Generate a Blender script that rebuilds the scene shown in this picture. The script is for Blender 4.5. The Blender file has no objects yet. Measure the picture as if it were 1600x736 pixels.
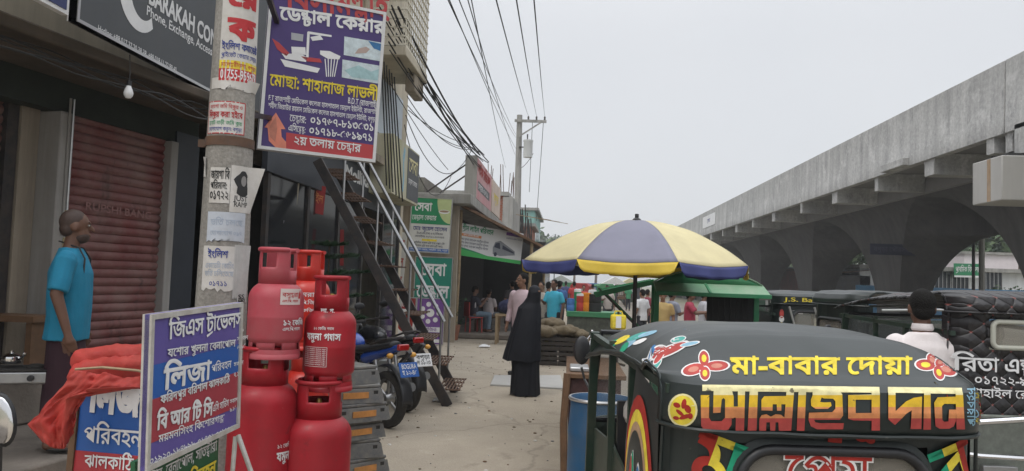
import bpy, bmesh, math, random
import numpy as np
from math import sin, cos, pi, radians, atan, sqrt
from mathutils import Vector as V, Matrix as M, noise, geometry
random.seed(11)
sc = bpy.context.scene
COL = sc.collection
# ---------------------------------------------------------------- camera
F, VPX, HY, ROLL, CAMZ = 1202.0, 890.0, 437.0, radians(2.0), 1.65
cam = bpy.data.cameras.new('camera'); camo = bpy.data.objects.new('camera', cam); COL.objects.link(camo)
cam.sensor_width = 36.0; cam.lens = 36.0*F/1600.0; cam.clip_end = 2000; cam.clip_start = 0.05
YAW = math.atan((VPX-800)/F); PITCH = math.atan((HY-368)/F)
CR = M.Rotation(YAW, 3, 'Z') @ M.Rotation(pi/2+PITCH, 3, 'X') @ M.Rotation(ROLL, 3, 'Z')
camo.matrix_world = M.Translation((0, 0, CAMZ)) @ CR.to_4x4()
sc.camera = camo
# ---------------------------------------------------------------- light: overcast daylight
SUN_EL, SUN_AZ = radians(58), radians(215)      # azimuth clockwise from +Y
world = bpy.data.worlds.new('World'); sc.world = world; world.use_nodes = True
wn = world.node_tree.nodes; wl = world.node_tree.links
bg = wn['Background']
sky = wn.new('ShaderNodeTexSky'); sky.sky_type = 'NISHITA'; sky.sun_disc = False
sky.sun_elevation = SUN_EL; sky.sun_rotation = SUN_AZ; sky.dust_density = 4; sky.air_density = 1.2
tc = wn.new('ShaderNodeTexCoord'); nz = wn.new('ShaderNodeTexNoise'); nz.inputs['Scale'].default_value = 1.6; nz.inputs['Detail'].default_value = 3
wl.new(tc.outputs['Generated'], nz.inputs['Vector'])
rp = wn.new('ShaderNodeValToRGB'); rp.color_ramp.elements[0].position = .3; rp.color_ramp.elements[1].position = .75
rp.color_ramp.elements[0].color = (7.75, 8.0, 8.4, 1); rp.color_ramp.elements[1].color = (8.4, 8.55, 8.85, 1)
wl.new(nz.outputs[0], rp.inputs[0])
mx = wn.new('ShaderNodeMix'); mx.data_type = 'RGBA'; mx.inputs[0].default_value = .90   # cloud deck over the clear sky
sx = wn.new('ShaderNodeSeparateXYZ'); wl.new(tc.outputs['Generated'], sx.inputs[0])        # overcast dome: brighter towards the zenith
er = wn.new('ShaderNodeMapRange'); er.interpolation_type = 'SMOOTHSTEP'; wl.new(sx.outputs['Z'], er.inputs[0])
er.inputs[1].default_value = .28; er.inputs[2].default_value = 1; er.inputs[3].default_value = 1; er.inputs[4].default_value = 2.6
es = wn.new('ShaderNodeVectorMath'); es.operation = 'SCALE'; wl.new(rp.outputs[0], es.inputs[0]); wl.new(er.outputs[0], es.inputs['Scale'])
wl.new(sky.outputs[0], mx.inputs[6]); wl.new(es.outputs[0], mx.inputs[7]); wl.new(mx.outputs[2], bg.inputs[0])
bg.inputs[1].default_value = 0.10
sl = bpy.data.lights.new('sun', 'SUN'); sl.energy = 0.9; sl.angle = radians(18); sl.color = (1, .96, .9)
so = bpy.data.objects.new('sun', sl); COL.objects.link(so)
sd = V((sin(SUN_AZ)*cos(SUN_EL), cos(SUN_AZ)*cos(SUN_EL), sin(SUN_EL)))
so.rotation_euler = sd.to_track_quat('Z', 'Y').to_euler(); so.location = (0, 0, 30)
vs = sc.view_settings; vs.view_transform = 'Standard'; vs.look = 'None'; vs.exposure = 0.0; vs.gamma = 1; vs.use_curve_mapping = False
sc.cycles.max_bounces = 6; sc.cycles.transparent_max_bounces = 12; sc.cycles.use_denoising = True
# ---------------------------------------------------------------- pixel helpers (photo pixels, 1600 wide) -> points of the place
def ray(px, py):
    return CR @ V(((px-800)/F, -(py-368)/F, -1))
def at(px, py, Y):
    d = ray(px, py); return V((0, 0, CAMZ)) + d*(Y/d.y)
def atx(px, py, X):
    d = ray(px, py); return V((0, 0, CAMZ)) + d*(X/d.x)
def gnd(px, py, z=0.0):
    d = ray(px, py); return V((0, 0, CAMZ)) + d*((z-CAMZ)/d.z)
# ---------------------------------------------------------------- materials
MATS = {}
def mat(name, col, rough=.7, metal=0, var=.12, vs=3., bump=0, bs=40., dirt=None, da=.5, ds=1.5, dsharp=.15, streak=False, spec=.5, coat=0, emit=0, alpha=None, trans=0, rust=None):
    if name in MATS: return MATS[name]
    m = bpy.data.materials.new(name); MATS[name] = m; m.use_nodes = True
    n = m.node_tree.nodes; l = m.node_tree.links; b = n['Principled BSDF']
    b.inputs['Roughness'].default_value = rough; b.inputs['Metallic'].default_value = metal
    b.inputs['Specular IOR Level'].default_value = spec; b.inputs['Coat Weight'].default_value = coat
    c = tuple(col)+(1,)
    b.inputs['Base Color'].default_value = c
    t = n.new('ShaderNodeTexCoord'); src = t.outputs['Object']
    cur = None
    if var:
        z = n.new('ShaderNodeTexNoise'); z.inputs['Scale'].default_value = vs; z.inputs['Detail'].default_value = 6; z.inputs['Roughness'].default_value = .65
        l.new(src, z.inputs['Vector'])
        r = n.new('ShaderNodeMapRange'); r.inputs[1].default_value = .25; r.inputs[2].default_value = .75
        r.inputs[3].default_value = 1-var; r.inputs[4].default_value = 1+var; l.new(z.outputs[0], r.inputs[0])
        mu = n.new('ShaderNodeVectorMath'); mu.operation = 'SCALE'; mu.inputs[0].default_value = tuple(col); l.new(r.outputs[0], mu.inputs['Scale'])
        cur = mu.outputs[0]
    if dirt is not None:
        z2 = n.new('ShaderNodeTexNoise'); z2.inputs['Scale'].default_value = ds; z2.inputs['Detail'].default_value = 8; z2.inputs['Roughness'].default_value = .7
        mp = n.new('ShaderNodeMapping'); l.new(src, mp.inputs[0]); mp.inputs['Location'].default_value = (3.7, 1.3, 9.1)
        if streak: mp.inputs['Scale'].default_value = (3.2, 3.2, .22)
        l.new(mp.outputs[0], z2.inputs['Vector'])
        r2 = n.new('ShaderNodeMapRange'); r2.inputs[1].default_value = .5-dsharp; r2.inputs[2].default_value = .5+dsharp
        r2.inputs[3].default_value = 0; r2.inputs[4].default_value = da; l.new(z2.outputs[0], r2.inputs[0])
        mm = n.new('ShaderNodeMix'); mm.data_type = 'RGBA'; l.new(r2.outputs[0], mm.inputs[0])
        if cur: l.new(cur, mm.inputs[6])
        else: mm.inputs[6].default_value = c
        mm.inputs[7].default_value = tuple(dirt)+(1,); cur = mm.outputs[2]
        rr = n.new('ShaderNodeMapRange'); l.new(r2.outputs[0], rr.inputs[0]); rr.inputs[3].default_value = rough; rr.inputs[4].default_value = min(1, rough+.25); l.new(rr.outputs[0], b.inputs['Roughness'])
    if cur: l.new(cur, b.inputs['Base Color'])
    if bump:
        z3 = n.new('ShaderNodeTexNoise'); z3.inputs['Scale'].default_value = bs; z3.inputs['Detail'].default_value = 5; l.new(src, z3.inputs['Vector'])
        bp = n.new('ShaderNodeBump'); bp.inputs['Strength'].default_value = bump; bp.inputs['Distance'].default_value = .02; l.new(z3.outputs[0], bp.inputs['Height']); l.new(bp.outputs[0], b.inputs['Normal'])
    if emit:
        b.inputs['Emission Color'].default_value = c; b.inputs['Emission Strength'].default_value = emit
    if alpha is not None: b.inputs['Alpha'].default_value = alpha
    if trans: b.inputs['Transmission Weight'].default_value = trans
    return m
def spots(m, col, scale, lo, hi, amt=1.0, seed=0, stretch=(1, 1, 1)):
    """worn or stained patches with a shape of their own laid over a material"""
    n, l, b = nodes_of(m); L = b.inputs['Base Color'].links
    t = n.new('ShaderNodeTexCoord'); mp = n.new('ShaderNodeMapping'); mp.inputs['Location'].default_value = (seed*1.7, seed*3.1, seed*.7); mp.inputs['Scale'].default_value = stretch; l.new(t.outputs['Object'], mp.inputs[0])
    z = n.new('ShaderNodeTexNoise'); z.inputs['Scale'].default_value = scale; z.inputs['Detail'].default_value = 9; z.inputs['Roughness'].default_value = .68; l.new(mp.outputs[0], z.inputs['Vector'])
    r = n.new('ShaderNodeMapRange'); r.inputs[1].default_value = lo; r.inputs[2].default_value = hi; r.inputs[4].default_value = amt; l.new(z.outputs[0], r.inputs[0])
    x = n.new('ShaderNodeMix'); x.data_type = 'RGBA'; l.new(r.outputs[0], x.inputs[0])
    if L: l.new(L[0].from_socket, x.inputs[6])
    else: x.inputs[6].default_value = b.inputs['Base Color'].default_value
    x.inputs[7].default_value = tuple(col)+(1,); l.new(x.outputs[2], b.inputs['Base Color'])
def nodes_of(m): return m.node_tree.nodes, m.node_tree.links, m.node_tree.nodes['Principled BSDF']
SPLIT = {'lettering', 'clamp_band', 'photo_prints', 'dental_chair_print', 'wall', 'bearing', 'balcony_slab', 'switch_box', 'scaffold_pole', 'leg', 'beam', 'bracket', 'conduit', 'flower_painting', 'oval_painting', 'tulip_painting', 'frame', 'cable_tangle', 'rebar', 'pole', 'upper_storey', 'pink_border', 'fender', 'trim_strip', 'recess_shade'}
# ---------------------------------------------------------------- mesh builder
class MB:
    def __init__(s): s.v = []; s.f = []; s.m = []; s.mats = []; s.X = None
    def mi(s, m):
        if m not in s.mats: s.mats.append(m)
        return s.mats.index(m)
    def add(s, vs, fs, m):
        k = len(s.v); i = s.mi(m)
        if s.X is not None: vs = [s.X @ V(p) for p in vs]
        s.v += [tuple(p) for p in vs]; s.f += [tuple(a+k for a in f) for f in fs]; s.m += [i]*len(fs)
    def box(s, c, sz, m, R=None):
        x, y, z = sz[0]/2, sz[1]/2, sz[2]/2
        p = [V((a, b, d)) for a in (-x, x) for b in (-y, y) for d in (-z, z)]
        if R is not None: p = [R @ q for q in p]
        p = [q+V(c) for q in p]
        s.add(p, [(0, 1, 3, 2), (4, 6, 7, 5), (0, 4, 5, 1), (2, 3, 7, 6), (0, 2, 6, 4), (1, 5, 7, 3)], m)
    def box2(s, a, b, m):
        s.box([(a[i]+b[i])/2 for i in range(3)], [abs(b[i]-a[i]) for i in range(3)], m)
    def bar(s, a, b, w, h, m, up=(0, 0, 1)):
        a = V(a); b = V(b); d = b-a; L = d.length; d.normalize(); u = V(up)
        if abs(d.dot(u)) > .98: u = V((0, 1, 0))
        x = d.cross(u).normalized(); z = x.cross(d)
        s.box((a+b)/2, (w, L, h), m, M((x, d, z)).transposed())
    def tube(s, pts, r, m, n=8, cap=True):
        pts = [V(p) for p in pts]; N = len(pts); R = r if isinstance(r, (list, tuple)) else [r]*N
        vs = []; fs = []; pu = None
        for i, p in enumerate(pts):
            d = (pts[min(i+1, N-1)]-pts[max(i-1, 0)]).normalized()
            if pu is None: pu = V((0, 0, 1)) if abs(d.z) < .9 else V((1, 0, 0))
            x = d.cross(pu).normalized(); y = x.cross(d); pu = y
            for k in range(n):
                a = 2*pi*k/n; vs.append(p+(x*cos(a)+y*sin(a))*R[i])
        for i in range(N-1):
            for k in range(n):
                k2 = (k+1) % n; fs.append((i*n+k, i*n+k2, (i+1)*n+k2, (i+1)*n+k))
        if cap: fs.append(tuple(range(n-1, -1, -1))); fs.append(tuple((N-1)*n+k for k in range(n)))
        s.add(vs, fs, m)
    def lathe(s, prof, m, n=24, c=(0, 0, 0), R=None, sx=1, sy=1, cap=True):
        vs = []; fs = []
        for (r, z) in prof:
            for k in range(n):
                a = 2*pi*k/n; q = V((r*cos(a)*sx, r*sin(a)*sy, z)); vs.append((R @ q if R is not None else q)+V(c))
        for i in range(len(prof)-1):
            for k in range(n):
                k2 = (k+1) % n; fs.append((i*n+k, i*n+k2, (i+1)*n+k2, (i+1)*n+k))
        if cap:
            if prof[0][0] > 1e-4: fs.append(tuple(range(n-1, -1, -1)))
            if prof[-1][0] > 1e-4: fs.append(tuple((len(prof)-1)*n+k for k in range(n)))
        s.add(vs, fs, m)
    def ell(s, c, r, m, nu=12, nv=8, R=None):
        s.lathe([(max(1e-5, sin(pi*i/nv)), -cos(pi*i/nv)) for i in range(nv+1)], m, nu, (0, 0, 0), cap=False) if False else None
        vs = []; fs = []; C = V(c)
        for i in range(nv+1):
            t = pi*i/nv
            for k in range(nu):
                a = 2*pi*k/nu; q = V((r[0]*sin(t)*cos(a), r[1]*sin(t)*sin(a), -r[2]*cos(t))); vs.append((R @ q if R is not None else q)+C)
        for i in range(nv):
            for k in range(nu):
                k2 = (k+1) % nu; fs.append((i*nu+k, i*nu+k2, (i+1)*nu+k2, (i+1)*nu+k))
        s.add(vs, fs, m)
    def quad(s, a, b, c, d, m): s.add([a, b, c, d], [(0, 1, 2, 3)], m)
    def poly(s, pts, m): s.add(pts, [tuple(range(len(pts)))], m)
    def prism(s, pts, dvec, m):
        n = len(pts); d = V(dvec); a = [V(p) for p in pts]; b = [p+d for p in a]
        s.add(a+b, [tuple(range(n-1, -1, -1)), tuple(range(n, 2*n))]+[(i, (i+1) % n, n+(i+1) % n, n+i) for i in range(n)], m)
    def grid(s, fn, nu, nv, m, closed=False):
        vs = [fn(i/nu, j/nv) for j in range(nv+1) for i in range(nu+1)]
        fs = [(j*(nu+1)+i, j*(nu+1)+i+1, (j+1)*(nu+1)+i+1, (j+1)*(nu+1)+i) for j in range(nv) for i in range(nu)]
        s.add(vs, fs, m)
    def pieces(s):
        """far-apart pieces of the mesh: lists of faces"""
        n = len(s.v); par = list(range(n))
        def fd(a):
            while par[a] != a: par[a] = par[par[a]]; a = par[a]
            return a
        for f in s.f:
            r = fd(f[0])
            for q in f[1:]: par[fd(q)] = r
        isl = {}
        for i in range(n): isl.setdefault(fd(i), []).append(i)
        ks = list(isl); P = np.array(s.v); lo = np.array([P[isl[k]].min(0) for k in ks]); hi = np.array([P[isl[k]].max(0) for k in ks]); L = (hi-lo).max(1); g = list(range(len(ks)))
        def fg(a):
            while g[a] != a: g[a] = g[g[a]]; a = g[a]
            return a
        for i in range(len(ks)):
            gap = np.sqrt((np.maximum(0, np.maximum(lo-hi[i], lo[i]-hi))**2).sum(1)); near = np.nonzero(gap < np.maximum(.018, .45*np.maximum(L, L[i])))[0]
            for j in near: g[fg(int(j))] = fg(i)
        of = {k: fg(i) for i, k in enumerate(ks)}; out = {}
        for fi, f in enumerate(s.f): out.setdefault(of[fd(f[0])], []).append(fi)
        return list(out.values())
    def build(s, name, parent=None, w=False, bevel=0, ang=40, flip=False, solid=0):
        if parent is not None and name in SPLIT and len(s.f) > 1:
            ps = s.pieces()
            if len(ps) > 1:
                first = None
                for fl in ps:
                    m2 = MB(); ids = {}; 
                    for fi in fl:
                        for q in s.f[fi]: ids.setdefault(q, len(ids))
                    m2.v = [s.v[q] for q in ids]; m2.f = [tuple(ids[q] for q in s.f[fi]) for fi in fl]; m2.m = [s.m[fi] for fi in fl]; m2.mats = s.mats
                    o = m2.build(name, parent, w, bevel, ang, flip, solid) if False else m2._build(name, parent, w, bevel, ang, solid)
                    first = first or o
                return first
        return s._build(name, parent, w, bevel, ang, solid)
    def _build(s, name, parent=None, w=False, bevel=0, ang=40, solid=0):
        me = bpy.data.meshes.new(name); me.from_pydata(s.v, [], s.f)
        for mm in s.mats: me.materials.append(mm)
        me.polygons.foreach_set('material_index', s.m)
        me.polygons.foreach_set('use_smooth', [True]*len(s.f)); me.update()
        me.set_sharp_from_angle(angle=radians(ang))
        o = bpy.data.objects.new(name, me); COL.objects.link(o)
        if parent is not None:
            o.parent = parent
            if w: o.matrix_parent_inverse = parent.matrix_basis.inverted()
        if solid:
            sm = o.modifiers.new('Solidify', 'SOLIDIFY'); sm.thickness = solid; sm.offset = -1
        if bevel:
            bv = o.modifiers.new('Bevel', 'BEVEL'); bv.width = bevel; bv.segments = 2; bv.limit_method = 'ANGLE'; bv.angle_limit = radians(40)
        return o
def tag(o, label=None, cat=None, group=None, kind=None):
    if label: o['label'] = label
    if cat: o['category'] = cat
    if group: o['group'] = group
    if kind: o['kind'] = kind
    return o
def thing(name, label, cat, loc=(0, 0, 0), rz=0, group=None):
    o = bpy.data.objects.new(name, None); COL.objects.link(o); o.location = loc; o.rotation_euler = (0, 0, rz)
    o.matrix_basis = M.Translation(loc) @ M.Rotation(rz, 4, 'Z'); o.empty_display_size = .2
    return tag(o, label, cat, group)
def kids(o): return [c for c in bpy.data.objects if c.parent == o]
def dup(o, parent=None):
    c = o.copy(); COL.objects.link(c); c.parent = parent
    for ch in list(o.children): dup(ch, c)
    return c
def Rz(a): return M.Rotation(a, 3, 'Z')
def Rx(a): return M.Rotation(a, 3, 'X')
def Ry(a): return M.Rotation(a, 3, 'Y')
# ---------------------------------------------------------------- lettering: outlines of Blender's own built-in font, shaped for Bengali
GL = {}
def load_glyphs(chars):
    todo = [c for c in dict.fromkeys(chars) if c not in GL and c != ' ']
    obs = []
    for ch in todo:
        for body in (ch, ch+'    |'):
            cu = bpy.data.curves.new('g', 'FONT'); cu.body = body; cu.fill_mode = 'NONE'; cu.resolution_u = 3
            ob = bpy.data.objects.new('g', cu); COL.objects.link(ob); obs.append(ob)
    cu = bpy.data.curves.new('g', 'FONT'); cu.body = '    |'; cu.fill_mode = 'NONE'; ob = bpy.data.objects.new('g', cu); COL.objects.link(ob); obs.append(ob)
    dg = bpy.context.evaluated_depsgraph_get(); dg.update()
    def mesh(o):
        me = o.evaluated_get(dg).to_mesh(); vs = [v.co.xy.copy() for v in me.vertices]; es = [tuple(e.vertices) for e in me.edges]; return vs, es
    base = max(v.x for v in mesh(obs[-1])[0])
    for i, ch in enumerate(todo):
        vs, es = mesh(obs[2*i]); adv = max(v.x for v in mesh(obs[2*i+1])[0])-base
        nb = {}
        for a, b in es: nb.setdefault(a, []).append(b); nb.setdefault(b, []).append(a)
        seen = set(); loops = []
        for a in range(len(vs)):
            if a in seen or a not in nb: continue
            lp = [a]; seen.add(a); cur = a
            while True:
                nx = [b for b in nb[cur] if b not in seen]
                if not nx: break
                # follow vertex order of the spline
                nx.sort(key=lambda b: (b != cur+1)); cur = nx[0]; seen.add(cur); lp.append(cur)
            if len(lp) > 2: loops.append([vs[q] for q in lp])
        GL[ch] = (loops, adv)
    for o in obs:
        d = o.data; bpy.data.objects.remove(o); bpy.data.curves.remove(d)
def area(p): return sum(p[i-1].x*p[i].y-p[i].x*p[i-1].y for i in range(len(p)))/2
def inside(q, p):
    r = False
    for i in range(len(p)):
        a, b = p[i-1], p[i]
        if (a.y > q.y) != (b.y > q.y) and q.x < (b.x-a.x)*(q.y-a.y)/(b.y-a.y)+a.x: r = not r
    return r
def embolden(p, d):
    out = []; n = len(p)
    for i in range(n):
        e1 = (p[i]-p[i-1]); e2 = (p[(i+1) % n]-p[i])
        if e1.length < 1e-6 or e2.length < 1e-6: out.append(p[i]); continue
        e1.normalize(); e2.normalize(); nn = V((e1.y+e2.y, -e1.x-e2.x))
        L = nn.length
        if L < .3: out.append(p[i]); continue
        nn /= L; out.append(p[i]+nn*d/max(.5, L/2))
    return out
TRI = {}
def ccw(P, T):
    f = lambda t: sum(P[t[i-1]][0]*P[t[i]][1]-P[t[i]][0]*P[t[i-1]][1] for i in range(len(t)))
    return [tuple(t) if f(t) > 0 else tuple(t)[::-1] for t in T if abs(f(t)) > 1e-12]
def tris_of(ch, bold):
    k = (ch, bold)
    if k in TRI: return TRI[k]
    loops, adv = GL[ch]; res = []
    if loops:
        ars = [area(l) for l in loops]; sg = 1 if ars[max(range(len(ars)), key=lambda i: abs(ars[i]))] > 0 else -1
        outs = [i for i in range(len(loops)) if ars[i]*sg > 0]; holes = [i for i in range(len(loops)) if ars[i]*sg < 0]
        own = {i: [] for i in outs}
        for h in holes:
            c = [i for i in outs if inside(loops[h][0], loops[i])]
            if c: own[min(c, key=lambda i: abs(ars[i]))].append(h)
        for li, i in enumerate(outs):
            for bo in (min(bold, .014), .007, 0):
                pl = [embolden(loops[i], bo*sg)]+[embolden(loops[h], bo*sg) for h in own[i]]
                pts = [q for p in pl for q in p]
                tr = geometry.tessellate_polygon([[V((q.x, q.y, 0)) for q in p] for p in pl])
                if abs(sum(abs(area([pts[z] for z in t])) for t in tr)-sum(abs(area(p))*(1 if z == 0 else -1) for z, p in enumerate(pl))) < .02*abs(area(pl[0])): break
            res.append((pts, ccw(pts, tr), li))
    TRI[k] = res; return res
CONS = set('কখগঘঙচছজঝঞটঠডঢণতথদধনপফবভমযরলশষসহড়ঢ়য়')
PRE = set('িেৈ'); HS = '্'
def clusters(s):
    s = s.replace('য'+'়', '\u09df').replace('ড'+'়', '\u09dc').replace('ঢ'+'়', '\u09dd')
    i = 0; out = []
    while i < len(s):
        c = s[i]
        if c in CONS or c in '\u09df\u09dc\u09dd' or c == '\u09ce':
            cons = [c]; i += 1
            while i+1 < len(s) and s[i] == HS and (s[i+1] in CONS): cons.append(s[i+1]); i += 2
            tail = ''
            while i < len(s) and (0x9be <= ord(s[i]) <= 0x9cd or s[i] in 'ঁৗ'): tail += s[i]; i += 1
            out.append((cons, tail))
        else: out.append(([c], '')); i += 1
    return out
HEAD = .62
def layout(s):
    """-> list of (char or stroke polygon, x, y, sx, sy), total width"""
    items = []; x = 0.0
    def put(ch, sx=1, sy=1, dy=0, dx=0, adv=True):
        nonlocal x
        if ch == ' ': x += .26*sx; return
        load_glyphs([ch]) if ch not in GL else None
        items.append((ch, x+dx, dy, sx, sy))
        if adv: x += GL[ch][1]*sx
    for cons, tail in clusters(s):
        tail = tail.replace('\u09cb', '\u09c7\u09be').replace('\u09cc', '\u09c7\u09d7')
        pre = [t for t in tail if t in PRE]; post = [t for t in tail if t not in PRE]
        for t in pre: put(t)
        reph = len(cons) > 1 and cons[0] == 'র'
        if reph: cons = cons[1:]
        base = list(cons); rap = yap = False
        while len(base) > 1 and base[-1] in 'রয':
            if base[-1] == 'র': rap = True
            else: yap = True
            base.pop()
        x0 = x
        if len(base) == 1: put(base[0])
        else:
            w = max(GL_w(b) for b in base)*.8
            a, b = base[0], base[1]
            put(a, .62, .58, HEAD*.42, 0, False)
            put(b, .72, .62, -.17, .1, False); x += w+.05
            items.append(('bar', x0, HEAD, w+.05, .075))
        if rap: items.append(('rap', x0, 0, x-x0, 1))
        if reph: items.append(('reph', x-.2, HEAD, 1, 1))
        if yap: put('য', .55, 1, 0)
        for t in post: put(t)
    return items, x
def GL_w(c):
    if c not in GL: load_glyphs([c])
    return GL[c][1]
def text(mb, s, pt, x, y, h, m, w=None, align='l', bold=.012, slant=0, off=.003, maxw=None, grid=None):
    """letters of headline height h at (x,y) of surface pt(u,v,off); w squeezes the line to a width"""
    items, W = layout(s); k = h/HEAD if h else w/W
    kx = k if w is None else w/W
    if maxw and W*kx > maxw: kx = maxw/W
    x0 = x-(W*kx/2 if align == 'c' else W*kx if align == 'r' else 0)
    for q, (ch, ix, iy, sx, sy) in enumerate(items):
        if ch == 'bar': lst = [([V((0, 0)), V((1, 0)), V((1, -1)), V((0, -1))], [(0, 1, 2), (0, 2, 3)], 4)]
        elif ch == 'rap': lst = [([V((.05, -.12)), V((.95, .02)), V((.95, -.06)), V((.15, -.22))], [(0, 1, 2), (0, 2, 3)], 4)]; 
        elif ch == 'reph': lst = [([V((0, .2)), V((.08, .22)), V((.2, 0)), V((.12, 0))], [(0, 1, 2), (0, 2, 3)], 4)]
        else: lst = tris_of(ch, bold)
        for pts, tr, li in lst:
            e = max(0, bold-.014)
            for j, (ex, ey) in enumerate(((0, 0), (-e, -e), (e, -e), (-e, e), (e, e)) if e > 0 and len(ch) == 1 else ((0, 0),)):
                o = off+li*.00025+(q % 3)*.00008+j*.0005
                P = []
                for p in pts:
                    yy = (iy+p.y*sy)+ey; xx = ix+p.x*sx+ex
                    P.append((x0+(xx+slant*yy)*kx, y+yy*k))
                T = tr
                if grid: P, T = refine(P, tr, grid)
                mb.add([pt(a, b, o) for a, b in P], T, m)
def refine(P, tr, g, cuts=()):
    bm = bmesh.new(); vs = [bm.verts.new((a, b, 0)) for a, b in P]
    for t in tr:
        try: bm.faces.new([vs[i] for i in t])
        except ValueError: pass
    xs = [p[0] for p in P]; ys = [p[1] for p in P]
    for ax, lo, hi in ((0, min(xs), max(xs)), (1, min(ys), max(ys))):
        k = math.floor(lo/g)+1
        while k*g < hi:
            co = [0, 0, 0]; no = [0, 0, 0]; co[ax] = k*g; no[ax] = 1
            bmesh.ops.bisect_plane(bm, geom=bm.verts[:]+bm.edges[:]+bm.faces[:], plane_co=co, plane_no=no); k += 1
    for co, no in cuts: bmesh.ops.bisect_plane(bm, geom=bm.verts[:]+bm.edges[:]+bm.faces[:], plane_co=co, plane_no=no)
    bm.verts.index_update(); R = [(v.co.x, v.co.y) for v in bm.verts]; T = [tuple(v.index for v in f.verts) for f in bm.faces]; bm.free(); return R, T
def flat(mb, pts, pt, m, off=.002, grid=None):
    """a filled outline on a surface"""
    pts = [V(p) for p in pts]
    tr = geometry.tessellate_polygon([[V((a, b, 0)) for a, b in pts]])
    P, T = list(pts), ccw(pts, tr)
    if grid: P, T = refine(P, T, grid)
    mb.add([pt(a, b, off) for a, b in P], T, m)
def rect(mb, x0, y0, x1, y1, pt, m, off=.002): flat(mb, [(x0, y0), (x1, y0), (x1, y1), (x0, y1)], pt, m, off)
def ring(cx, cy, rx, ry, n=20, a0=0, rot=0): return [(cx+rx*cos(a0+2*pi*i/n)*cos(rot)-ry*sin(a0+2*pi*i/n)*sin(rot), cy+rx*cos(a0+2*pi*i/n)*sin(rot)+ry*sin(a0+2*pi*i/n)*cos(rot)) for i in range(n)]
class Panel:
    """board: lower left corner O, unit U to the right, unit W up (seen from the front), size w x h"""
    def __init__(s, O, R, h=None, Wv=None, w=None):
        s.O = V(O); d = V(R)-s.O; s.w = d.length if w is None else w; s.U = d.normalized(); s.W = V(Wv).normalized() if Wv is not None else V((0, 0, 1)); s.h = h
        s.W = (s.W-s.U*s.W.dot(s.U)).normalized(); s.N = s.U.cross(s.W)
    def pt(s, u, v, o=0): return s.O+s.U*u+s.W*v+s.N*o
    def slab(s, mb, m, th=.02, u0=0, v0=0, u1=None, v1=None, o=0):
        u1 = s.w if u1 is None else u1; v1 = s.h if v1 is None else v1
        mb.prism([s.pt(u0, v0, o), s.pt(u1, v0, o), s.pt(u1, v1, o), s.pt(u0, v1, o)], -s.N*th, m)
    def frame(s, mb, m, t=.03, d=.035, o=.012):
        for (a, b, c, e) in ((0, 0, s.w, t), (0, s.h-t, s.w, s.h), (0, t, t, s.h-t), (s.w-t, t, s.w, s.h-t)): s.slab(mb, m, d, a, b, c, e, o)
    def at(s, fx, fy): return fx*s.w, fy*s.h

def plane(px, py, P0, N):
    d = ray(px, py); C = V((0, 0, CAMZ)); return C+d*((V(P0)-C).dot(N)/d.dot(N))
def puv(p, px, py):
    q = plane(px, py, p.O, p.N)-p.O; return q.dot(p.U), q.dot(p.W)
def pxtext(mb, p, s, x0, y0, x1, y1, hpx, m, bold=.012, slant=0, off=.003):
    """a line of lettering on board p: baseline from photo pixel (x0,y0) to (x1,y1), headline hpx above"""
    a = puv(p, x0, y0); b = puv(p, x1, y1); c = puv(p, x0, y0-hpx)
    h = abs(c[1]-a[1]); d = V((b[0]-a[0], b[1]-a[1])); L = d.length; ca, sa = d.x/L, d.y/L
    text(mb, s, lambda u, v, o: p.pt(a[0]+u*ca-v*sa, a[1]+u*sa+v*ca, o), 0, 0, h, m, w=L, bold=bold, slant=slant, off=off)
def pxflat(mb, p, pts, m, off=.002): flat(mb, [puv(p, *q) for q in pts], p.pt, m, off)
# ================================================================ SETTING
ROADZ = -.12
m_walk = mat('walk_concrete', (.40, .345, .27), .9, var=.12, vs=1.3, bump=.5, bs=55, dirt=(.28, .235, .18), da=.6, ds=.8, dsharp=.2)
spots(m_walk, (.17, .14, .105), 1.7, .60, .70, .55, 2); spots(m_walk, (.52, .46, .38), 3.1, .61, .72, .5, 5); spots(m_walk, (.10, .085, .07), 14, .70, .74, .7, 8)
n, l, b = nodes_of(m_walk)      # fine grit over the broad stains
def add_grit(m, scale=260, lo=.86, hi=1.12):
    n, l, b = nodes_of(m); src = b.inputs['Base Color'].links[0].from_socket
    t = n.new('ShaderNodeTexCoord'); z = n.new('ShaderNodeTexNoise'); z.inputs['Scale'].default_value = scale; z.inputs['Detail'].default_value = 3
    l.new(t.outputs['Object'], z.inputs['Vector']); r = n.new('ShaderNodeMapRange'); r.inputs[1].default_value = .3; r.inputs[2].default_value = .7; r.inputs[3].default_value = lo; r.inputs[4].default_value = hi
    l.new(z.outputs[0], r.inputs[0]); s = n.new('ShaderNodeVectorMath'); s.operation = 'SCALE'; l.new(src, s.inputs[0]); l.new(r.outputs[0], s.inputs['Scale']); l.new(s.outputs[0], b.inputs['Base Color'])
add_grit(m_walk, 90); add_grit(m_walk, 400, .8, 1.2)
n, l, b = nodes_of(m_walk)      # hairline cracks
tq_ = n.new('ShaderNodeTexCoord'); nz_ = n.new('ShaderNodeTexNoise'); nz_.inputs['Scale'].default_value = 3; l.new(tq_.outputs['Object'], nz_.inputs['Vector']); ad_ = n.new('ShaderNodeVectorMath'); ad_.operation = 'ADD'; sc2 = n.new('ShaderNodeVectorMath'); sc2.operation = 'SCALE'; sc2.inputs['Scale'].default_value = .45; l.new(nz_.outputs['Color'], sc2.inputs[0]); l.new(tq_.outputs['Object'], ad_.inputs[0]); l.new(sc2.outputs[0], ad_.inputs[1])
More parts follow.
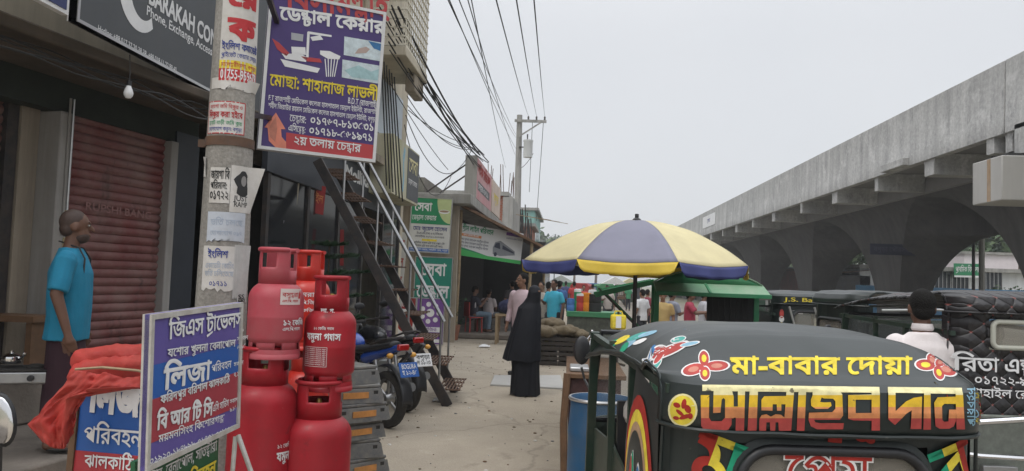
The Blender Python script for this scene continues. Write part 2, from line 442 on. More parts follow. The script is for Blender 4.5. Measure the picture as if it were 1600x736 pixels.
vo = n.new('ShaderNodeTexVoronoi'); vo.feature = 'DISTANCE_TO_EDGE'; vo.inputs['Scale'].default_value = .33; l.new(ad_.outputs[0], vo.inputs['Vector']); cr_ = n.new('ShaderNodeMapRange'); cr_.inputs[1].default_value = .003; cr_.inputs[2].default_value = .011; cr_.inputs[3].default_value = .80; cr_.inputs[4].default_value = 1; l.new(vo.outputs['Distance'], cr_.inputs[0])
sm_ = n.new('ShaderNodeVectorMath'); sm_.operation = 'SCALE'; l.new(b.inputs['Base Color'].links[0].from_socket, sm_.inputs[0]); l.new(cr_.outputs[0], sm_.inputs['Scale']); l.new(sm_.outputs[0], b.inputs['Base Color'])
m_road = mat('road_asphalt', (.20, .18, .155), .92, var=.2, vs=.6, bump=.5, bs=80, dirt=(.30, .26, .20), da=.7, ds=.35, dsharp=.25); add_grit(m_road, 70)
m_dirt = mat('far_ground', (.30, .27, .21), .95, var=.2, vs=.2, dirt=(.10, .13, .05), da=.6, ds=.12)
g = MB(); g.grid(lambda u, v: V((-400+800*u, -60+760*v, ROADZ-.008)), 8, 8, m_dirt); tag(g.build('ground'), kind='structure')
g = MB(); g.grid(lambda u, v: V((.2+11*u, -6+246*v, ROADZ)), 4, 40, m_road); tag(g.build('road'), kind='structure')
g = MB()
def walk(u, v):
    x = -6+6.3*u; y = -4+50*v
    z = .012*noise.noise(V((x*.7, y*.5, 0)))
    if u > .985: z = ROADZ-.01
    return V((x, y, z))
us = [0, .1, .2, .3, .4, .5, .6, .7, .8, .9, .965, .98, 1]
vs_ = [V(walk(us[i], j/60)) for j in range(61) for i in range(13)]
g.add(vs_, [(j*13+i, j*13+i+1, (j+1)*13+i+1, (j+1)*13+i) for j in range(60) for i in range(12)], m_walk)
tag(g.build('pavement', ang=60), kind='structure')
# ---------------------------------------------------------------- flyover
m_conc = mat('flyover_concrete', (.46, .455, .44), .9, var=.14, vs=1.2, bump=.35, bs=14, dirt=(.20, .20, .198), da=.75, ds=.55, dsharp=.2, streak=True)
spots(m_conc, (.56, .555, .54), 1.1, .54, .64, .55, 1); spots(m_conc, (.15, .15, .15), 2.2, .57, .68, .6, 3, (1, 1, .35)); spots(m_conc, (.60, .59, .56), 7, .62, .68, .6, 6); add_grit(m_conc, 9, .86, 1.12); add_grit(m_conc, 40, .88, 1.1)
m_conc2 = mat('flyover_soffit', (.20,.195,.19), .9, var=.12, vs=.8, dirt=(.15, .14, .135), da=.6, ds=.5)  # underside concrete darkened: shade below the deck put into the colour
m_conc3 = mat('pier_concrete_shaded', (.075, .071, .070), .9, var=.2, vs=.8, dirt=(.035, .033, .032), da=.7, ds=.6, streak=True)  # piers far darker than the fascia: deck shade is in their colour
m_pale = mat('pale_concrete', (.42, .41, .39), .85, var=.08, vs=1, dirt=(.30, .29, .27), da=.5, ds=.8, dsharp=.2, streak=True)
m_dark = mat('dark_gap', (.03, .03, .03), .9, var=0)
fx0, fx1 = 12.0, 26.3  # deck made wider, out of view, to darken its underside
fly = thing('flyover', 'long grey concrete flyover on flared arch piers along the right of the street', 'flyover', (16.15, 38.7, ROADZ))
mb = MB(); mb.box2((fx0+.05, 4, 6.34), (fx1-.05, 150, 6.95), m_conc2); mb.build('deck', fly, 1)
for xa, s in ((fx0, 1), (fx1, -1)):
    mb = MB()
    for y0, y1 in ((4, 22.17), (22.23, 60), (60.03, 150)):
        p = [(xa, 6.20), (xa, 6.66), (xa+.012*s, 6.69), (xa+.03*s, 8.28), (xa+.25*s, 8.28), (xa+.28*s, 6.20)]
        q = [V((a, y0, z)) for a, z in p]
        if s < 0: q.reverse()
        mb.prism(q, (0, y1-y0, 0), m_conc)
    mb.build('parapet', fly, 1, bevel=.015)
for xg in (13.9, 18.4, 24.0):
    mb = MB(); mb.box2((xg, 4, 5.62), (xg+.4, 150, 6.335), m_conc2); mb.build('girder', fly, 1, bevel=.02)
YBR = ybr = [26.9-4.75*k for k in range(4, 0, -1)]+[26.9, 31.4, 36.2, 41.3, 46.8, 52]+[57+5*k for k in range(12)]
for k, y in enumerate(ybr):
    big = .34 if (k % 2 == 0) else .17
    for xe, xi in ((fx0+.1, 13.89), (fx1-.1, 24.41)):
        mb = MB(); s = 1 if xi > xe else -1
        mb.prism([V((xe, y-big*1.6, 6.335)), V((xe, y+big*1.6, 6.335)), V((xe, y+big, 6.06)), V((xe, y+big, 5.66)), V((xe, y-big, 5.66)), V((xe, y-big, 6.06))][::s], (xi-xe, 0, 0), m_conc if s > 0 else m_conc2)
        mb.build('bracket', fly, 1, bevel=.015)
mb = MB(); mb.box2((fx0+.3, 26.95, 6.5), (fx0-.35, 30.2, 6.85), m_conc) if False else None
mb.prism([V((fx0-.003, 28.2, 6.22)), V((fx0-.003, 30.2, 6.22)), V((fx0-.003, 30.2, 6.5)), V((fx0-.003, 28.2, 6.5))][::-1], (-.22, 0, 0), m_conc); mb.build('drain_ledge', fly, 1, bevel=.02)
mb = MB(); mb.box2((11.35, 21.1, 4.20), (19.5, 22.6, 5.40), m_pale); mb.build('pier_cap', fly, 1, bevel=.03)
mb = MB(); mb.box2((11.344, 21.65, 4.22), (11.349, 21.82, 5.38), mat('rust_stain', (.30, .17, .07), .9, var=.4, vs=5, dirt=(.40, .36, .30), da=.7, ds=3, streak=True)); mb.build('rust_streak', fly, 1)
mb = MB(); mb.box2((11.62, 21.3, 5.41), (13.85, 22.4, 5.50), m_dark); mb.box2((12.0, 20.8, 5.51), (13.88, 21.7, 6.335), m_conc); mb.box2((12.05, 22.8, 5.75), (13.88, 23.2, 6.335), m_conc); mb.build('bearing', fly, 1)
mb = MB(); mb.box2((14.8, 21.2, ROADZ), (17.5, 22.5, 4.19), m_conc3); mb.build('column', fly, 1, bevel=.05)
zs, zc = .5, 4.15
for k in range(-1, 8):
    yc = 25.7+13.0*k
    if k == -1: continue
    def pier(u, v):
        z = ROADZ+(zc-ROADZ)*v/.8 if v < .8 else zc+(5.62-zc)*(v-.8)/.2
        t = max(0, min(1, (z-zs)/(zc-zs))); e = 1-sqrt(max(0, 1-t*t)); t2 = max(0, min(1, (z-zs)/(5.64-zs))); e2 = 1-sqrt(max(0, 1-t2*t2))
        t3 = max(0, min(1, (z-zs)/(5.60-zs))); aL = 1.3+5.2*(1-sqrt(1-t3*t3)); a = 1.3+5.2*e; xl = 15.5-1.55*e2; xr = 16.8+1.55*e2
        q = (u*4) % 4; w = q-int(q); q = int(q)
        c = [(xl, -aL), (xr, -a), (xr, a), (xl, aL)]
        p0, p1 = c[q], c[(q+1) % 4]
        return V((p0[0]+(p1[0]-p0[0])*w, yc+p0[1]+(p1[1]-p0[1])*w, z))
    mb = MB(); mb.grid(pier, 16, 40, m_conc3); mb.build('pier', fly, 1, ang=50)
mb = MB(); p = Panel((fx0-.012, 70.5, 6.85), (fx0-.012, 64.6, 6.85), 1.0); p.slab(mb, mat('banner_white', (.7, .7, .7), .7), .01); mb2 = MB()
bn = tag(mb.build('banner'), 'small white cloth banner hung on the far flyover parapet', 'banner'); text(mb2, 'স্বাগতম', p.pt, 2.9, .35, .3, mat('ink_blue', (.03, .04, .2), .6, var=0), align='c'); mb2.build('lettering', bn)
# ================================================================ ELECTRIC RICKSHAWS
m_vinyl = mat('green_black_vinyl', (.010, .017, .016), .34, var=.3, vs=5, bump=.06, bs=5, dirt=(.04, .04, .038), da=.3, ds=3, dsharp=.3, spec=.45)
m_vin2 = mat('dark_green_paint', (.008, .03, .02), .4, var=.2, dirt=(.08, .07, .05), da=.4, ds=4)
m_chrome = mat('chrome', (.75, .75, .76), .12, 1, var=0)
m_steel = mat('dull_steel', (.38, .38, .38), .38, .9, var=.15, vs=12)
m_black = mat('black_rubber', (.014, .014, .015), .75, var=.3, vs=8, dirt=(.10, .085, .065), da=.35, ds=6)
m_dkiron_ = mat('mirror_stalk', (.03, .03, .03), .5, var=0)
m_plast = mat('black_plastic', (.018, .018, .02), .4, var=.1)
m_seat = mat('seat_vinyl', (.10, .05, .035), .55, var=.3, vs=7)
m_red_l = mat('tail_red', (.35, .01, .01), .2, var=0, coat=.6)
def pm(n, c): return mat('paint_'+n, c, .75, spec=.25, var=.1, vs=9, dirt=(c[0]*.55+.02, c[1]*.55+.02, c[2]*.55+.02), da=.5, ds=16, dsharp=.12)
P_y1 = pm('pale_yellow', (.80, .73, .40)); P_y2 = pm('yellow', (.72, .46, .03)); P_or = pm('orange', (.66, .26, .10)); P_rd = pm('coral', (.46, .07, .06)); P_red = pm('red', (.38, .03, .02))
P_wh = pm('white', (.75, .74, .72)); P_gr = pm('green', (.02, .33, .18)); P_bl = pm('blue', (.06, .20, .42)); P_tl = pm('teal', (.10, .42, .36)); P_pk = pm('pink', (.55, .22, .16)); P_lb = pm('light_blue', (.28, .48, .60))
P_yel = pm('sign_yellow', (.78, .62, .06))
spots(m_vinyl, (.05, .055, .05), 5, .60, .70, .5, 3); spots(m_vinyl, (.075, .07, .06), 24, .66, .70, .5, 4)
for q_ in (P_y1, P_y2, P_or, P_rd, P_yel, P_red, P_gr): spots(q_, (.05, .045, .04), 22, .655, .675, .8, 2); add_grit(q_, 30, .86, 1.1)
def wheel(mb_t, mb_r, c, r, w, ax=V((1, 0, 0))):
    R = V((0, 0, 1)).rotation_difference(ax).to_matrix()
    mb_t.lathe([(r*.72, -w/2*.7), (r*.86, -w/2), (r*.97, -w/2*.8), (r, -w/4), (r, w/4), (r*.97, w/2*.8), (r*.86, w/2), (r*.72, w/2*.7)], m_black, 28, c, R, cap=False)
    mb_r.lathe([(r*.72, -w/2*.75), (r*.74, 0), (r*.72, w/2*.75)], m_steel, 28, c, R, cap=False)
    for k in range(6):
        a = pi*k/3; d = R @ V((cos(a), sin(a), 0)); mb_r.bar(V(c)+d*r*.12, V(c)+d*r*.74, .03, .02, m_steel, ax)
    mb_r.lathe([(.0001, -w/2), (r*.2, -w/2), (r*.2, w/2), (.0001, w/2)], m_steel, 14, c, R)
def rickshaw(label, loc, rz, W=1.06, prof=None, Ln=2.05, skin=None, group='electric rickshaws waiting on the road', trim=None, body=None, qp=.75, sidewin=True, zt=0, win=None, drop=.15):
    t = thing('electric_rickshaw', label, 'rickshaw', loc, rz, group)
    skin = skin or m_vinyl; body = body or m_vin2
    prof = prof or [(Ln, 1.50), (Ln-.25, 1.54), (1.3, 1.60), (.9, 1.627), (.6, 1.630), (.38, 1.618), (.325, 1.605), (.10, 1.503), (.035, 1.480), (0, 1.462), (-.014, 1.40), (0, 1.325)]
    PV = [V((a, b+zt)) for a, b in prof]; cum = [0]
    for i in range(1, len(PV)): cum.append(cum[-1]+(PV[i]-PV[i-1]).length)
    Lt = cum[-1]
    def S0(s, d):
        d = max(0, min(Lt, d)); i = 0
        while i < len(PV)-2 and cum[i+1] < d: i += 1
        f = (d-cum[i])/(cum[i+1]-cum[i]); p = PV[i].lerp(PV[i+1], f)
        roofy = max(0, min(1, (p.x-.05)/.4)); k = abs(s)
        z = p.y-((drop if s < 0 else drop*.55)*k**5)*roofy-.012*k**2*roofy; y = p.x+.16*k**9*(1-roofy)
        z += .006*noise.noise(V((s*3, d*4, rz)))+.0012*noise.noise(V((s*7, d*9, rz)))
        return V((s*W/2, y, z))
    MW = M.Translation(loc) @ M.Rotation(rz, 4, 'Z'); CI = (M.Translation((0, 0, CAMZ)) @ CR.to_4x4()).inverted() @ MW
    def pj(s, d):
        q = CI @ S0(s, d); return -q.x/q.z*F+800, q.y/q.z*F+368
    def inv(px, py, s=0., d=None):
        d = Lt-.2 if d is None else d
        for _ in range(9):
            x, y = pj(s, d); e = .002; xs, ys = pj(s+e, d); xd, yd = pj(s, d+e)
            a, b_, c, d_ = (xs-x)/e, (xd-x)/e, (ys-y)/e, (yd-y)/e; D = a*d_-b_*c
            if abs(D) < 1e-6: break
            s = max(-.995, min(.995, s+max(-.3, min(.3, (d_*(px-x)-b_*(py-y))/D)))); d = max(.3, min(Lt-.002, d+max(-.1, min(.1, (a*(py-y)-c*(px-x))/D))))
        return s, d
    t_inv = inv
    def S(s, d, o=0):
        p = S0(s, d); o *= .4
        if not o: return p
        a = S0(s+.004, d)-S0(s-.004, d); c = S0(s, d+.004)-S0(s, d-.004); nn = a.cross(c).normalized()
        return p-nn*o
    mb = MB(); ss = [-1, -.99, -.98, -.96]+[-.94+1.88*i/64 for i in range(65)]+[.96, .98, .99, 1]
    ds = sorted(set(cum+[cum[0]+Lt*i/84 for i in range(85)]))
    vs = [S0(s, d) for d in ds for s in ss]; nS = len(ss)
    mb.add(vs, [(j*nS+i, (j+1)*nS+i, (j+1)*nS+i+1, j*nS+i+1) for j in range(len(ds)-1) for i in range(nS-1)], skin)
    can = mb.build('canopy', t, ang=35, solid=.012)
    # hem and lower rear panel with rounded corners, side quarter panels
    zr = prof[-1][1]+zt; mb = MB()
    def rear(u, v):
        s = -1+2*u; z = .48+(zr+.0-.48)*v
        return V((s*W/2*.985, .045+.16*abs(s)**9+.012*noise.noise(V((s*4, z*5, 2))), z))
    wx, wz0, wz1 = win or (.315, .80, zr-.04)
    us = [0, .01, .03, .06, .1, .18, .5-wx/W, .5-wx/W+.05]+[.4, .5, .6]+[.5+wx/W-.05, .5+wx/W, .82, .9, .94, .97, .99, 1]
    us = sorted(set(us)); zl = sorted({.48, .6, .7, wz0, .9, 1.0, 1.1, 1.2, wz1, zr})
    vv = [[rear(u, (z-.48)/(zr-.48)) for u in us] for z in zl]
    for j in range(len(zl)-1):
        for i in range(len(us)-1):
            uc = (us[i]+us[i+1])/2-.5; zz = (zl[j]+zl[j+1])/2
            if abs(uc*W) < wx and wz0 < zz < wz1: continue
            mb.quad(vv[j][i], vv[j][i+1], vv[j+1][i+1], vv[j+1][i], skin)
    mb.build('rear_panel', t, ang=50)
    # window: moulded frame, clear plastic
    mb = MB(); pts = []
    hw, hh, cz = wx-.02, (wz1-wz0)/2-.015, (wz0+wz1)/2; rr = min(.12, hh*.45)
    for cx, cy, a0 in ((hw-rr, hh-rr, 0), (-hw+rr, hh-rr, pi/2), (-hw+rr, -hh+rr, pi), (hw-rr, -hh+rr, 3*pi/2)):
        for k in range(7): a = a0+pi/2*k/6; pts.append(V((cx+rr*cos(a), .03, cz+cy+rr*sin(a))))
    mb.tube(pts+[pts[0]], .017, trim or m_plast, 8, cap=False)
    for sx in (-1, 1):      # corner fillets between the opening and the moulding
        pass
    out = [V(((p.x)*1.10, .042, cz+(p.z-cz)*1.14)) for p in pts]
    for i in range(len(pts)):
        j = (i+1) % len(pts); mb.quad(pts[i], pts[j], out[j], out[i], skin)
    fr = mb.build('window_frame', t, ang=60)
    mb = MB(); mb.poly([V((p.x, .036, p.z)) for p in pts], mat('clear_plastic', (.55, .5, .42), .25, var=0, alpha=.35, dirt=(.3, .28, .24), da=.4, ds=5)); mb.build('window_pane', fr)
    def Q(sgn, y, z): return V((sgn*W/2*.99, y, z))
    zh = 1.40+zt
    for sg in (-1, 1):
        mb = MB()
        N = 14
        def side(u, v):
            z = .48+(zh-.48)*v; bul = .02*sin(pi*u)*sin(pi*v)
            y1 = qp*(1-.25*max(0, v-.75)/.25) if sidewin else qp
            return V((sg*(W/2*.985+bul), .17+(y1-.17)*u, z+(.06*u if v > .95 else 0)))
        mb.grid(side, 8, N, skin); mb.build('side_panel', t, ang=60)
        # seam piping along corner and roof edge
    mb = MB()
    for sg in (-1, 1):
        mb.tube([S(sg*.985, d, .004) for d in [Lt*i/40 for i in range(1, 41)]], .005, skin, 6)
        mb.tube([V((sg*W/2*.975, .13, zr-.01)), V((sg*W/2*.985, .15, 1.0)), V((sg*W/2*.985, .15, .5))], .006, skin, 6)
    mb.tube([S(-1+2*i/30, Lt, .004) for i in range(31)], .007, skin, 6)
    mb.build('piping', t)
    # frame posts, rails, floor, dashboard
    mb = MB()
    for sg in (-1, 1):
        x = sg*(W/2-.03); rz_ = 1.5+zt
        mb.bar((x, Ln-.08, .4), (x, Ln-.2, rz_), .045, .035, body)
        mb.bar((x, 1.25, .4), (x, 1.25, rz_), .03, .03, body)
        mb.bar((x, .1, rz_-.06), (x, Ln-.1, rz_-.02), .03, .03, body)
        mb.bar((x, qp+.02, .45), (x, qp, rz_-.03), .03, .03, body)
        mb.bar((x, .2, .78), (x, 1.25, .78), .025, .025, body)
    mb.build('frame', t)
    mb = MB()
    mb.box2((-W/2+.02, .02, .30), (W/2-.02, Ln, .36), body)
    for sg in (-1, 1): mb.box2((sg*(W/2-.01), .06, .30), (sg*(W/2-.05), 1.0, .50), body)
    mb.box2((-W/2+.03, .05, .30), (W/2-.03, .09, .50), body)
    mb.build('body', t, bevel=.012)
    for sg in (-1, 1):
        mb = MB(); mb.prism([V((sg*(W/2-.035), qp+.05, .37)), V((sg*(W/2-.035), Ln-.16, .37)), V((sg*(W/2-.04), Ln-.20, .98)), V((sg*(W/2-.04), 1.3, 1.02)), V((sg*(W/2-.04), qp+.05, .95))], (-sg*.012, 0, 0), body); mb.build('dark_side_panel', t)  # added dark panels stand in for the shaded cabin interior
    mb = MB(); mb.box2((-W/2+.06, 1.24, .37), (W/2-.06, 1.27, 1.22), m_plast); mb.build('dark_partition', t)  # added behind the driver to make the cabin look dark
    mb = MB(); mb.box2((-W/2+.07, .22, .37), (W/2-.07, .62, .62), m_seat); mb.build('seat', t, bevel=.04)
    mb = MB(); mb.box2((-W/2+.07, 1.3, .37), (W/2-.07, 1.62, .62), m_seat); mb.build('seat', t, bevel=.04)
    mb = MB()
    def nose(u, v):
        a = (u-.5)*2; z = .32+v*.68; return V((a*W/2*(.97-.12*v), Ln+.02+(.42-.25*v)*(1-a*a)**.5*.8, z))
    mb.grid(nose, 14, 8, body); mb.build('front_cowl', t, ang=60, solid=.01)
    mb = MB()
    pw = [V((-W/2+.04, Ln-.05, 1.0)), V((W/2-.04, Ln-.05, 1.0)), V((W/2-.07, Ln-.18, 1.5+zt)), V((-W/2+.07, Ln-.18, 1.5+zt))]
    mb.tube(pw+[pw[0]], .015, m_plast, 6); ws = mb.build('windshield', t)
    mb = MB(); mb.poly(pw, mat('clear_glass', (.8, .85, .85), .05, var=0, alpha=.22)); mb.build('pane', ws)
    for sg in (-1, 1):
        mb = MB(); x = sg*(W/2+.0)
        mb.tube([V((sg*(W/2-.06), Ln+.0, 1.12)), V((x-.02*sg, Ln+.12, 1.2)), V((x, Ln+.12, 1.27))], .008, m_dkiron_, 6)
        mb.ell((x, Ln+.12, 1.37), (.05, .022, .085), m_plast, 14, 10); mb.build('mirror', t)
    for cx, cy in ((-W/2+.06, .45), (W/2-.06, .45), (0, Ln+.25)):
        a, r = MB(), MB(); wheel(a, r, (cx, cy, .22), .22, .09); w_ = a.build('wheel', t); r.build('rim', w_)
    mb = MB(); mb.lathe([(.0001, -.05), (.06, -.04), (.085, .02), (.08, .04), (.0001, .05)], m_chrome, 18, (0, Ln+.42, .86), Rx(-pi/2)); mb.build('headlight', t)
    for sg in (-1, 1):
        mb = MB(); mb.box((sg*(W/2-.1), .0, .56), (.1, .04, .07), m_red_l); mb.build('tail_light', t, bevel=.01)
    S.inv = inv; return t, S, Lt, W
def letter_polys():
    A = {}
    return [
     [(115, 175), (1270, 190), (1270, 226), (115, 213)], [(1325, 190), (1808, 196), (1810, 234), (1325, 226)],
     [(105, 240), (160, 240), (158, 385), (172, 408), (240, 408), (262, 385), (262, 330), (306, 330), (304, 430), (285, 462), (262, 470), (130, 470), (108, 440)],
     [(188, 205), (305, 205), (318, 250), (318, 390), (262, 390), (262, 270), (252, 258), (240, 270), (232, 352), (185, 355)],
     [(345, 205), (392, 205), (385, 470), (330, 470), (332, 385), (305, 385), (305, 315), (345, 315)],
     [(422, 205), (476, 205), (466, 470), (408, 470)],
     [(498, 338), (498, 270), (516, 248), (662, 246), (655, 300), (628, 300), (628, 340), (600, 340), (598, 300), (572, 300), (570, 340), (538, 338)],
     [(662, 205), (712, 205), (692, 470), (642, 470)],
     [(483, 470), (485, 390), (500, 368), (530, 362), (560, 378), (590, 362), (625, 365), (650, 385), (650, 470), (612, 470), (608, 415), (590, 415), (588, 470), (556, 470), (553, 415), (530, 415), (528, 470)],
     [(740, 205), (790, 205), (778, 470), (728, 470)],
     [(830, 205), (1000, 205), (1025, 235), (1030, 370), (1010, 398), (840, 398), (850, 415), (880, 420), (1035, 420), (1030, 460), (860, 460), (820, 440), (805, 400), (808, 352), (960, 350), (980, 330), (980, 280), (965, 264), (905, 262), (890, 255), (880, 285), (905, 288), (950, 286), (955, 310), (930, 330), (850, 330), (822, 310), (820, 270), (832, 240)],
     [(1063, 240), (1217, 236), (1217, 270), (1112, 270), (1112, 356), (1217, 356), (1217, 404), (1100, 402), (1063, 392)],
     [(1216, 205), (1270, 205), (1270, 468), (1216, 468)],
     [(1325, 215), (1372, 215), (1372, 345), (1440, 282), (1490, 258), (1545, 250), (1540, 458), (1470, 458), (1478, 340), (1440, 362), (1368, 432), (1325, 395)],
     [(1558, 210), (1600, 210), (1602, 462), (1553, 462)],
     [(1623, 290), (1645, 255), (1765, 250), (1765, 298), (1690, 297), (1674, 312), (1676, 400), (1690, 411), (1716, 408), (1720, 335), (1765, 335), (1764, 405), (1750, 440), (1720, 456), (1660, 456), (1632, 440)],
     [(1761, 215), (1808, 215), (1822, 460), (1768, 460)]]
RM = radians(6)
rear_c = at(1045, 640, 2.42); rc = V((rear_c.x, 2.42, ROADZ))+V((cos(RM), sin(RM), 0))*.53
rk, S, Lt, W = rickshaw('dark green canvas hooded rickshaw in the foreground with painted yellow and red lettering', rc, RM)
mb = MB()
def pxs(x): return -1+2*(x-1045)/(1548-1045)
# banded lettering on the upright back of the hood: photo px rows 602..672 -> last .14 m of the profile
d_top, d_bot = Lt-.142, Lt-.004
def hood(x5, y5, o=0):
    return S(*S.inv(1070+x5/4.18, 560+y5/4.18, 0, Lt-.07), o)
bands = [(240, P_y1), (318, P_y2), (388, P_or), (999, P_rd)]
for k, pl in enumerate(letter_polys()):
    tr = geometry.tessellate_polygon([[V((a, b_, 0)) for a, b_ in pl]])
    P, T = refine(pl, ccw(pl, tr), 11, [((0, q, 0), (0, 1, 0)) for q in (240, 318, 388)])
    for q, (lim, m) in enumerate(bands):
        lo = bands[q-1][0] if q else -99
        tt = [t for t in T if lo < sum(P[i][1] for i in t)/len(t) <= lim]
        if tt: mb.add([hood(a, b_, .0055+k*.0004) for a, b_ in P], tt, m)
flat(mb, [(918, 482), (1005, 488), (1000, 535), (912, 528)], lambda a, b_, o: hood(a, 470-(535-b_)*.0-4+0*(b_), o) if False else hood(a, min(b_, 473)-0, o), P_red, .004) if False else None
mb.build('lettering', rk)
mb = MB()      # upper line
def up2(a, b_, o=0):      # painted where the photo has it on the sloping hood panel
    return S(*S.inv(a, 1200-b_, 0, Lt-.3), o)
text(mb, 'মা-বাবার দোয়া', up2, 1142, 1200-585, 25, P_yel, w=282, bold=.03, grid=7)
mb.build('lettering', rk)
def petal(mb, cx, cy, L, w, a, o, inner):
    ex, ey = cx+cos(a)*L*.5, cy+sin(a)*L*.5
    for k_, m, oo in ((1.0, P_wh, 0), (.84, P_rd, .0007), (.42, inner, .0014)): flat(mb, ring(ex, ey, L*.56*k_, w*k_, 18, rot=a), up2, m, o+oo, 6)
for cx, cy, pts in ((1101, 1200-573, ((.05, 38, 9), (1.65, 25, 9), (3.4, 36, 10), (4.75, 22, 9))), (1462, 1200-572, ((2.1, 22, 9), (3.05, 32, 10), (-.35, 34, 10), (-1.15, 24, 9), (.7, 18, 8)))):
    mb = MB()
    for k_, (a, L, w_) in enumerate(pts): petal(mb, cx, cy, L, w_, a, .0025+k_*.0003, P_yel if k_ % 2 else P_pk)
    mb.build('flower_painting', rk)
mb = MB()
for k_, (x, y, rx, ry, ro, m) in enumerate(((1012, 561, 10, 6, .5, P_bl), (1026, 570, 13, 5, .9, P_tl), (1046, 548, 34, 8, .42, P_rd), (1032, 549, 13, 10, .2, P_rd), (1030, 559, 14, 5, .9, P_rd), (1060, 531, 13, 5, .25, P_tl), (1078, 538, 16, 3.5, .2, P_lb))):
    flat(mb, ring(x, 1200-y, rx, ry, 16, rot=ro), up2, P_wh, .0025+k_*.0004, 6); flat(mb, ring(x, 1200-y, rx*.86, ry*.74, 16, rot=ro), up2, m, .0032+k_*.0004, 6)
mb.build('flower_painting', rk)
for i, (x, y, rx, ry, ro, m) in enumerate(((958, 537, 12, 4, .6, P_gr), (972, 531, 14, 4, .5, P_yel), (985, 536, 13, 4, .7, P_lb), (996, 526, 18, 4, .35, P_tl), (1012, 522, 16, 3, .3, P_lb), (976, 543, 10, 4, .9, P_gr), (1000, 534, 12, 3, .4, P_wh))):
    mb = MB(); flat(mb, ring(x, 1200-y, rx, ry, 12, rot=ro), lambda a, b_, o=0: S(*S.inv(a, 1200-b_, -.9, Lt-.9), o), m, .0025+i*.0004, 6); mb.build('worn_painting', rk)
# round emblems on the hood ends, upright word
for cx, cy, sq in ((1067, 641, 1), (1537, 639, .6)):
    mb = MB(); hp = lambda a, b_, o=0: S(*S.inv(a, b_, -.9 if sq == 1 else .95, Lt-.07), o)
    flat(mb, ring(cx, cy, 23*sq, 26, 24), hp, P_y1, .0028, 4); flat(mb, ring(cx, cy, 20*sq, 23, 24), hp, P_yel, .0033, 4)
    for q_, (x, y, rx, ry, ro) in enumerate(((-9, -8, 6, 4, .4), (2, -10, 4, 8, .2), (8, -2, 5, 7, -.5), (-4, 4, 8, 3, .7), (4, 10, 10, 3.5, -.3), (-10, 12, 5, 3, .2), (12, 9, 4, 5, 0))): flat(mb, ring(cx+x*sq, cy+y, rx*sq, ry, 10, rot=ro), hp, P_red, .004+q_*.0002, 4)
    mb.build('round_emblem', rk)
mb = MB()
vp = lambda a, b_, o=0: S(*S.inv(1517+b_, 668-a, .9, Lt-.07), o)
text(mb, 'পরিবহন', vp, 2, -6, 12, P_lb, w=60, bold=.01, grid=6); mb.build('lettering', rk)
# lower rear panel: block letters in the corners, words in the window
def rp(x, z, o=0):
    s = x/(W/2); return V((x, .045+.16*abs(s)**9-.004-o, z))
zr = 1.325
def block(mb, cx, cz, ch, rot, mats, sz):
    tmp = MB(); text(tmp, ch, lambda a, b_, o: V((a, b_, o)), 0, 0, sz, P_red, bold=.022)
    vv = tmp.v; mxw = max(p[0] for p in vv)
    for f in tmp.f:
        pass
    P = [(p[0], p[1]) for p in vv]; P, T = refine(P, tmp.f, .05, [((mxw*.33, 0, 0), (1, 0, 0)), ((mxw*.66, 0, 0), (1, 0, 0))])
    for q in range(3):
        tt = [t for t in T if mxw*q/3 <= sum(P[i][0] for i in t)/len(t) < mxw*(q+1)/3+1e-5]
        if tt: mb.add([rp(cx+(a-mxw/2)*cos(rot)-(b_-sz/2)*sin(rot), cz+(a-mxw/2)*sin(rot)+(b_-sz/2)*cos(rot), .003) for a, b_ in P], tt, mats[q])
mb = MB()
block(mb, -.36, 1.215, 'ম', -.32, (P_red, P_yel, P_gr), .16); block(mb, .405, 1.215, 'ব', .36, (P_gr, P_yel, P_red), .16)
mb.build('lettering', rk)
mb = MB()
for k_, (m, bo, o) in enumerate(((P_wh, .04, .004), (P_red, .0, .0065))):
    text(mb, 'প্রেম', lambda a, b_, o=0: V((a, .030-o, b_)), -.02, 1.155, .10, m, align='c', bold=bo, off=o)
mb.build('lettering', rk)
mb = MB()      # dots below the hood line belonging to the big word
q = lambda a, b_, o=0: rp(((pxs(1070+a/4.18)))*W/2, zr-.0-(b_-470)*.00048, o)
flat(mb, [(918, 482), (1005, 488), (1000, 535), (912, 528)], q, P_red, .004); flat(mb, ring(1128, 492, 42, 30, 14), q, P_red, .004); flat(mb, ring(1175, 500, 40, 28, 14, rot=.6), q, P_red, .0046); mb.build('lettering', rk)
# painted oval on the left side panel
mb = MB()
def sp(y, z, o=0):
    u = (y-.17)/(.75-.17); v = (z-.48)/.92; return V((-(W/2*.985+.02*sin(pi*max(0, min(1, u)))*sin(pi*max(0, min(1, v)))+.003+o), y, z))
cy, cz = .45, .965
for k_, (a, m) in enumerate(((1, P_red), (.87, P_yel), (.76, pm('tan', (.42, .27, .16))), (.68, m_vinyl))):
    flat(mb, ring(cy, cz, .26*a, .40*a, 32), sp, m, .001+k_*.0012, .08)
for (y, z, ry, rz_, ro, m) in ((.36, .98, .035, .15, .1, P_bl), (.50, 1.02, .03, .12, -.1, P_rd), (.55, .87, .045, .17, -.15, P_bl), (.42, .8, .03, .14, .3, P_gr), (.48, .75, .03, .12, -.4, P_gr), (.38, .85, .025, .1, -.5, P_tl), (.46, 1.1, .02, .06, .2, P_gr)):
    flat(mb, ring(y, z, ry*1.15, rz_*1.08, 16, rot=-ro), sp, P_wh, .0055, .06); flat(mb, ring(y, z, ry, rz_, 16, rot=-ro), sp, m, .007, .06)
mb.build('oval_painting', rk)
mb = MB(); px_ = V((-.5, .4, .5))
mb.box((-.30, 1.0, 1.18), (.3, .5, .12), mat('cloth_bundle', (.45, .43, .4), .8, var=.3)); mb.build('luggage_shelf', rk, bevel=.04)
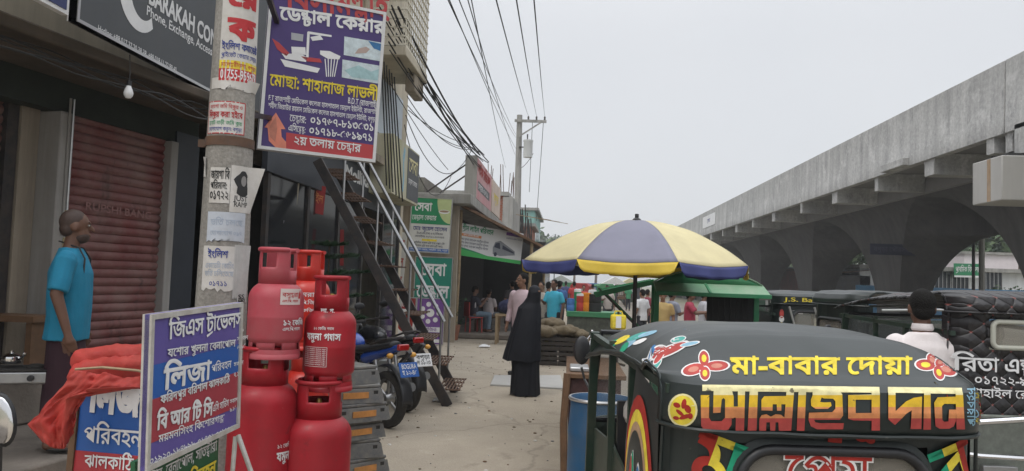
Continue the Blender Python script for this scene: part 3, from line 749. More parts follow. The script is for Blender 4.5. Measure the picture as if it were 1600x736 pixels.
# ================================================================ LEFT ROW OF SHOPS
m_plas = mat('dirty_plaster', (.36, .31, .24), .9, var=.15, vs=2, dirt=(.17, .14, .11), da=.7, ds=1.2, streak=True, bump=.2)
m_plas2 = mat('beige_plaster', (.55, .49, .38), .9, var=.1, vs=2, dirt=(.28, .25, .2), da=.6, ds=.8, streak=True)
m_white_p = mat('whitewashed_pillar', (.30, .29, .275), .8, var=.15, vs=3, dirt=(.2, .18, .16), da=.6, ds=2, streak=True)
m_cano = mat('canopy_brown', (.10, .075, .055), .9, var=.3, vs=4, dirt=(.05, .045, .035), da=.7, ds=2); m_cano2 = mat('lintel_shaded', (.022, .028, .022), .9, var=.3)  # lintel near black: shade under the canopy is in its colour
m_dkint = mat('dark_interior', (.022, .021, .021), .85, var=.3)  # near black stands in for shade inside shops; also black goods
m_dkblue = mat('dark_panel', (.03, .035, .045), .5, var=.2)
m_step = mat('step_cement', (.22, .19, .16), .9, var=.2, dirt=(.1, .085, .07), da=.6, ds=2, bump=.3)
m_alu = mat('aluminium', (.5, .5, .5), .35, .8, var=.1)
m_brown = mat('brown_wood', (.13, .07, .035), .7, var=.35, vs=6)
m_bamb = mat('bamboo', (.30, .22, .13), .7, var=.3, vs=8)
m_rust = mat('rusty_iron', (.10, .07, .055), .8, .2, var=.3, vs=9, dirt=(.2, .09, .04), da=.5, ds=5)
m_dkiron = mat('dark_iron', (.03, .03, .033), .45, .4, var=.3, vs=9, dirt=(.12, .09, .07), da=.5, ds=7)
# shutter material: slats with faded red paint
m_shut = mat('shutter_red', (.15, .036, .034), .6, var=.25, vs=4, dirt=(.24, .16, .145), da=.75, ds=2.2, dsharp=.15)
spots(m_shut, (.05, .03, .026), 5, .58, .68, .7, 4, (1, 1, .3))
m_shut2 = mat('shutter_dark', (.10, .035, .03), .6, var=.2, dirt=(.2, .15, .13), da=.5, ds=3)
A0 = at(92, 400, 6.4); A0.z = 0; ad = V((sin(radians(10)), cos(radians(10)), 0)); an = V((ad.y, -ad.x, 0))   # facade line and its outward normal (to the street)
def fa(t, o, z): return A0+ad*t+an*o+V((0, 0, z))
def ft(px, py=400):
    q = plane(px, py, A0, an)-A0; return q.dot(ad)
def fbox(mb, t0, t1, o0, o1, z0, z1, m): mb.prism([fa(t0, o0, z0), fa(t0, o1, z0), fa(t0, o1, z1), fa(t0, o0, z1)], ad*(t1-t0), m)
bA = thing('shop_building', 'brown weathered shop row with faded red roller shutters at the near left', 'building', fa(0, -1, 0))
t0, t1 = ft(97), ft(247, 500)
mb = MB()
fbox(mb, -3.2, -3.0, -3, 0, 0, 3.1, m_plas); fbox(mb, t1+.12, t1+.5, -3, 0, 0, 3.1, m_dkblue); fbox(mb, -3.2, t1+.5, -3.2, -3.0, 0, 3.1, m_plas)
fbox(mb, -.30, -.12, -3, -.18, .8, 3.1, m_plas); mb.build('wall', bA, 1)
mb = MB(); fbox(mb, -3.2, t1+.5, -3.2, .80, 3.26, 3.36, m_cano); mb.build('canopy_slab', bA, 1, bevel=.02); mb = MB(); fbox(mb, -3.2, t1+.5, -3.2, .2, 3.362, 7.5, m_plas2); mb.build('upper_wall', bA, 1)
mb = MB(); fbox(mb, -3.2, t1+.5, -.4, -.02, 2.98, 3.258, m_cano2); mb.build('lintel', bA, 1)  # dark box added for the shaded void above the shutters
mb = MB(); fbox(mb, -3.2, t1+.2, -3, .12, .334, .80, m_step); mb.build('plinth', bA, 1, bevel=.02)
mb = MB(); fbox(mb, -3.2, t1+.2, -.5, 1.25, 0, .33, m_step); mb.build('step', bA, 1, bevel=.02)
for ta, tb, oa, ob_, m in ((-.115, t0-.025, -.25, .04, m_white_p), (t0-.02, t0+.02, -.06, .02, m_alu), (t1, t1+.11, -.25, .04, m_white_p)):
    mb = MB(); fbox(mb, ta, tb, oa, ob_, .8, 2.975, m); mb.build('pillar', bA, 1, bevel=.01)
mb = MB(); fbox(mb, -.42, -.31, -.3, -.2, .8, 3.1, m_dkiron); mb.build('door_post', bA, 1)
def shutter(ta, tb, za, zb, m, o=-.06):
    mb = MB(); pitch = .082; N = int((zb-za)/pitch); pr = []
    for k in range(N):
        for f, q in ((0, 0), (.12, .006), (.3, .016), (.5, .020), (.7, .016), (.88, .006), (.97, -.006)): pr.append((za+(k+f)*pitch, q))
    mb.grid(lambda u, v: V((0, 0, 0)), 1, 1, m) if False else None
    vs = []; fs = []
    for z, q in pr:
        for i in range(5): t = ta+(tb-ta)*i/4; vs.append(fa(t, o+q, z))
    for j in range(len(pr)-1):
        for i in range(4): fs.append((j*5+i, j*5+i+1, (j+1)*5+i+1, (j+1)*5+i))
    mb.add(vs, fs, m); return mb
sh = shutter(t0+.02, t1-.0, .8, 3.1, m_shut).build('roller_shutter', bA, 1, ang=60); sh['label'] = 'closed faded red roller shutter'
pS = Panel(fa(t0, -.034, 0), fa(t1, -.034, 0)); mb = MB(); pxtext(mb, pS, 'RUPSHI BANG', 132, 327, 236, 343, 11, mat('faded_paint', (.24, .12, .11), .7, var=.3, vs=20), off=.004); mb.build('lettering', sh)
shutter(-3.0, -.43, 2.55, 3.1, m_shut2, -.25).build('roller_shutter', bA, 1, ang=60)
mb = MB(); fbox(mb, t0-.05, t0-.0, .041, .075, 2.02, 2.12, mat('switch_cream', (.5, .42, .25), .6)); fbox(mb, t0-.05, t0-.0, .041, .07, 1.9, 2.0, m_white_p); fbox(mb, t0-.05, t0-.0, .041, .075, 1.8, 1.88, MATS['switch_cream']); mb.build('switch_box', bA, 1, bevel=.005)
mb = MB(); mb.tube([fa(t0-.03, .05, 3.1), fa(t0-.03, .05, 2.12)], .008, m_alu, 6); mb.tube([fa(t0-.07, .05, 3.1), fa(t0-.07, .05, 1.9)], .01, m_white_p, 6); mb.build('conduit', bA, 1)
# items inside the open shop
st = thing('gas_stove', 'small steel gas stove on the shop plinth at the left edge', 'stove', fa(-.75, 0, .80), 0)
pS = at(20, 590, 5.2)
st.location = pS; st.location.z = .80; st.matrix_basis = M.Translation(st.location) @ M.Rotation(radians(25), 4, 'Z')
mb = MB(); mb.box((0, 0, .055), (.55, .32, .09), m_steel); mb.build('body', st, bevel=.015)
mb = MB(); mb.box((0, 0, .105), (.56, .33, .012), m_black); mb.build('top_plate', st, bevel=.004)
for sx in (-.14, .14):
    mb = MB(); mb.lathe([(.02, .11), (.06, .112), (.06, .125), (.03, .135), (.0001, .135)], m_black, 16, (sx, 0, 0)); mb.build('burner', st)
    mb = MB(); mb.lathe([(.0001, 0), (.022, .0), (.02, .025), (.0001, .025)], m_plast, 12, (sx, -.16, .055), Rx(pi/2)); mb.build('knob', st)
kt = thing('kettle', 'small shiny kettle standing on the gas stove', 'kettle', st.location+V((-.02, 0, .138)))
mb = MB(); mb.lathe([(.0001, 0), (.055, 0), (.065, .02), (.06, .05), (.035, .07), (.012, .075), (.012, .09), (.0001, .095)], m_chrome, 18); mb.build('body', kt)
mb = MB(); mb.tube([V((.05, 0, .03)), V((.09, 0, .06)), V((.1, 0, .08))], .01, m_chrome, 6); mb.build('spout', kt)
mb = MB(); p0 = at(10, 530, 5.9); p0.z = .80
sf = thing('wooden_shelf', 'rough brown wooden shelf inside the open shop', 'shelf', p0); mb.box((-.15, .1, .40), (.8, .3, .05), m_brown); mb.build('board', sf)
for sx in (-.45, .2):
    mb = MB(); mb.box((sx, .1, .19), (.05, .25, .38), m_brown); mb.build('leg', sf)
# lamp bulb under the canopy
lb = at(201, 140, 5.9); tb = thing('light_bulb', 'white round light bulb hanging unlit under the shop canopy', 'light bulb', lb)
mb = MB(); mb.lathe([(.0001, -.075), (.02, -.07), (.034, -.05), (.038, -.03), (.03, 0), (.02, .02), (.018, .03)], mat('bulb_white', (.75, .75, .75), .25, var=0), 16); mb.build('globe', tb)
mb = MB(); mb.lathe([(.019, .03), (.02, .07), (.0001, .075)], m_plast, 12); mb.tube([V((0, 0, .07)), V((-.01, .02, .15)), V((-.04, .05, .3))], .005, m_black, 5); mb.build('socket', tb)
# signs on the canopy
m_sgrey = mat('sign_charcoal', (.062, .068, .076), .55, var=.12, vs=3, dirt=(.10, .10, .1), da=.35, ds=1.2, streak=True)
m_ink = mat('ink_white', (.72, .72, .72), .6, var=.08, vs=6); m_inkd = mat('ink_dark', (.03, .035, .06), .6, var=0)
X1 = -3.55
p = Panel(atx(118, 50, X1)*1, atx(352, 170, X1)); p.O.z = 3.38; p = Panel((X1, p.O.y, 3.38), (X1, p.O.y+4.0, 3.38), 1.55)
sg = thing('signboard', 'dark grey phone shop signboard with white English lettering above the shutters', 'signboard', (X1-.1, p.O.y+2, 3.36))
mb = MB(); p.slab(mb, m_sgrey, .06); mb.build('panel', sg, 1)
mb = MB(); p.frame(mb, m_alu, .025, .08, .008); mb.build('frame', sg, 1)
mb = MB()
pxtext(mb, p, 'BARAKAH COMPUTER', 231, 0, 352, 74, 22, m_ink, bold=.02) if False else None
a = puv(p, 231, 4); text(mb, 'BARAKAH COMPUTER', p.pt, a[0], a[1], .135, m_ink, w=1.75, bold=.03)
a = puv(p, 228, 22); text(mb, 'Phone, Exchange, Accessories', p.pt, a[0], a[1], .07, m_ink, w=1.42)
a = puv(p, 152, 48); text(mb, 'Hotline: +88 017 37 20 38 38, +88 018 11 22 99 40', p.pt, a[0], a[1], .042, m_ink, w=puv(p, 275, 116)[0]-a[0], bold=.005)
c = puv(p, 219, -8)
arc = [(c[0]+.30*cos(a_), c[1]+.30*sin(a_)) for a_ in [pi*.80+i*pi*.95/20 for i in range(21)]]+[(c[0]+.05+.19*cos(a_), c[1]+.03+.22*sin(a_)) for a_ in [pi*.80+i*pi*.95/20 for i in range(20, -1, -1)]]
flat(mb, arc, p.pt, m_ink, .003)
mb.build('lettering', sg, 1)
p2 = Panel((X1-.02, 3.6, 3.40), (X1-.02, p.O.y-.06, 3.40), 1.2)
sg = thing('signboard', 'white and navy shop sign cut off at the top left corner', 'signboard', (X1-.1, 4.5, 3.38))
mb = MB(); p2.slab(mb, m_ink, .05); mb.build('panel', sg, 1); mb = MB(); p2.slab(mb, mat('navy', (.03, .04, .13), .6), .01, .03, .03, p2.w-.03, p2.h-.03, .006); mb.build('inner_panel', sg, 1)
mb = MB(); a = puv(p2, 52, 14); text(mb, 'বগুড়া।', p2.pt, p2.w-.12, .14, .11, m_ink, align='r', off=.012); mb.build('lettering', sg, 1)
# ---------------------------------------------------------------- phone shop with upper floors
XB = -3.65
bB = thing('apartment_building', 'beige multi-storey building with a dark phone shop below and barred balcony above', 'building', (XB-1.5, 12.5, 0))
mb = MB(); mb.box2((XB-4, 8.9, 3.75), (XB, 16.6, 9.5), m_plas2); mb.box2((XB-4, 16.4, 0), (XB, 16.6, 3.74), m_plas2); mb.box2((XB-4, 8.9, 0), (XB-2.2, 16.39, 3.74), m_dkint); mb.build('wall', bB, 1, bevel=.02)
mb = MB(); mb.box2((XB-2.2, 8.9, 0), (XB+.35, 16.39, .2), m_step); mb.build('shop_floor', bB, 1, bevel=.02)
mb = MB(); mb.box2((XB-2.2, 8.9, 3.62), (XB+.3, 16.6, 3.745), m_plas); mb.build('slab', bB, 1)
mb = MB(); mb.box2((XB-.05, 8.9, 2.85), (XB+.02, 16.2, 3.6), m_dkblue); fsc = mb.build('fascia', bB, 1)
pf = Panel((XB+.02, 8.9, 2.85), (XB+.02, 16.2, 2.85), .75); mb = MB(); pxtext(mb, pf, 'Mollika Brothers', 539, 277, 616, 312, 19, m_ink, bold=.03); mb.build('lettering', fsc)
for k in range(6):
    mb = MB(); y = 9.0+k*1.45; mb.box2((XB-.06, y, .2), (XB, y+.09, 2.85), m_dkiron); mb.build('mullion', bB, 1)
for k in range(5):
    if k == 3: continue
    mb = MB(); y = 9.09+k*1.45; mb.box2((XB-.04, y, .2), (XB-.03, y+1.36, 2.85), mat('tinted_glass', (.02, .022, .025), .08, var=0, spec=.6)); mb.build('shop_glass', bB, 1)
for (y0, y1, z0, z1) in ((9.6, 11, 4.6, 6), (12, 13.4, 4.6, 6)):
    mb = MB(); mb.box2((XB+.002, y0, z0), (XB+.03, y1, z1), m_alu); wd = mb.build('window', bB, 1); mb = MB(); mb.box2((XB+.031, y0+.06, z0+.06), (XB+.036, y1-.06, z1-.06), MATS['tinted_glass']); mb.build('pane', wd, 0); wd.children[0].matrix_parent_inverse = wd.parent.matrix_basis @ M.Identity(4) if False else M.Identity(4)
pt_ = at(612, 175, 14.4)
mb = MB(); mb.box2((XB+.002, 13.8, 4.3), (XB+.05, 15.9, 5.35), mat('pale_blue_panel', (.5, .56, .62), .6)); mb.build('pale_panel', bB, 1)
mb = MB(); mb.box2((XB-.1, 12.9, 5.45), (XB+.74, 14.9, 5.62), m_plas2); mb.box2((XB+.5, 14.0, 5.1), (XB+.68, 14.85, 5.449), m_plas) ; mb.build('balcony_slab', bB, 1, bevel=.02)
m_latt = mat('lattice_cream', (.62, .58, .48), .7, var=.1)
mb = MB()
for z in [5.62+.16*i for i in range(24)]:
    mb.box2((XB+.70, 12.9, z), (XB+.73, 14.9, z+.025), m_latt); mb.box2((XB+.1, 12.9, z), (XB+.70, 12.93, z+.025), m_latt)
for i in range(13):
    y = 12.92+i*.158; mb.box2((XB+.705, y, 5.62), (XB+.725, y+.022, 9.4), m_latt)
for i in range(5): mb.box2((XB+.1+i*.14, 12.905, 5.62), (XB+.122+i*.14, 12.925, 9.4), m_latt)
mb.build('balcony_lattice', bB, 1)
mb = MB(); mb.tube([V((XB+.08, 12.6, 3.76)), V((XB+.08, 12.7, 9.4))], .05, m_plas, 8); mb.build('drain_pipe', bB, 1)
# things hung in the phone shop
def board(name, label, cat, p, m, th=.015, frame=None, group=None):
    t = thing(name, label, cat, p.pt(p.w/2, 0, -th), 0, group); mb = MB(); p.slab(mb, m, th); mb.build('panel', t, 1)
    if frame: mb = MB(); p.frame(mb, frame, .02, th+.012, .008); mb.build('frame', t, 1)
    return t
m_redp = mat('poster_red', (.30, .025, .025), .6, var=.15, vs=5)
p = Panel(at(468, 328, 10.6), at(505, 336, 11.0), .42); t = board('poster', 'red hanging poster with orange lettering inside the dark phone shop', 'poster', p, m_redp); mb = MB(); text(mb, 'মোবাইল', p.pt, p.w/2, .16, .11, P_or, align='c', maxw=p.w*.85); mb.build('lettering', t, 1)
p = Panel(at(442, 318, 10.0), at(464, 321, 10.1), .38); board('notice', 'pale blank notice sheet on the dark shop wall above the gas cylinders', 'notice', p, m_plas2)
p = Panel(at(421, 382, 9.6), at(439, 384, 9.65), .33); t = board('payment_sign', 'white payment stand with a pink border behind the gas cylinders', 'sign', p, m_ink); mb = MB()
for r in ((.01, .01, .99, .06), (.01, .62, .99, .7), (.01, .06, .12, .62), (.88, .06, .99, .62)): rect(mb, r[0]*p.w, r[1]*p.h, r[2]*p.w, r[3]*p.h, p.pt, mat('pink', (.55, .05, .18), .5), .003)
mb.build('pink_border', t, 1)
p = Panel(at(531, 415, 11.5), at(537, 415, 11.52), .55); t = board('pennant', 'narrow red and white pennant hanging in the shop entrance', 'pennant', p, m_redp, .006)
# projecting box sign with Bengali word
XS = -3.2
p = Panel((XS, 13.5, 3.12), (XS, 15.9, 3.12), 1.08)
t = thing('box_sign', 'stained box sign with a dark panel, jutting above the phone shop beside the balcony', 'sign', (XS-.2, 14.7, 3.1))
mb = MB(); p.slab(mb, mat('cream_stained', (.50, .47, .38), .7, var=.1, dirt=(.30, .30, .10), da=.6, ds=1.3, streak=True), .42); mb.build('box', t, 1, bevel=.01)
mb = MB(); p.slab(mb, m_sgrey, .01, 1.25, .05, 2.37, 1.04, .006); mb.build('dark_panel', t, 1)
mb = MB(); text(mb, 'সেবা', p.pt, 1.35, .6, .26, P_y1, w=.85, off=.01); text(mb, 'ডেন্টাল কেয়ার', p.pt, 1.35, .36, .09, m_ink, w=.85, off=.01)
flat(mb, [(.85, .1), (.95, .15), (1.0, .4), (.93, .7), (1.02, .95), (.9, 1.0), (.8, .8), (.88, .45)], p.pt, P_lb, .003); mb.build('lettering', t, 1)
# ---------------------------------------------------------------- metal staircase
S_n0, S_n1 = at(700, 634, 9.9), at(496, 250, 9.9); S_n0.z = 0
S_f0 = at(712, 612, 11.1); S_f0.z = 0; S_f1 = S_f0+(S_n1-S_n0)
sc_ = thing('metal_staircase', 'steep dark metal staircase with steel pipe handrails up to the first floor', 'staircase', S_n0)
for a, b in ((S_n0, S_n1), (S_f0, S_f1)):
    mb = MB(); mb.bar(a, b, .05, .13, m_dkiron); mb.build('stringer', sc_, 1, bevel=.006)
nT = 10
for k in range(1, nT+1):
    f = (k-.35)/nT; a = S_n0.lerp(S_n1, f); b = S_f0.lerp(S_f1, f); mb = MB(); d = (b-a).normalized()
    xx = V((1, 0, 0))
    for q in range(7): mb.bar(a+xx*(-.02+.045*q)+d*.03, b+xx*(-.02+.045*q)-d*.03, .018, .014, m_rust)
    for e in (.05, .35, .65, .95): mb.bar(a.lerp(b, e)+xx*-.03, a.lerp(b, e)+xx*.27, .02, .02, m_rust)
    mb.build('tread', sc_, 1)
for a, b in ((S_n0, S_n1), (S_f0, S_f1)):
    off = V((0, 0, .92)); mb = MB(); mb.tube([a.lerp(b, .05)+off, a.lerp(b, 1.0)+off], .024, m_steel, 8); mb.build('handrail', sc_, 1)
    for f in (.07, .3, .55, .8):
        q = a.lerp(b, f); mb = MB(); mb.tube([q, q+off], .016, m_steel, 6); mb.build('baluster', sc_, 1)
# ---------------------------------------------------------------- clinic and low shops
YC = 19.5
bC = thing('clinic_building', 'low concrete-roofed clinic and shop row with a dark open front', 'building', (-4, 23, 0))
m_roomd = mat('mossy_dark_slab', (.17, .165, .145), .95, var=.2, vs=3, dirt=(.08, .085, .06), da=.7, ds=2)
m_slab = mat('weathered_slab', (.36, .35, .33), .9, var=.15, vs=2, dirt=(.16, .16, .14), da=.7, ds=1, streak=True)
mb = MB(); mb.box2((-6, YC, 0), (-2.85, YC+.2, 3.5), m_plas); mb.box2((-6, YC+.21, 0), (-4.4, 33, 3.5), m_dkint); mb.box2((-4.39, 30.8, 0), (-.95, 31, 3.2), m_dkint); mb.build('wall', bC, 1)  # far end wall added to keep light out and darken the interior
mb = MB(); mb.box2((-6, YC-.3, 3.52), (-2.5, 33.2, 3.78), m_slab); mb.build('roof_slab', bC, 1, bevel=.02)
mb = MB(); mb.box2((-6, 21.0, 0), (-1.3, 33, .14), m_step); mb.build('platform', bC, 1, bevel=.03)
mb = MB()
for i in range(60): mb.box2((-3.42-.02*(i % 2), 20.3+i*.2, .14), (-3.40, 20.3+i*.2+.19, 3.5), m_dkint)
mb.build('shutter_wall', bC, 1)
mb = MB(); mb.box2((-6.2, 22.5, 3.79), (-4.35, 26, 4.6), m_roomd); mb.build('roof_room', bC, 1)
aw = thing('awning', 'brown sagging tin awning on bamboo poles over the low shops', 'awning', (-1.8, 24, 2.6))
a0 = at(722, 318, 19.9); a1 = at(861, 389, 21.6)
def awn(u, v):
    p = a0.lerp(a1, u); q = p+V((.1, 9.5, .05)); r = p.lerp(q, v); r.z += .015*sin(r.y*42)-.05*sin(pi*u); return r
mb = MB(); mb.grid(awn, 8, 120, m_rust); mb.build('sheet', aw, 1, solid=.012)
mb = MB(); mb.bar(a0+V((0, -.02, -.06)), a1+V((0, -.02, -.06)), .07, .07, m_brown); mb.bar(a1+V((-.1, 0, -.06)), a1+V((0, 9.5, -.02)), .06, .06, m_brown); mb.build('beam', aw, 1)
for (x, y, tx) in ((712, 20.3, .0), (822, 21.3, .06), (846, 25, 0)):
    b_ = at(x, 505, y); b_.z = .14; mb = MB(); tp = b_+V((tx+.03, 0, 0)); tp.z = 3.45 if x < 750 else 2.75; mb.tube([b_, b_.lerp(tp, .5)+V((.012, 0, 0)), tp], .045, m_bamb, 8); mb.build('pole', aw, 1)
m_sgreen = mat('sign_green', (.015, .22, .09), .5, var=.1, vs=4); m_steal = mat('sign_teal', (.01, .20, .14), .5, var=.1, vs=3); m_spale = mat('sign_pale', (.55, .55, .52), .6, var=.06)
m_blue = mat('sign_blue', (.03, .12, .40), .5, var=.1); m_navyi = mat('ink_navy', (.03, .04, .18), .6, var=0); m_purp = mat('sign_purple', (.17, .07, .28), .5, var=.12)
p = Panel(at(637, 393, 19.1), at(702, 397, 19.1), 1.40); t = board('clinic_sign', 'green and white dental clinic sign with a big smile photo under the roof slab', 'signboard', p, m_spale, .06, m_alu)
mb = MB(); rect(mb, .03, .72, p.w-.03, p.h-.03, p.pt, m_sgreen, .003)
flat(mb, [(p.w-.03, p.h-.03)]+[(p.w-.03-.36*cos(a_)*1.0, p.h-.03-.62*sin(a_)) for a_ in [i*pi/24 for i in range(13)]], p.pt, mat('leaf_pale', (.45, .52, .25), .5), .004)
flat(mb, ring(p.w-.2, 1.05, .14, .05, 16), p.pt, m_ink, .005); flat(mb, ring(p.w-.2, 1.06, .12, .028, 16), p.pt, mat('lip', (.3, .2, .12), .5), .006)
text(mb, 'সেবা', p.pt, .1, 1.05, .19, m_ink, w=.44, bold=.03, off=.005); text(mb, 'ডেন্টাল কেয়ার', p.pt, .05, .82, .11, m_ink, w=.62, off=.005)
text(mb, 'মোঃ জুয়েল হোসেন', p.pt, p.w/2, .56, .09, m_navyi, w=.86, align='c', bold=.02); text(mb, 'ডি.এম.এফ (ঢাকা) ও দন্ত চিকিৎসক', p.pt, p.w/2, .46, .045, m_inkd, maxw=.66, align='c'); text(mb, 'মোবাইলঃ ০১৭১২-০০৭৭৪৪', p.pt, p.w/2, .38, .045, m_inkd, maxw=.75, align='c')
rect(mb, .34, .29, .72, .345, p.pt, P_yel, .003); text(mb, 'প্রতিদিন সকাল ৯টা হতে দুপুর ২টা', p.pt, p.w/2, .22, .045, m_inkd, maxw=.78, align='c'); text(mb, 'বিকাল ৪টা হতে রাত ৯টা পর্যন্ত', p.pt, p.w/2, .145, .045, m_inkd, maxw=.7, align='c')
rect(mb, .03, .03, p.w-.03, .115, p.pt, m_blue, .003); text(mb, 'সেবা ডেন্টাল কেয়ার, গোহাইল রোড, বগুড়া', p.pt, p.w/2, .055, .04, m_ink, maxw=.95, align='c', off=.005); mb.build('lettering', t, 1)
p = Panel(at(645, 478, 18.9), at(704, 481, 18.9), 1.24); t = board('clinic_board', 'teal board with two large white Bengali words below the clinic sign', 'signboard', p, m_steal, .05, m_alu)
mb = MB(); text(mb, 'সেবা', p.pt, p.w/2, .78, .27, m_ink, w=.62, align='c', bold=.03); text(mb, 'ডেন্টাল', p.pt, p.w/2, .24, .27, m_ink, w=.8, align='c', bold=.03); mb.build('lettering', t, 1)
p = Panel(at(648, 541, 18.5), at(692, 543, 18.5), 1.12); p.O.z = .02; t = board('standing_board', 'purple standing board with a ring of white circles by the clinic', 'signboard', p, m_purp, .04, m_alu)
mb = MB(); c = (p.w*.5, p.h*.68); flat(mb, ring(c[0], c[1], .1, .1), p.pt, m_ink, .003)
for k in range(7): flat(mb, ring(c[0]+.21*cos(k*2*pi/7), c[1]+.21*sin(k*2*pi/7), .06, .06, 14), p.pt, m_ink, .003)
rect(mb, .06, .3, p.w-.06, .42, p.pt, m_ink); rect(mb, .06, .05, p.w-.06, .13, p.pt, m_ink); text(mb, 'ডেন্টাল সেবা', p.pt, p.w/2, .2, .06, m_ink, maxw=.5, align='c'); text(mb, 'ফিজিও', p.pt, p.w/2, .325, .07, m_purp, maxw=.5, align='c', off=.005); mb.build('lettering', t, 1)
p = Panel(at(606, 528, 17.5), at(648, 530, 17.5), .95); t = board('standing_board', 'white board with a red ring emblem and red header beside the purple board', 'signboard', p, m_ink, .04, m_alu)
mb = MB(); rect(mb, .02, .68, p.w-.02, p.h-.02, p.pt, m_redp); flat(mb, ring(p.w*.6, .36, .19, .2), p.pt, P_red, .003); flat(mb, ring(p.w*.6, .36, .12, .13), p.pt, m_ink, .005); flat(mb, ring(p.w*.6, .36, .06, .08), p.pt, P_red, .007); text(mb, 'ডেন্টাল', p.pt, p.w/2, .76, .1, m_ink, maxw=.5, align='c', off=.005); mb.build('lettering', t, 1)
p = Panel(at(601, 478, 16.8), at(627, 480, 16.8), 1.65); t = board('vertical_banner', 'tall white banner with red Bengali words behind the staircase', 'banner', p, m_spale, .02)
mb = MB()
for k, w_ in enumerate(('সেবা', 'ডেন্টাল', 'কেয়ার', 'চেম্বার')): text(mb, w_, p.pt, p.w/2, 1.3-k*.4, .17, P_red, maxw=.3, align='c', bold=.02)
mb.build('lettering', t, 1)
p = Panel(at(706, 397, 20.2), at(813, 413, 21.4), .86); t = board('bus_banner', 'white banner with green stripe and a bus picture hung under the awning', 'banner', p, mat('banner_cloth', (.6, .6, .6), .7, var=.08, vs=2), .01)
mb = MB(); W_ = p.w
text(mb, 'গ্রীন লাইন পরিবহন', p.pt, .22, .68, .12, m_sgreen, w=.95, bold=.025); rect(mb, .22, .53, .82, .60, p.pt, P_or); text(mb, 'বাস সার্ভিস টিকেট', p.pt, .27, .545, .04, m_ink, maxw=.5, off=.004)
for k in range(3): text(mb, 'ঢাকা যশোর খুলনা বেনাপোল সাতক্ষীরা বরিশাল', p.pt, .06, .42-k*.09, .05, m_inkd, w=1.0)
flat(mb, [(0, .0), (W_, 0), (W_, .1), (W_*.5, .09), (0, .2)], p.pt, mat('stripe_green', (.04, .36, .08), .5), .003); flat(mb, [(0, .2), (W_*.5, .09), (W_*.3, .17), (0, .26)], p.pt, m_sgreen, .003)
rect(mb, W_-.55, .74, W_-.02, .83, p.pt, m_purp); text(mb, '০১৭১২-৩০৫০৬০', p.pt, W_-.04, .64, .05, m_navyi, align='r', maxw=.5)
flat(mb, [(1.2, .34), (1.26, .5), (1.42, .56), (1.9, .33), (1.92, .22), (1.45, .14), (1.22, .17)], p.pt, mat('bus_grey', (.2, .21, .23), .4), .004); flat(mb, [(1.24, .36), (1.28, .47), (1.40, .5), (1.44, .33)], p.pt, m_inkd, .005); flat(mb, [(1.5, .45), (1.88, .30), (1.88, .26), (1.5, .34)], p.pt, m_inkd, .005); flat(mb, ring(1.3, .17, .05, .06, 12), p.pt, m_inkd, .006)
flat(mb, [(.05, .68), (.17, .8), (.14, .7), (.19, .68), (.1, .62)], p.pt, P_red); mb.build('lettering', t, 1)
# sign boxes standing on the roof edge
m_pink = mat('faded_pink', (.50, .22, .24), .7, var=.15, vs=3, dirt=(.5, .42, .4), da=.6, ds=2)
p = Panel((-2.52, 20.3, 3.8), (-2.52, 24.2, 3.8), 1.1); t = board('roof_sign', 'faded pink sign box standing on the concrete roof edge', 'sign', p, m_pink, .30)
mb = MB(); p.slab(mb, m_slab, .32, -.04, -.002, -.003, 1.13, .005); mb.build('end_panel', t, 1)
mb = MB(); rect(mb, .3, .25, 3.4, .5, p.pt, m_sgrey); text(mb, 'লাইফ মেডিকেল', p.pt, .3, .7, .25, P_red, w=3.1, bold=.03); text(mb, 'সেন্টার ০১৭১১', p.pt, .4, .3, .14, m_ink, w=2.6, off=.005); mb.build('lettering', t, 1)
p = Panel((-2.5, 24.35, 3.8), (-2.5, 27.2, 3.8), 1.05); t = board('roof_sign', 'cream and pink sign box farther along the roof edge', 'sign', p, mat('faded_cream', (.55, .45, .38), .7, var=.2, vs=1.5), .4)
mb = MB(); text(mb, 'বগুড়া', p.pt, .5, .4, .25, P_yel, w=1.6); mb.build('lettering', t, 1)
mb = MB(); mb.bar((-2.8, 22, 4.8), (-4.2, 22, 3.79), .04, .04, m_dkiron); tag(mb.build('sign_strut'), 'shorter dark iron strut behind the middle of the pink roof sign', 'strut'); mb = MB(); mb.bar((-2.7, 20.4, 4.8), (-3.9, 19.9, 3.78), .04, .04, m_dkiron); tag(mb.build('sign_strut'), 'longer dark iron strut bracing the near end of the pink roof sign', 'strut')

m_cab = mat('cable_grey', (.03, .03, .03), .6, var=0); rnd = random.Random(31)
for i in range(5):
    mb = MB(); pts = [fa(t_, .70+.03*i, 3.255-.03*i+.03*math.sin(t_*5+i*2)-.05*abs(math.sin(t_*1.7+i))) for t_ in [-1.6+.16*k for k in range(20)]]; mb.tube(pts, .006+.002*(i % 2), m_cab, 5); tag(mb.build('service_cable'), 'loose dark cable sagging along the underside of the near shop canopy', 'cable', 'cables under the shop canopy')
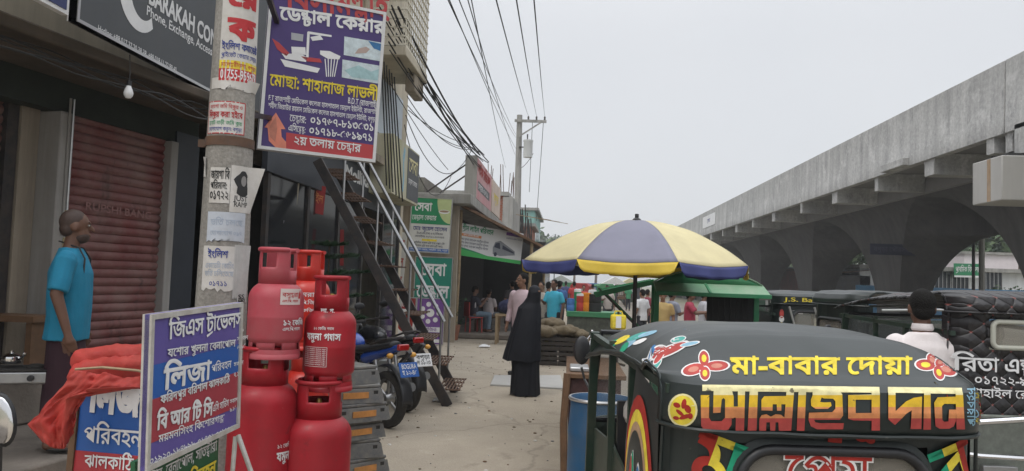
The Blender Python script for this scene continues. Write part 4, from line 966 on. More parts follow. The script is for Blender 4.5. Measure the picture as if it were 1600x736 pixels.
# ================================================================ NEAR POLE, SIGNS, GAS CYLINDERS, MOTORCYCLES
m_pole = mat('pole_concrete', (.33, .31, .28), .9, var=.14, vs=3, bump=.4, bs=40, dirt=(.16, .15, .13), da=.65, ds=2.2, streak=True); add_grit(m_pole, 60, .85, 1.15)
PY = 4.9
pb, ptp = at(338, 620, PY), at(371, 10, PY); pdir = (ptp-pb).normalized(); pb = pb-pdir*(pb.z/pdir.z); PL = 6.5
def prad(h): return .178-.0125*h
up_t = thing('utility_pole', 'leaning round concrete power pole plastered with torn posters at the left', 'pole', pb)
mb = MB(); mb.tube([pb+pdir*(PL*i/16) for i in range(17)], [prad(PL*i/16) for i in range(17)], m_pole, 32); mb.build('pole', up_t, 1)
hb = 2.62
C_ = V((0, 0, CAMZ)); HB_ = (at(350, 225, PY)-pb).dot(pdir)
mb = MB()
for h in (HB_, 4.4): mb.tube([pb+pdir*(h-.03), pb+pdir*(h+.03)], [prad(h)+.008]*2, m_rust, 32); mb.box(pb+pdir*h+V((-prad(h)-.03, 0, 0)), (.07, .03, .05), m_rust)
mb.build('clamp_band', up_t, 1)
va = (V((0, 0, CAMZ))-pb); va = (va-pdir*va.dot(pdir)).normalized(); vr = pdir.cross(va).normalized()   # towards camera, right-hand side
def pole_pt(u, v, o=0):
    r = prad(v)+.002+o; a = u/prad(v); return pb+pdir*v+va*r*cos(a)+vr*r*sin(a)
def pole_uv(px, py):
    C = V((0, 0, CAMZ)); q = plane(px, py, pb+va*.1, va); h = (q-pb).dot(pdir); s = (q-pb).dot(vr); r = prad(h); s = max(-.98*r, min(.98*r, s*.97)); return math.asin(s/r)*r, h
class PolePoster:
    def __init__(s, x0, y0, x1, y1):      # photo pixel box (left, top, right, bottom)
        a = pole_uv(x0, y1); b = pole_uv(x1, y0); s.u0, s.v0 = a; s.w, s.h = b[0]-a[0], b[1]-a[1]
    def pt(s, u, v, o=0): return pole_pt(s.u0+u, s.v0+v, o)
    def sheet(s, mb, m, curl=0, torn=0):
        rnd = random.Random(int(s.u0*1e4)+int(s.v0*1e3))
        ed = [rnd.uniform(0, torn) for _ in range(13)]
        def f(u, v):
            vv = v*s.h
            if torn and v == 0: vv += ed[int(u*12)]
            c = curl*max(0, u-.7)**2*11*v
            return s.pt(u*s.w, vv, .001+c)
        mb.grid(f, 12, 8, m)
m_pap = mat('paper', (.62, .60, .57), .85, var=.08, vs=6, dirt=(.4, .36, .3), da=.5, ds=6); m_papb = mat('paper_blue', (.50, .54, .60), .85, var=.1, vs=8, dirt=(.4, .4, .4), da=.5, ds=9)
I_red = mat('ink_red', (.45, .02, .025), .6, var=.05); I_blu = mat('ink_royal', (.03, .05, .25), .6, var=0); I_grn = mat('ink_green', (.02, .25, .1), .6, var=0); I_blk = mat('ink_black', (.02, .02, .02), .7, var=0)
def poster(label, box, m, curl=0, torn=0):
    p = PolePoster(*box); mb = MB(); p.sheet(mb, m, curl, torn); t = thing('poster', label, 'poster', p.pt(p.w/2, 0)); s = mb.build('paper_sheet', t, 1, ang=70); return t, p
t, p = poster('large white school poster with huge red Bengali letters high on the pole', (341, -60, 414, 127), m_pap)
mb = MB(); G = .03
def L(s, fx, fy, h, m, fw, al='c', bo=.012): text(mb, s, p.pt, fx*p.w, fy*p.h, h, m, w=fw*p.w, align=al, bold=bo, off=.002, grid=G)
def Rr(x0, y0, x1, y1, m): flat(mb, [(x0*p.w, y0*p.h), (x1*p.w, y0*p.h), (x1*p.w, y1*p.h), (x0*p.w, y1*p.h)], p.pt, m, .0015, G)
L('রে', .5, .60, .13, I_red, .74, bo=.05); L('ক', .5, .335, .13, I_red, .62, bo=.05); L('ইংলিশ ক্যাডেট', .5, .25, .04, I_blu, .9, bo=.02); L('প্রাইভেট কেয়ার সেন্টার', .5, .19, .026, I_blu, .92)
Rr(0, .10, 1, .165, P_yel); L('মালেশ্বরীতলা, বগুড়া।', .5, .115, .024, I_red, .9); Rr(0, .005, 1, .10, I_red); L('01755-959678', .5, .022, .052, m_ink, .92, bo=.01); L('ট', .5, .82, .12, I_red, .7, bo=.05); mb.build('lettering', t, 1)
t, p = poster('small white notice with red and green lines and a red border on the pole', (324, 163, 384, 208), m_pap); mb = MB()
L('জায়গা জমি বিক্রয় ও', .5, .78, .022, I_red, .85); L('বিক্রয় করা হইবে', .5, .50, .035, I_red, .86, bo=.02); L('ফ্ল্যাট বাড়ী জমি ক্রয়', .5, .28, .022, I_grn, .85); L('যোগাযোগ করুন: বগুড়া', .5, .09, .022, I_blu, .85)
for r in ((0, 0, 1, .03), (0, .97, 1, 1), (0, .03, .02, .97), (.98, .03, 1, .97)): Rr(*r, I_red)
mb.build('lettering', t, 1)
t, p = poster('white land notice with bold black Bengali lines on the pole', (326, 264, 361, 317), m_pap); mb = MB(); L('জায়গা বি', .5, .68, .05, I_blk, .9, bo=.02); L('পরিমান:', .46, .40, .04, I_blk, .8, bo=.015); L('০১৭২২', .5, .1, .055, I_blk, .92, bo=.015); mb.build('lettering', t, 1)
t, p = poster('curling poster with a dark portrait smudge on the right side of the pole', (358, 262, 394, 332), m_pap, .09); mb = MB()
flat(mb, [(p.w*(.5+.33*cos(a)*(1+.25*sin(5*a))), p.h*(.62+.28*sin(a))) for a in [i*2*pi/22 for i in range(22)]], p.pt, I_blk, .002, G); flat(mb, ring(p.w*.52, p.h*.68, .02, .035, 12), p.pt, mat('grey_ink', (.25, .24, .23), .8, var=0), .003, G); L('JUST', .45, .25, .03, I_blk, .6); L('RAMP', .45, .12, .03, I_blk, .6); mb.build('lettering', t, 1)
t, p = poster('faded pale blue poster peeling below the land notice', (322, 334, 384, 382), m_papb, 0, .05); mb = MB(); L('ভর্তি চলছে', .5, .6, .035, mat('ink_faded', (.35, .40, .48), .8, var=.2, vs=30), .8); L('যোগাযোগ ০১৭', .5, .3, .025, MATS['ink_faded'], .8); mb.build('lettering', t, 1)
t, p = poster('white poster with blue blurred lines low on the pole', (314, 386, 372, 456), m_pap, 0, .03); mb = MB(); L('ইংলিশ', .45, .75, .04, I_blu, .55, bo=.02); L('একাডেমি কোচিং', .5, .52, .03, MATS['ink_faded'], .8); L('ভর্তি চলিতেছে', .5, .35, .03, MATS['ink_faded'], .8); L('০১৭১১', .5, .14, .03, I_blu, .5); mb.build('lettering', t, 1)
t, p = poster('torn grey scrap of poster at the right edge of the pole', (362, 384, 388, 478), mat('paper_grey', (.45, .44, .42), .9, var=.2, vs=9), .02, .1); mb = MB(); L('SS', .6, .12, .025, I_blk, .5); L('HS', .6, .04, .025, I_blk, .5); mb.build('lettering', t, 1)
for bx, lb in (((330, 128, 400, 140), 'torn white strip of old paper just under the phone number poster'), ((305, 245, 324, 278), 'ragged paper remnant hanging on the left edge of the pole')):
    t, p = poster(lb, bx, m_pap, .03, .04)
# ---------------------------------------------------------------- dental signboard over the walkway
m_violet = mat('sign_violet', (.055, .03, .15), .45, var=.06, vs=2); m_sred = mat('sign_red', (.42, .04, .045), .45, var=.05)
O = at(402, 232, 6.5); R = at(586, 254, 7.0); Wv = at(426, 0, 6.5)-O
p = Panel(O, R, 1.42, Wv); t = thing('dental_signboard', 'purple dental care signboard hung in the air beside the pole, red arrow at its foot', 'signboard', p.pt(p.w/2, 0, -.05))
mb = MB(); p.slab(mb, m_violet, .07); mb.build('panel', t, 1); mb = MB(); p.frame(mb, mat('white_frame', (.6, .6, .6), .4, var=.1, vs=3), .028, .11, .012); mb.build('frame', t, 1)
mb = MB()
def T(s, x0, y0, x1, y1, h, m, bo=.012): pxtext(mb, p, s, x0, y0, x1, y1, h, m, bold=bo, off=.004)
T('বিসমিল্লাহ', 447, 13, 607, 29, 34, m_sred, .03); T('ডেন্টাল কেয়ার', 437, 30, 601, 53, 19, m_ink, .035); T('মোছা: শাহানাজ লাভলী', 421, 133, 590, 157, 17, P_yel, .025)
T('F.T রাজশাহী মেডিকেল কলেজ হাসপাতাল ডেন্টাল ইউনিট, রাজশাহী', 419, 156, 590, 179, 7, m_ink, .008); T('B.D.T (রাজশাহী)', 543, 161, 590, 169, 8, m_ink, .008); T('শহীদ জিয়াউর রহমান মেডিকেল কলেজ হাসপাতাল ডেন্টাল ইউনিট, বগুড়া।', 419, 168, 589, 191, 7, m_ink, .008)
T('চেম্বার:', 452, 189, 478, 193, 10, m_ink, .01); T('০১৭৬৭-৮১৩৫৩১', 484, 193, 584, 205, 11, m_ink, .02); T('এসিস্টেন্ট:', 450, 204, 477, 208, 9, m_ink, .01); T('০১৭১৮-৫৬১৯৭১', 482, 209, 582, 221, 11, m_ink, .02)
pxflat(mb, p, [(447, 207), (585, 227), (584, 252), (447, 234)], m_sred, .003); T('২য় তলায় চেম্বার', 458, 225, 563, 238, 12, m_ink, .02)
pxflat(mb, p, [(413, 199), (431, 176), (446, 202), (439, 202), (440, 214), (447, 222), (447, 234), (430, 230), (420, 220), (418, 200)], mat('arrow_coral', (.62, .20, .13), .45, var=.3, vs=4), .005); pxflat(mb, p, [(420, 200), (431, 182), (433, 201), (430, 222), (422, 214)], P_pk, .006)
mb.build('lettering', t, 1)
mb = MB()
for q in ([(538, 57), (597, 67), (595, 96), (537, 86)], [(535, 93), (594, 103), (592, 131), (534, 121)]):
    pxflat(mb, p, q, mat('photo_print', (.52, .60, .63), .4, var=.25, vs=20), .003)
pxflat(mb, p, [(554, 84), (560, 76), (572, 73), (578, 77), (572, 83)], mat('skin_print', (.42, .32, .28), .5), .004); pxflat(mb, p, [(575, 64), (597, 69), (595, 80), (584, 76)], P_bl, .004); pxflat(mb, p, [(538, 110), (560, 102), (580, 112), (592, 108), (590, 126), (550, 121)], mat('print_aqua', (.33, .50, .52), .4, var=.2, vs=20), .004)
mb.build('photo_prints', t, 1)
mb = MB(); cw, cr, cg = m_ink, m_sred, mat('chair_grey', (.35, .36, .38), .4)
for pl, m in (([(425, 60), (436, 67), (452, 83), (447, 88), (433, 77)], cr), ([(440, 84), (470, 84), (480, 90), (478, 97), (446, 92)], cw), ([(438, 92), (500, 107), (496, 114), (445, 104)], cw), ([(455, 73), (477, 74), (478, 86), (456, 84)], cw), ([(470, 88), (500, 92), (503, 98), (480, 96)], cr), ([(480, 50), (484, 50), (482, 90), (478, 90)], cw), ([(481, 49), (518, 55), (518, 58), (481, 53)], cw), ([(455, 51), (474, 54), (473, 65), (455, 62)], cg), ([(500, 79), (515, 80), (532, 88), (530, 93), (512, 92), (500, 85)], cw), ([(485, 58), (500, 55), (505, 62), (488, 64)], cw)):
    pxflat(mb, p, pl, m, .003)
for k in range(5): pxflat(mb, p, [(507+k*5, 92), (508.5+k*5, 92), (511+k*3, 120), (509.5+k*3, 120)], cw, .003)
mb.build('dental_chair_print', t, 1)
mb = MB(); mb.bar(p.pt(p.w*.1, p.h*.8, -.1), pb+pdir*4.0, .04, .04, m_dkiron); mb.bar(p.pt(p.w*.1, .3, -.1), pb+pdir*2.7, .04, .04, m_dkiron); mb.build('bracket', t, 1)
# ---------------------------------------------------------------- travel agency boards
m_tblue = mat('sign_cobalt', (.02, .10, .36), .5, var=.1, vs=4); m_tvio = mat('sign_indigo', (.11, .085, .30), .5, var=.1, vs=4); m_tred = mat('sign_crimson', (.34, .045, .06), .5, var=.1, vs=4); m_wframe = mat('old_white_paint', (.52, .51, .48), .5, var=.12, vs=9, dirt=(.25, .2, .15), da=.6, ds=7)
def board4(bl, br, tl, th, frame, Yb, Yr, Yt):
    O = at(*bl, Yb); R = at(*br, Yr); Tt = at(*tl, Yt); p = Panel(O, R, 0, Tt-O); p.h = (Tt-O).dot(p.W); return p
p = board4((226, 738), (372, 668), (252, 489), .03, None, 3.0, 3.8, 3.06)
t = thing('travel_signboard', 'blue, violet and red travel agency board with white Bengali lines, leaning on a white stand', 'signboard', p.pt(p.w/2, 0, -.03))
mb = MB(); p.slab(mb, m_tvio, .02); mb.build('panel', t, 1); mb = MB(); p.frame(mb, m_wframe, .022, .04, .01); mb.build('frame', t, 1)
mb = MB(); h3 = p.h
rect(mb, .022, .45*h3, p.w-.022, .67*h3, p.pt, m_tblue, .002); rect(mb, .022, .17*h3, p.w-.022, .45*h3, p.pt, m_tred, .002)
T('জিএস ট্রাভেলস্', 262, 530, 377, 509, 25, m_ink, .02); T('যশোর খুলনা বেনাপোল', 260, 558, 366, 541, 12, m_ink, .015); T('সকাল', 369, 533, 386, 530, 6, m_ink); T('৬.১৫', 369, 547, 383, 543, 7, m_ink)
T('লিজা', 254, 609, 327, 592, 30, m_ink, .03); T('পরিবহন', 329, 582, 360, 574, 11, m_ink, .012); T('সকাল', 364, 573, 379, 569, 6, m_ink); T('৭.১৫', 364, 590, 376, 585, 7, m_ink); T('ফরিদপুর বরিশাল ঝালকাঠি', 249, 631, 357, 597, 12, m_ink, .015)
T('বি আর টি সি', 243, 672, 330, 648, 22, m_ink, .03); T('এসি সার্ভিস', 331, 644, 356, 634, 10, m_ink); T('সকাল', 358, 631, 370, 627, 6, m_ink); T('৯.১৫', 358, 644, 368, 639, 6, m_ink); T('ময়মনসিংহ কিশোরগঞ্জ', 246, 692, 349, 657, 11, m_ink, .012); T('০১৯২০-১৮৪৮৯৮, ০১৭৩২-০০৮৮৯২', 232, 727, 364, 672, 10, m_ink, .01)
mb.build('lettering', t, 1)
for (a, b_) in (((372, 680), (396, 748)), ((368, 682), (362, 752)), ((240, 735), (232, 800))):
    mb = MB(); q0 = at(*a, 3.8 if a[0] > 300 else 3.05); q1 = at(*b_, 3.75 if a[0] > 300 else 3.0); q1 = q0+(q1-q0)*(q0.z/(q0.z-q1.z)); mb.tube([q0, q1], .012, m_wframe, 8); mb.build('leg', t, 1)
q0 = p.pt(.1, .0, -.10); mb = MB()
pg = Panel(p.pt(.03, -.33, -.06), p.pt(p.w-.08, -.33, -.06), .36, p.W); t = thing('travel_signboard', 'green travel board with yellow word mostly hidden below the violet board', 'signboard', pg.pt(.4, 0, -.02)); pg.slab(mb, mat('sign_deepgreen', (.015, .10, .04), .5), .02); mb.build('panel', t, 1)
mb = MB(); text(mb, 'যশোর, বেনাপোল, সাতক্ষীরা', pg.pt, .05, .24, .045, m_ink, w=.62); text(mb, 'পরিবহন', pg.pt, .36, .13, .06, P_yel, w=.30, bold=.03); mb.build('lettering', t, 1)
mb = MB(); mb.tube([pg.pt(.06, 0, -.03), V((pg.pt(.06, 0, 0).x-.05, pg.pt(.06, 0, 0).y, 0))], .015, m_wframe, 6); mb.tube([pg.pt(.6, 0, -.03), V((pg.pt(.6, 0, 0).x-.05, pg.pt(.6, 0, 0).y, 0))], .015, m_wframe, 6); mb.build('leg', t, 1)
# second board with the same operator's name
O = at(112, 770, 3.35); R = at(238, 785, 3.25); p = Panel(O, R, 0, at(131, 590, 3.38)-O); p.h = .55
t = thing('travel_signboard', 'blue and red board with three large white words, half covered by a red tarpaulin', 'signboard', p.pt(p.w/2, 0, -.02))
mb = MB(); p.slab(mb, m_tblue, .03); mb.build('panel', t, 1); mb = MB(); p.slab(mb, m_brown, .05, -.035, 0, -.001, p.h, .01); mb.build('frame', t, 1)
mb = MB(); pxflat(mb, p, [(116, 703), (236, 714), (234, 782), (111, 768)], mat('sign_scarlet', (.40, .03, .04), .5, var=.08), .002)
T('লিজা', 140, 640, 229, 650, 40, m_ink, .06); T('পরিবহন', 131, 690, 222, 698, 23, m_ink, .016); T('ঝালকাঠি', 133, 729, 209, 735, 18, m_ink, .018); T('বরিশাল', 140, 760, 205, 765, 16, m_ink, .025); mb.build('lettering', t, 1)
for u in (.03, p.w-.03):
    mb = MB(); q = p.pt(u, .01, -.03); mb.tube([q, V((q.x, q.y, 0))], .016, m_brown, 6); mb.build('leg', t, 1)
# red tarpaulin: rolled bundle with a trailing flap
m_tarp = mat('red_tarpaulin', (.36, .022, .016), .65, var=.25, vs=7, bump=.15, bs=70, dirt=(.36, .07, .045), da=.5, ds=9)
t = thing('tarpaulin', 'folded bright red tarpaulin draped over the small travel board', 'tarpaulin', at(180, 600, 3.3))
def fold(pts, r, seed, flatn=.8):
    N = 40; K = 20; P = [V(q) for q in pts]
    def f(u, v):
        s = v*(len(P)-1); i = min(int(s), len(P)-2); c = P[i].lerp(P[i+1], s-i); a = 2*pi*u
        nn = noise.noise(V((c.x*9+seed, cos(a)*1.3, sin(a)*1.3+c.z*9)))*.35+noise.noise(V((c.x*30, cos(a)*3+seed, sin(a)*3)))*.14
        e = min(1, min(v, 1-v)*9+.35); rr = r*(1+nn)*e
        return c+V((0, cos(a)*rr*flatn*.9, sin(a)*rr))
    return f
mb = MB(); mb.grid(fold([at(112, 564, 3.4), at(150, 561, 3.38), at(200, 557, 3.36), at(262, 550, 3.4)], .052, 1), 22, 44, m_tarp); mb.build('upper_fold', t, 1, ang=80)
mb = MB(); mb.grid(fold([at(108, 590, 3.36), at(150, 583, 3.34), at(205, 578, 3.3), at(255, 575, 3.36)], .062, 7), 22, 44, m_tarp); mb.build('lower_fold', t, 1, ang=80)
rows = [[(238, 590, 3.2), (190, 588, 3.2), (150, 582, 3.2), (118, 580, 3.24)], [(234, 606, 3.18), (180, 607, 3.16), (138, 600, 3.18), (98, 606, 3.22)], [(140, 610, 3.17), (118, 622, 3.15), (96, 630, 3.18), (62, 638, 3.2)], [(119, 640, 3.18), (104, 662, 3.17), (78, 660, 3.19), (41, 662, 3.22)], [(114, 672, 3.2), (102, 702, 3.2), (84, 700, 3.2), (64, 690, 3.23)]]
RW = [[at(*q) for q in r] for r in rows]
def flap(u, v):
    a = v*4; i = min(int(a), 3); f = a-i; b_ = u*3; j = min(int(b_), 2); g = b_-j
    c = RW[i][j].lerp(RW[i][j+1], g).lerp(RW[i+1][j].lerp(RW[i+1][j+1], g), f)
    w = .035*noise.noise(V((u*7+v*2, v*2.5, 3)))+.018*noise.noise(V((u*17, v*8, 5)))+.016*sin(u*15+v*3)
    return c+V((w*.3, -w, w*.4))
mb = MB(); mb.grid(flap, 34, 44, m_tarp); mb.build('flap', t, 1, ang=80, solid=.006)
mb = MB(); mb.tube([at(118, 577, 3.27), at(160, 574, 3.26), at(215, 579, 3.22), at(245, 586, 3.22)], .006, m_bamb, 6); mb.build('rope', t, 1)
# dark thing at the lower left edge: motorcycle mirror
mm = thing('leaning_mirror', 'black framed mirror leaning at the very left edge by the step', 'mirror', at(2, 690, 4.6)); mb = MB(); q = at(2, 655, 4.5)
mb.ell(q, (.10, .03, .17), m_plast, 16, 10, Ry(radians(-14))); mb.build('housing', mm, 1); mb = MB(); mb.ell(q+V((.01, -.02, 0)), (.08, .015, .145), m_chrome, 16, 10, Ry(radians(-14))); mb.build('glass', mm, 1); mb = MB(); mb.tube([q+V((0, .01, -.15)), q+V((-.02, .05, -q.z+.33))], .01, m_plast, 6); mb.build('stem', mm, 1)
# ---------------------------------------------------------------- gas cylinders
m_gas = mat('cylinder_red', (.36, .010, .020), .42, var=.12, vs=3, dirt=(.20, .015, .018), da=.6, ds=5, coat=.05, spec=.35); m_gas2 = mat('cylinder_faded', (.40, .045, .065), .5, var=.12, vs=3, dirt=(.35, .12, .12), da=.5, ds=4); m_gas3 = mat('cylinder_bright', (.50, .025, .015), .4, var=.08, vs=3, coat=.05)
for q_, k_ in ((m_gas, 1), (m_gas2, 2), (m_gas3, 3)): spots(q_, (.13, .018, .02), 6, .60, .68, .6, k_); spots(q_, (.10, .055, .045), 26, .665, .70, .8, k_+5); spots(q_, (.45, .20, .19), 34, .675, .70, .7, k_+9, (1, 1, .4))
def cylinder(label, loc, r, H, m, rz=0, tilt=0, foot=True):
    """H total height with collar"""
    t = thing('gas_cylinder', label, 'gas cylinder', loc, rz, 'LPG cylinders stacked on the pavement')
    fh, ch = (.075, .185 if r < .17 else .19); zb = fh*.72; zt = H-ch; hs = r*.62; hb = r*.45
    pr = [(.0001, zb)]+[(r*sin(a), zb+hb*(1-cos(a))) for a in [pi/2*i/7 for i in range(1, 8)]]
    wz = zb+hb+(zt-hs-zb-hb)*.52
    pr += [(r, wz-.012), (r*1.008, wz-.006), (r*1.008, wz+.006), (r, wz+.012)]
    pr += [(r*cos(a)**.8 if a < 1.5 else .0001, zt-hs+hs*1.12*sin(a)) for a in [pi/2*i/9 for i in range(0, 10)]]
    mb = MB(); mb.lathe(pr, m, 40, cap=False); mb.build('body', t, ang=50)
    mb = MB(); rf = r*.92
    mb.lathe([(rf, .03), (rf*1.015, .0), (rf*1.03, .0), (rf*1.03, .03), (rf, .055), (rf*.98, .055)], m, 40, cap=False)
    for k in range(6):
        a0 = 2*pi*k/6; N = 6; vs = []
        for i in range(N+1):
            a = a0+2*pi/6*.74*i/N; vs += [V((rf*cos(a), rf*sin(a), .05)), V((rf*.97*cos(a), rf*.97*sin(a), .115))]
        mb.add(vs, [(2*i, 2*i+2, 2*i+3, 2*i+1) for i in range(N)], m)
    mb.build('foot_ring', t, ang=50, solid=.005)
    mb = MB(); rc_ = r*.68; z0 = zt-hs*.18; z1 = H; n = 48
    open_a = lambda i: (4 <= i < 16) or (28 <= i < 40)      # handle windows
    zz = [z0, z0+(z1-z0)*.42, z0+(z1-z0)*.50, z1-(z1-z0)*.26, z1-(z1-z0)*.10, z1]
    gap = lambda i, j: (open_a(i) and 2 <= j < 4 and (6 <= i < 13 or 30 <= i < 38)) or (16 <= i < 28 and j < 1 and False) or (19 <= i < 25 and j >= 1) or (43 <= i < 48 and 1 <= j <= 5)
    vs = [V((rc_*cos(2*pi*i/n)*(1.0 if j < 4 else .985), rc_*sin(2*pi*i/n)*(1.0 if j < 4 else .985), z)) for j, z in enumerate(zz) for i in range(n)]
    mb.add(vs, [(j*n+i, j*n+(i+1) % n, (j+1)*n+(i+1) % n, (j+1)*n+i) for j in range(len(zz)-1) for i in range(n) if not gap(i, j)], m)
    mb.tube([V((rc_*.985*cos(2*pi*i/n), rc_*.985*sin(2*pi*i/n), z1)) for i in range(-1, 19)], .009, m, 8)
    mb.tube([V((rc_*.985*cos(2*pi*i/n), rc_*.985*sin(2*pi*i/n), z1)) for i in range(25, 43)], .009, m, 8)
    mb.build('collar', t, ang=50, solid=.004)
    mb = MB(); mb.lathe([(.03, zt-.02), (.03, zt+.02), (.018, zt+.025), (.018, zt+.075), (.012, zt+.09), (.0001, zt+.09)], mat('brass', (.45, .30, .10), .4, .9, var=.1), 14); mb.bar((0, 0, zt+.05), (.05, 0, zt+.05), .014, .014, MATS['brass']); mb.build('valve', t)
    pt = lambda a0: (lambda u, v, o=0: V(((r*1.0+o)*cos(a0+u/r), (r*1.0+o)*sin(a0+u/r), v)))
    return t, pt, r
Yl = 4.35
def gloc(px, py, Y, z): q = at(px, py, Y); q.z = z; return q
HL, HR = 1.21, 1.02
front = lambda q: math.atan2(-q.y, -q.x)
q = gloc(411, 650, Yl, 0); t, pt, r = cylinder('tall red gas cylinder standing at the left, under the faded pinkish one', q, .19, HL, m_gas, radians(200))
mb = MB(); a0 = front(q)-radians(200)+.45; text(mb, 'যমুনা গ্যাস', pt(a0), .0, .60, .045, m_ink, w=.2, bold=.03, grid=.02, off=.002); text(mb, '১২ কেজি', pt(a0), .0, .67, .02, m_ink, w=.1, grid=.02, off=.002); [text(mb, 'সাবধানে ব্যবহার করুন', pt(a0), -.03, .50-.018*k, .01, m_ink, w=.12, grid=.02, off=.002, bold=.004) for k in range(5)]; mb.build('lettering', t)
q2 = gloc(432, 470, Yl, HL-.055); t, pt, r = cylinder('faded pinkish red gas cylinder, upper of the left stack, with a pale label', q2, .155, .62, m_gas2, radians(188))
mb = MB(); a0 = front(q2)-radians(188); flat(mb, [(.02, .31), (.15, .31), (.15, .40), (.02, .40)], pt(a0), mat('label_pale', (.6, .5, .47), .6), .0015, .02); text(mb, 'বসুন্ধরা', pt(a0), .03, .355, .022, I_red, w=.1, grid=.02, off=.003); text(mb, 'এল.পি. গ্যাস', pt(a0), .03, .325, .012, I_red, w=.1, grid=.02, off=.003); flat(mb, [(.13, .345), (.135, .375), (.142, .392), (.148, .37), (.145, .345)], pt(a0), I_red, .003, .02)
text(mb, '১২ কেজি', pt(a0), .04, .195, .028, m_ink, w=.15, grid=.02, off=.002, bold=.02); text(mb, 'এল.পি.গ্যাস', pt(a0), .04, .165, .016, m_ink, w=.12, grid=.02, off=.002); mb.build('lettering', t)
q3 = gloc(496, 680, 4.45, 0); t, pt, r = cylinder('tall red gas cylinder at the right of the stacks with a rubbed seam', q3, .195, HR, m_gas, radians(215))
q4 = gloc(516, 520, 4.5, HR-.055); t, pt, r = cylinder('deep red gas cylinder on top of the right stack with white lettering', q4, .150, .66, m_gas, radians(205))
mb = MB(); a0 = front(q4)-radians(205); text(mb, 'যমুনা গ্যাস', pt(a0), -.15, .30, .036, m_ink, w=.21, grid=.02, off=.002, bold=.03); text(mb, '১২ কেজি গ্যাস', pt(a0), -.10, .36, .014, m_ink, w=.12, grid=.02, off=.002); text(mb, 'লা. গ.', pt(a0), -.06, .46, .02, m_ink, w=.08, grid=.02, off=.002)
for k in range(9): text(mb, 'সতর্কতা সাবধানে ব্যবহার করুন', pt(a0), -.16, .245-.011*k, .006, m_ink, w=.14, grid=.02, off=.002, bold=.0)
for r_ in ((-.165, .15, -.163, .26), (-.015, .15, -.013, .26), (-.165, .148, -.013, .15), (-.165, .258, -.013, .26)): flat(mb, [(r_[0], r_[1]), (r_[2], r_[1]), (r_[2], r_[3]), (r_[0], r_[3])], pt(a0), m_ink, .002, .02)
mb.build('lettering', t)
q5 = gloc(480, 560, 5.15, 0); t, pt, r = cylinder('red gas cylinder standing behind, with a yellow-green crate colour below its neighbour', q5, .15, .62, mat('cylinder_green', (.02, .2, .08), .4), radians(200)); t['label'] = 'green gas cylinder standing mostly hidden behind the red stacks'
q6 = gloc(481, 540, 5.15, .565); t, pt, r = cylinder('middle', q6, .152, .62, m_gas3, radians(200)); t['label'] = 'bright red gas cylinder in the middle of the rear stack, mostly hidden'
q7 = gloc(481, 470, 5.15, 1.13); t, pt, r = cylinder('bright orange-red gas cylinder on top of the rear stack, behind the front two', q7, .145, .66, m_gas3, radians(195))
mb = MB(); a0 = front(q7)-radians(195); [text(mb, s_, pt(a0), -.10, .36-.05*k, .026-.004*k, m_ink, w=.14, grid=.02, off=.002) for k, s_ in enumerate(('ওমেরা', 'এল.পি.জি', '১২ কেজি'))]; mb.build('lettering', t)
# ---------------------------------------------------------------- stacked grey battery trays
m_bat = mat('battery_grey', (.085, .09, .095), .5, var=.3, vs=8, dirt=(.26, .24, .2), da=.7, ds=9); m_bat2 = mat('battery_label', (.5, .22, .06), .5, var=.3, vs=12)
lab = ['bottom battery of the dusty grey stack', 'second battery from the bottom, with a worn orange label', 'third battery from the bottom of the grey stack', 'fourth battery from the bottom, with an orange label', 'fifth battery from the bottom of the grey stack', 'sixth battery from the bottom of the grey stack', 'topmost battery of the dusty grey stack']
for k in range(7):
    q = gloc(546+6*math.sin(k*1.9)-3*max(0, k-3), 680, 5.85, .002+.136*k)
    t = thing('car_battery', lab[k]+' beside the motorcycle', 'battery', q, radians(44+9*math.sin(k*2.3)), 'batteries stacked by the gas cylinders')
    mb = MB(); mb.box((0, 0, .055), (.42, .29, .11), m_bat); mb.build('case', t, bevel=.012); mb = MB(); mb.box((0, 0, .122), (.43, .29, .022), m_bat); mb.build('lid', t, bevel=.006)
    mb = MB(); [mb.box((sx, -.153, .06), (.035, .006, .06), m_black) for sx in (-.16, .17)]; mb.build('recess_shade', t)  # flat black plates: the shade of handle recesses painted on
    mb = MB(); mb.prism([V((-.24, -.165, 0)), V((.24, -.165, 0)), V((.22, -.151, .10)), V((-.22, -.151, .10))], (0, .003, 0), m_bat); mb.build('skirt', t)
    if k in (1, 3, 4, 5):
        mb = MB(); mb.box((0.01, -.162, .06), (.20, .008, .045), m_bat2); mb.build('worn_label', t)
    mb = MB(); mb.tube([V((.225, -.1, .09)), V((.245, -.06, .08)), V((.245, .06, .08)), V((.225, .1, .09))], .008, m_black, 6); mb.build('handle', t)
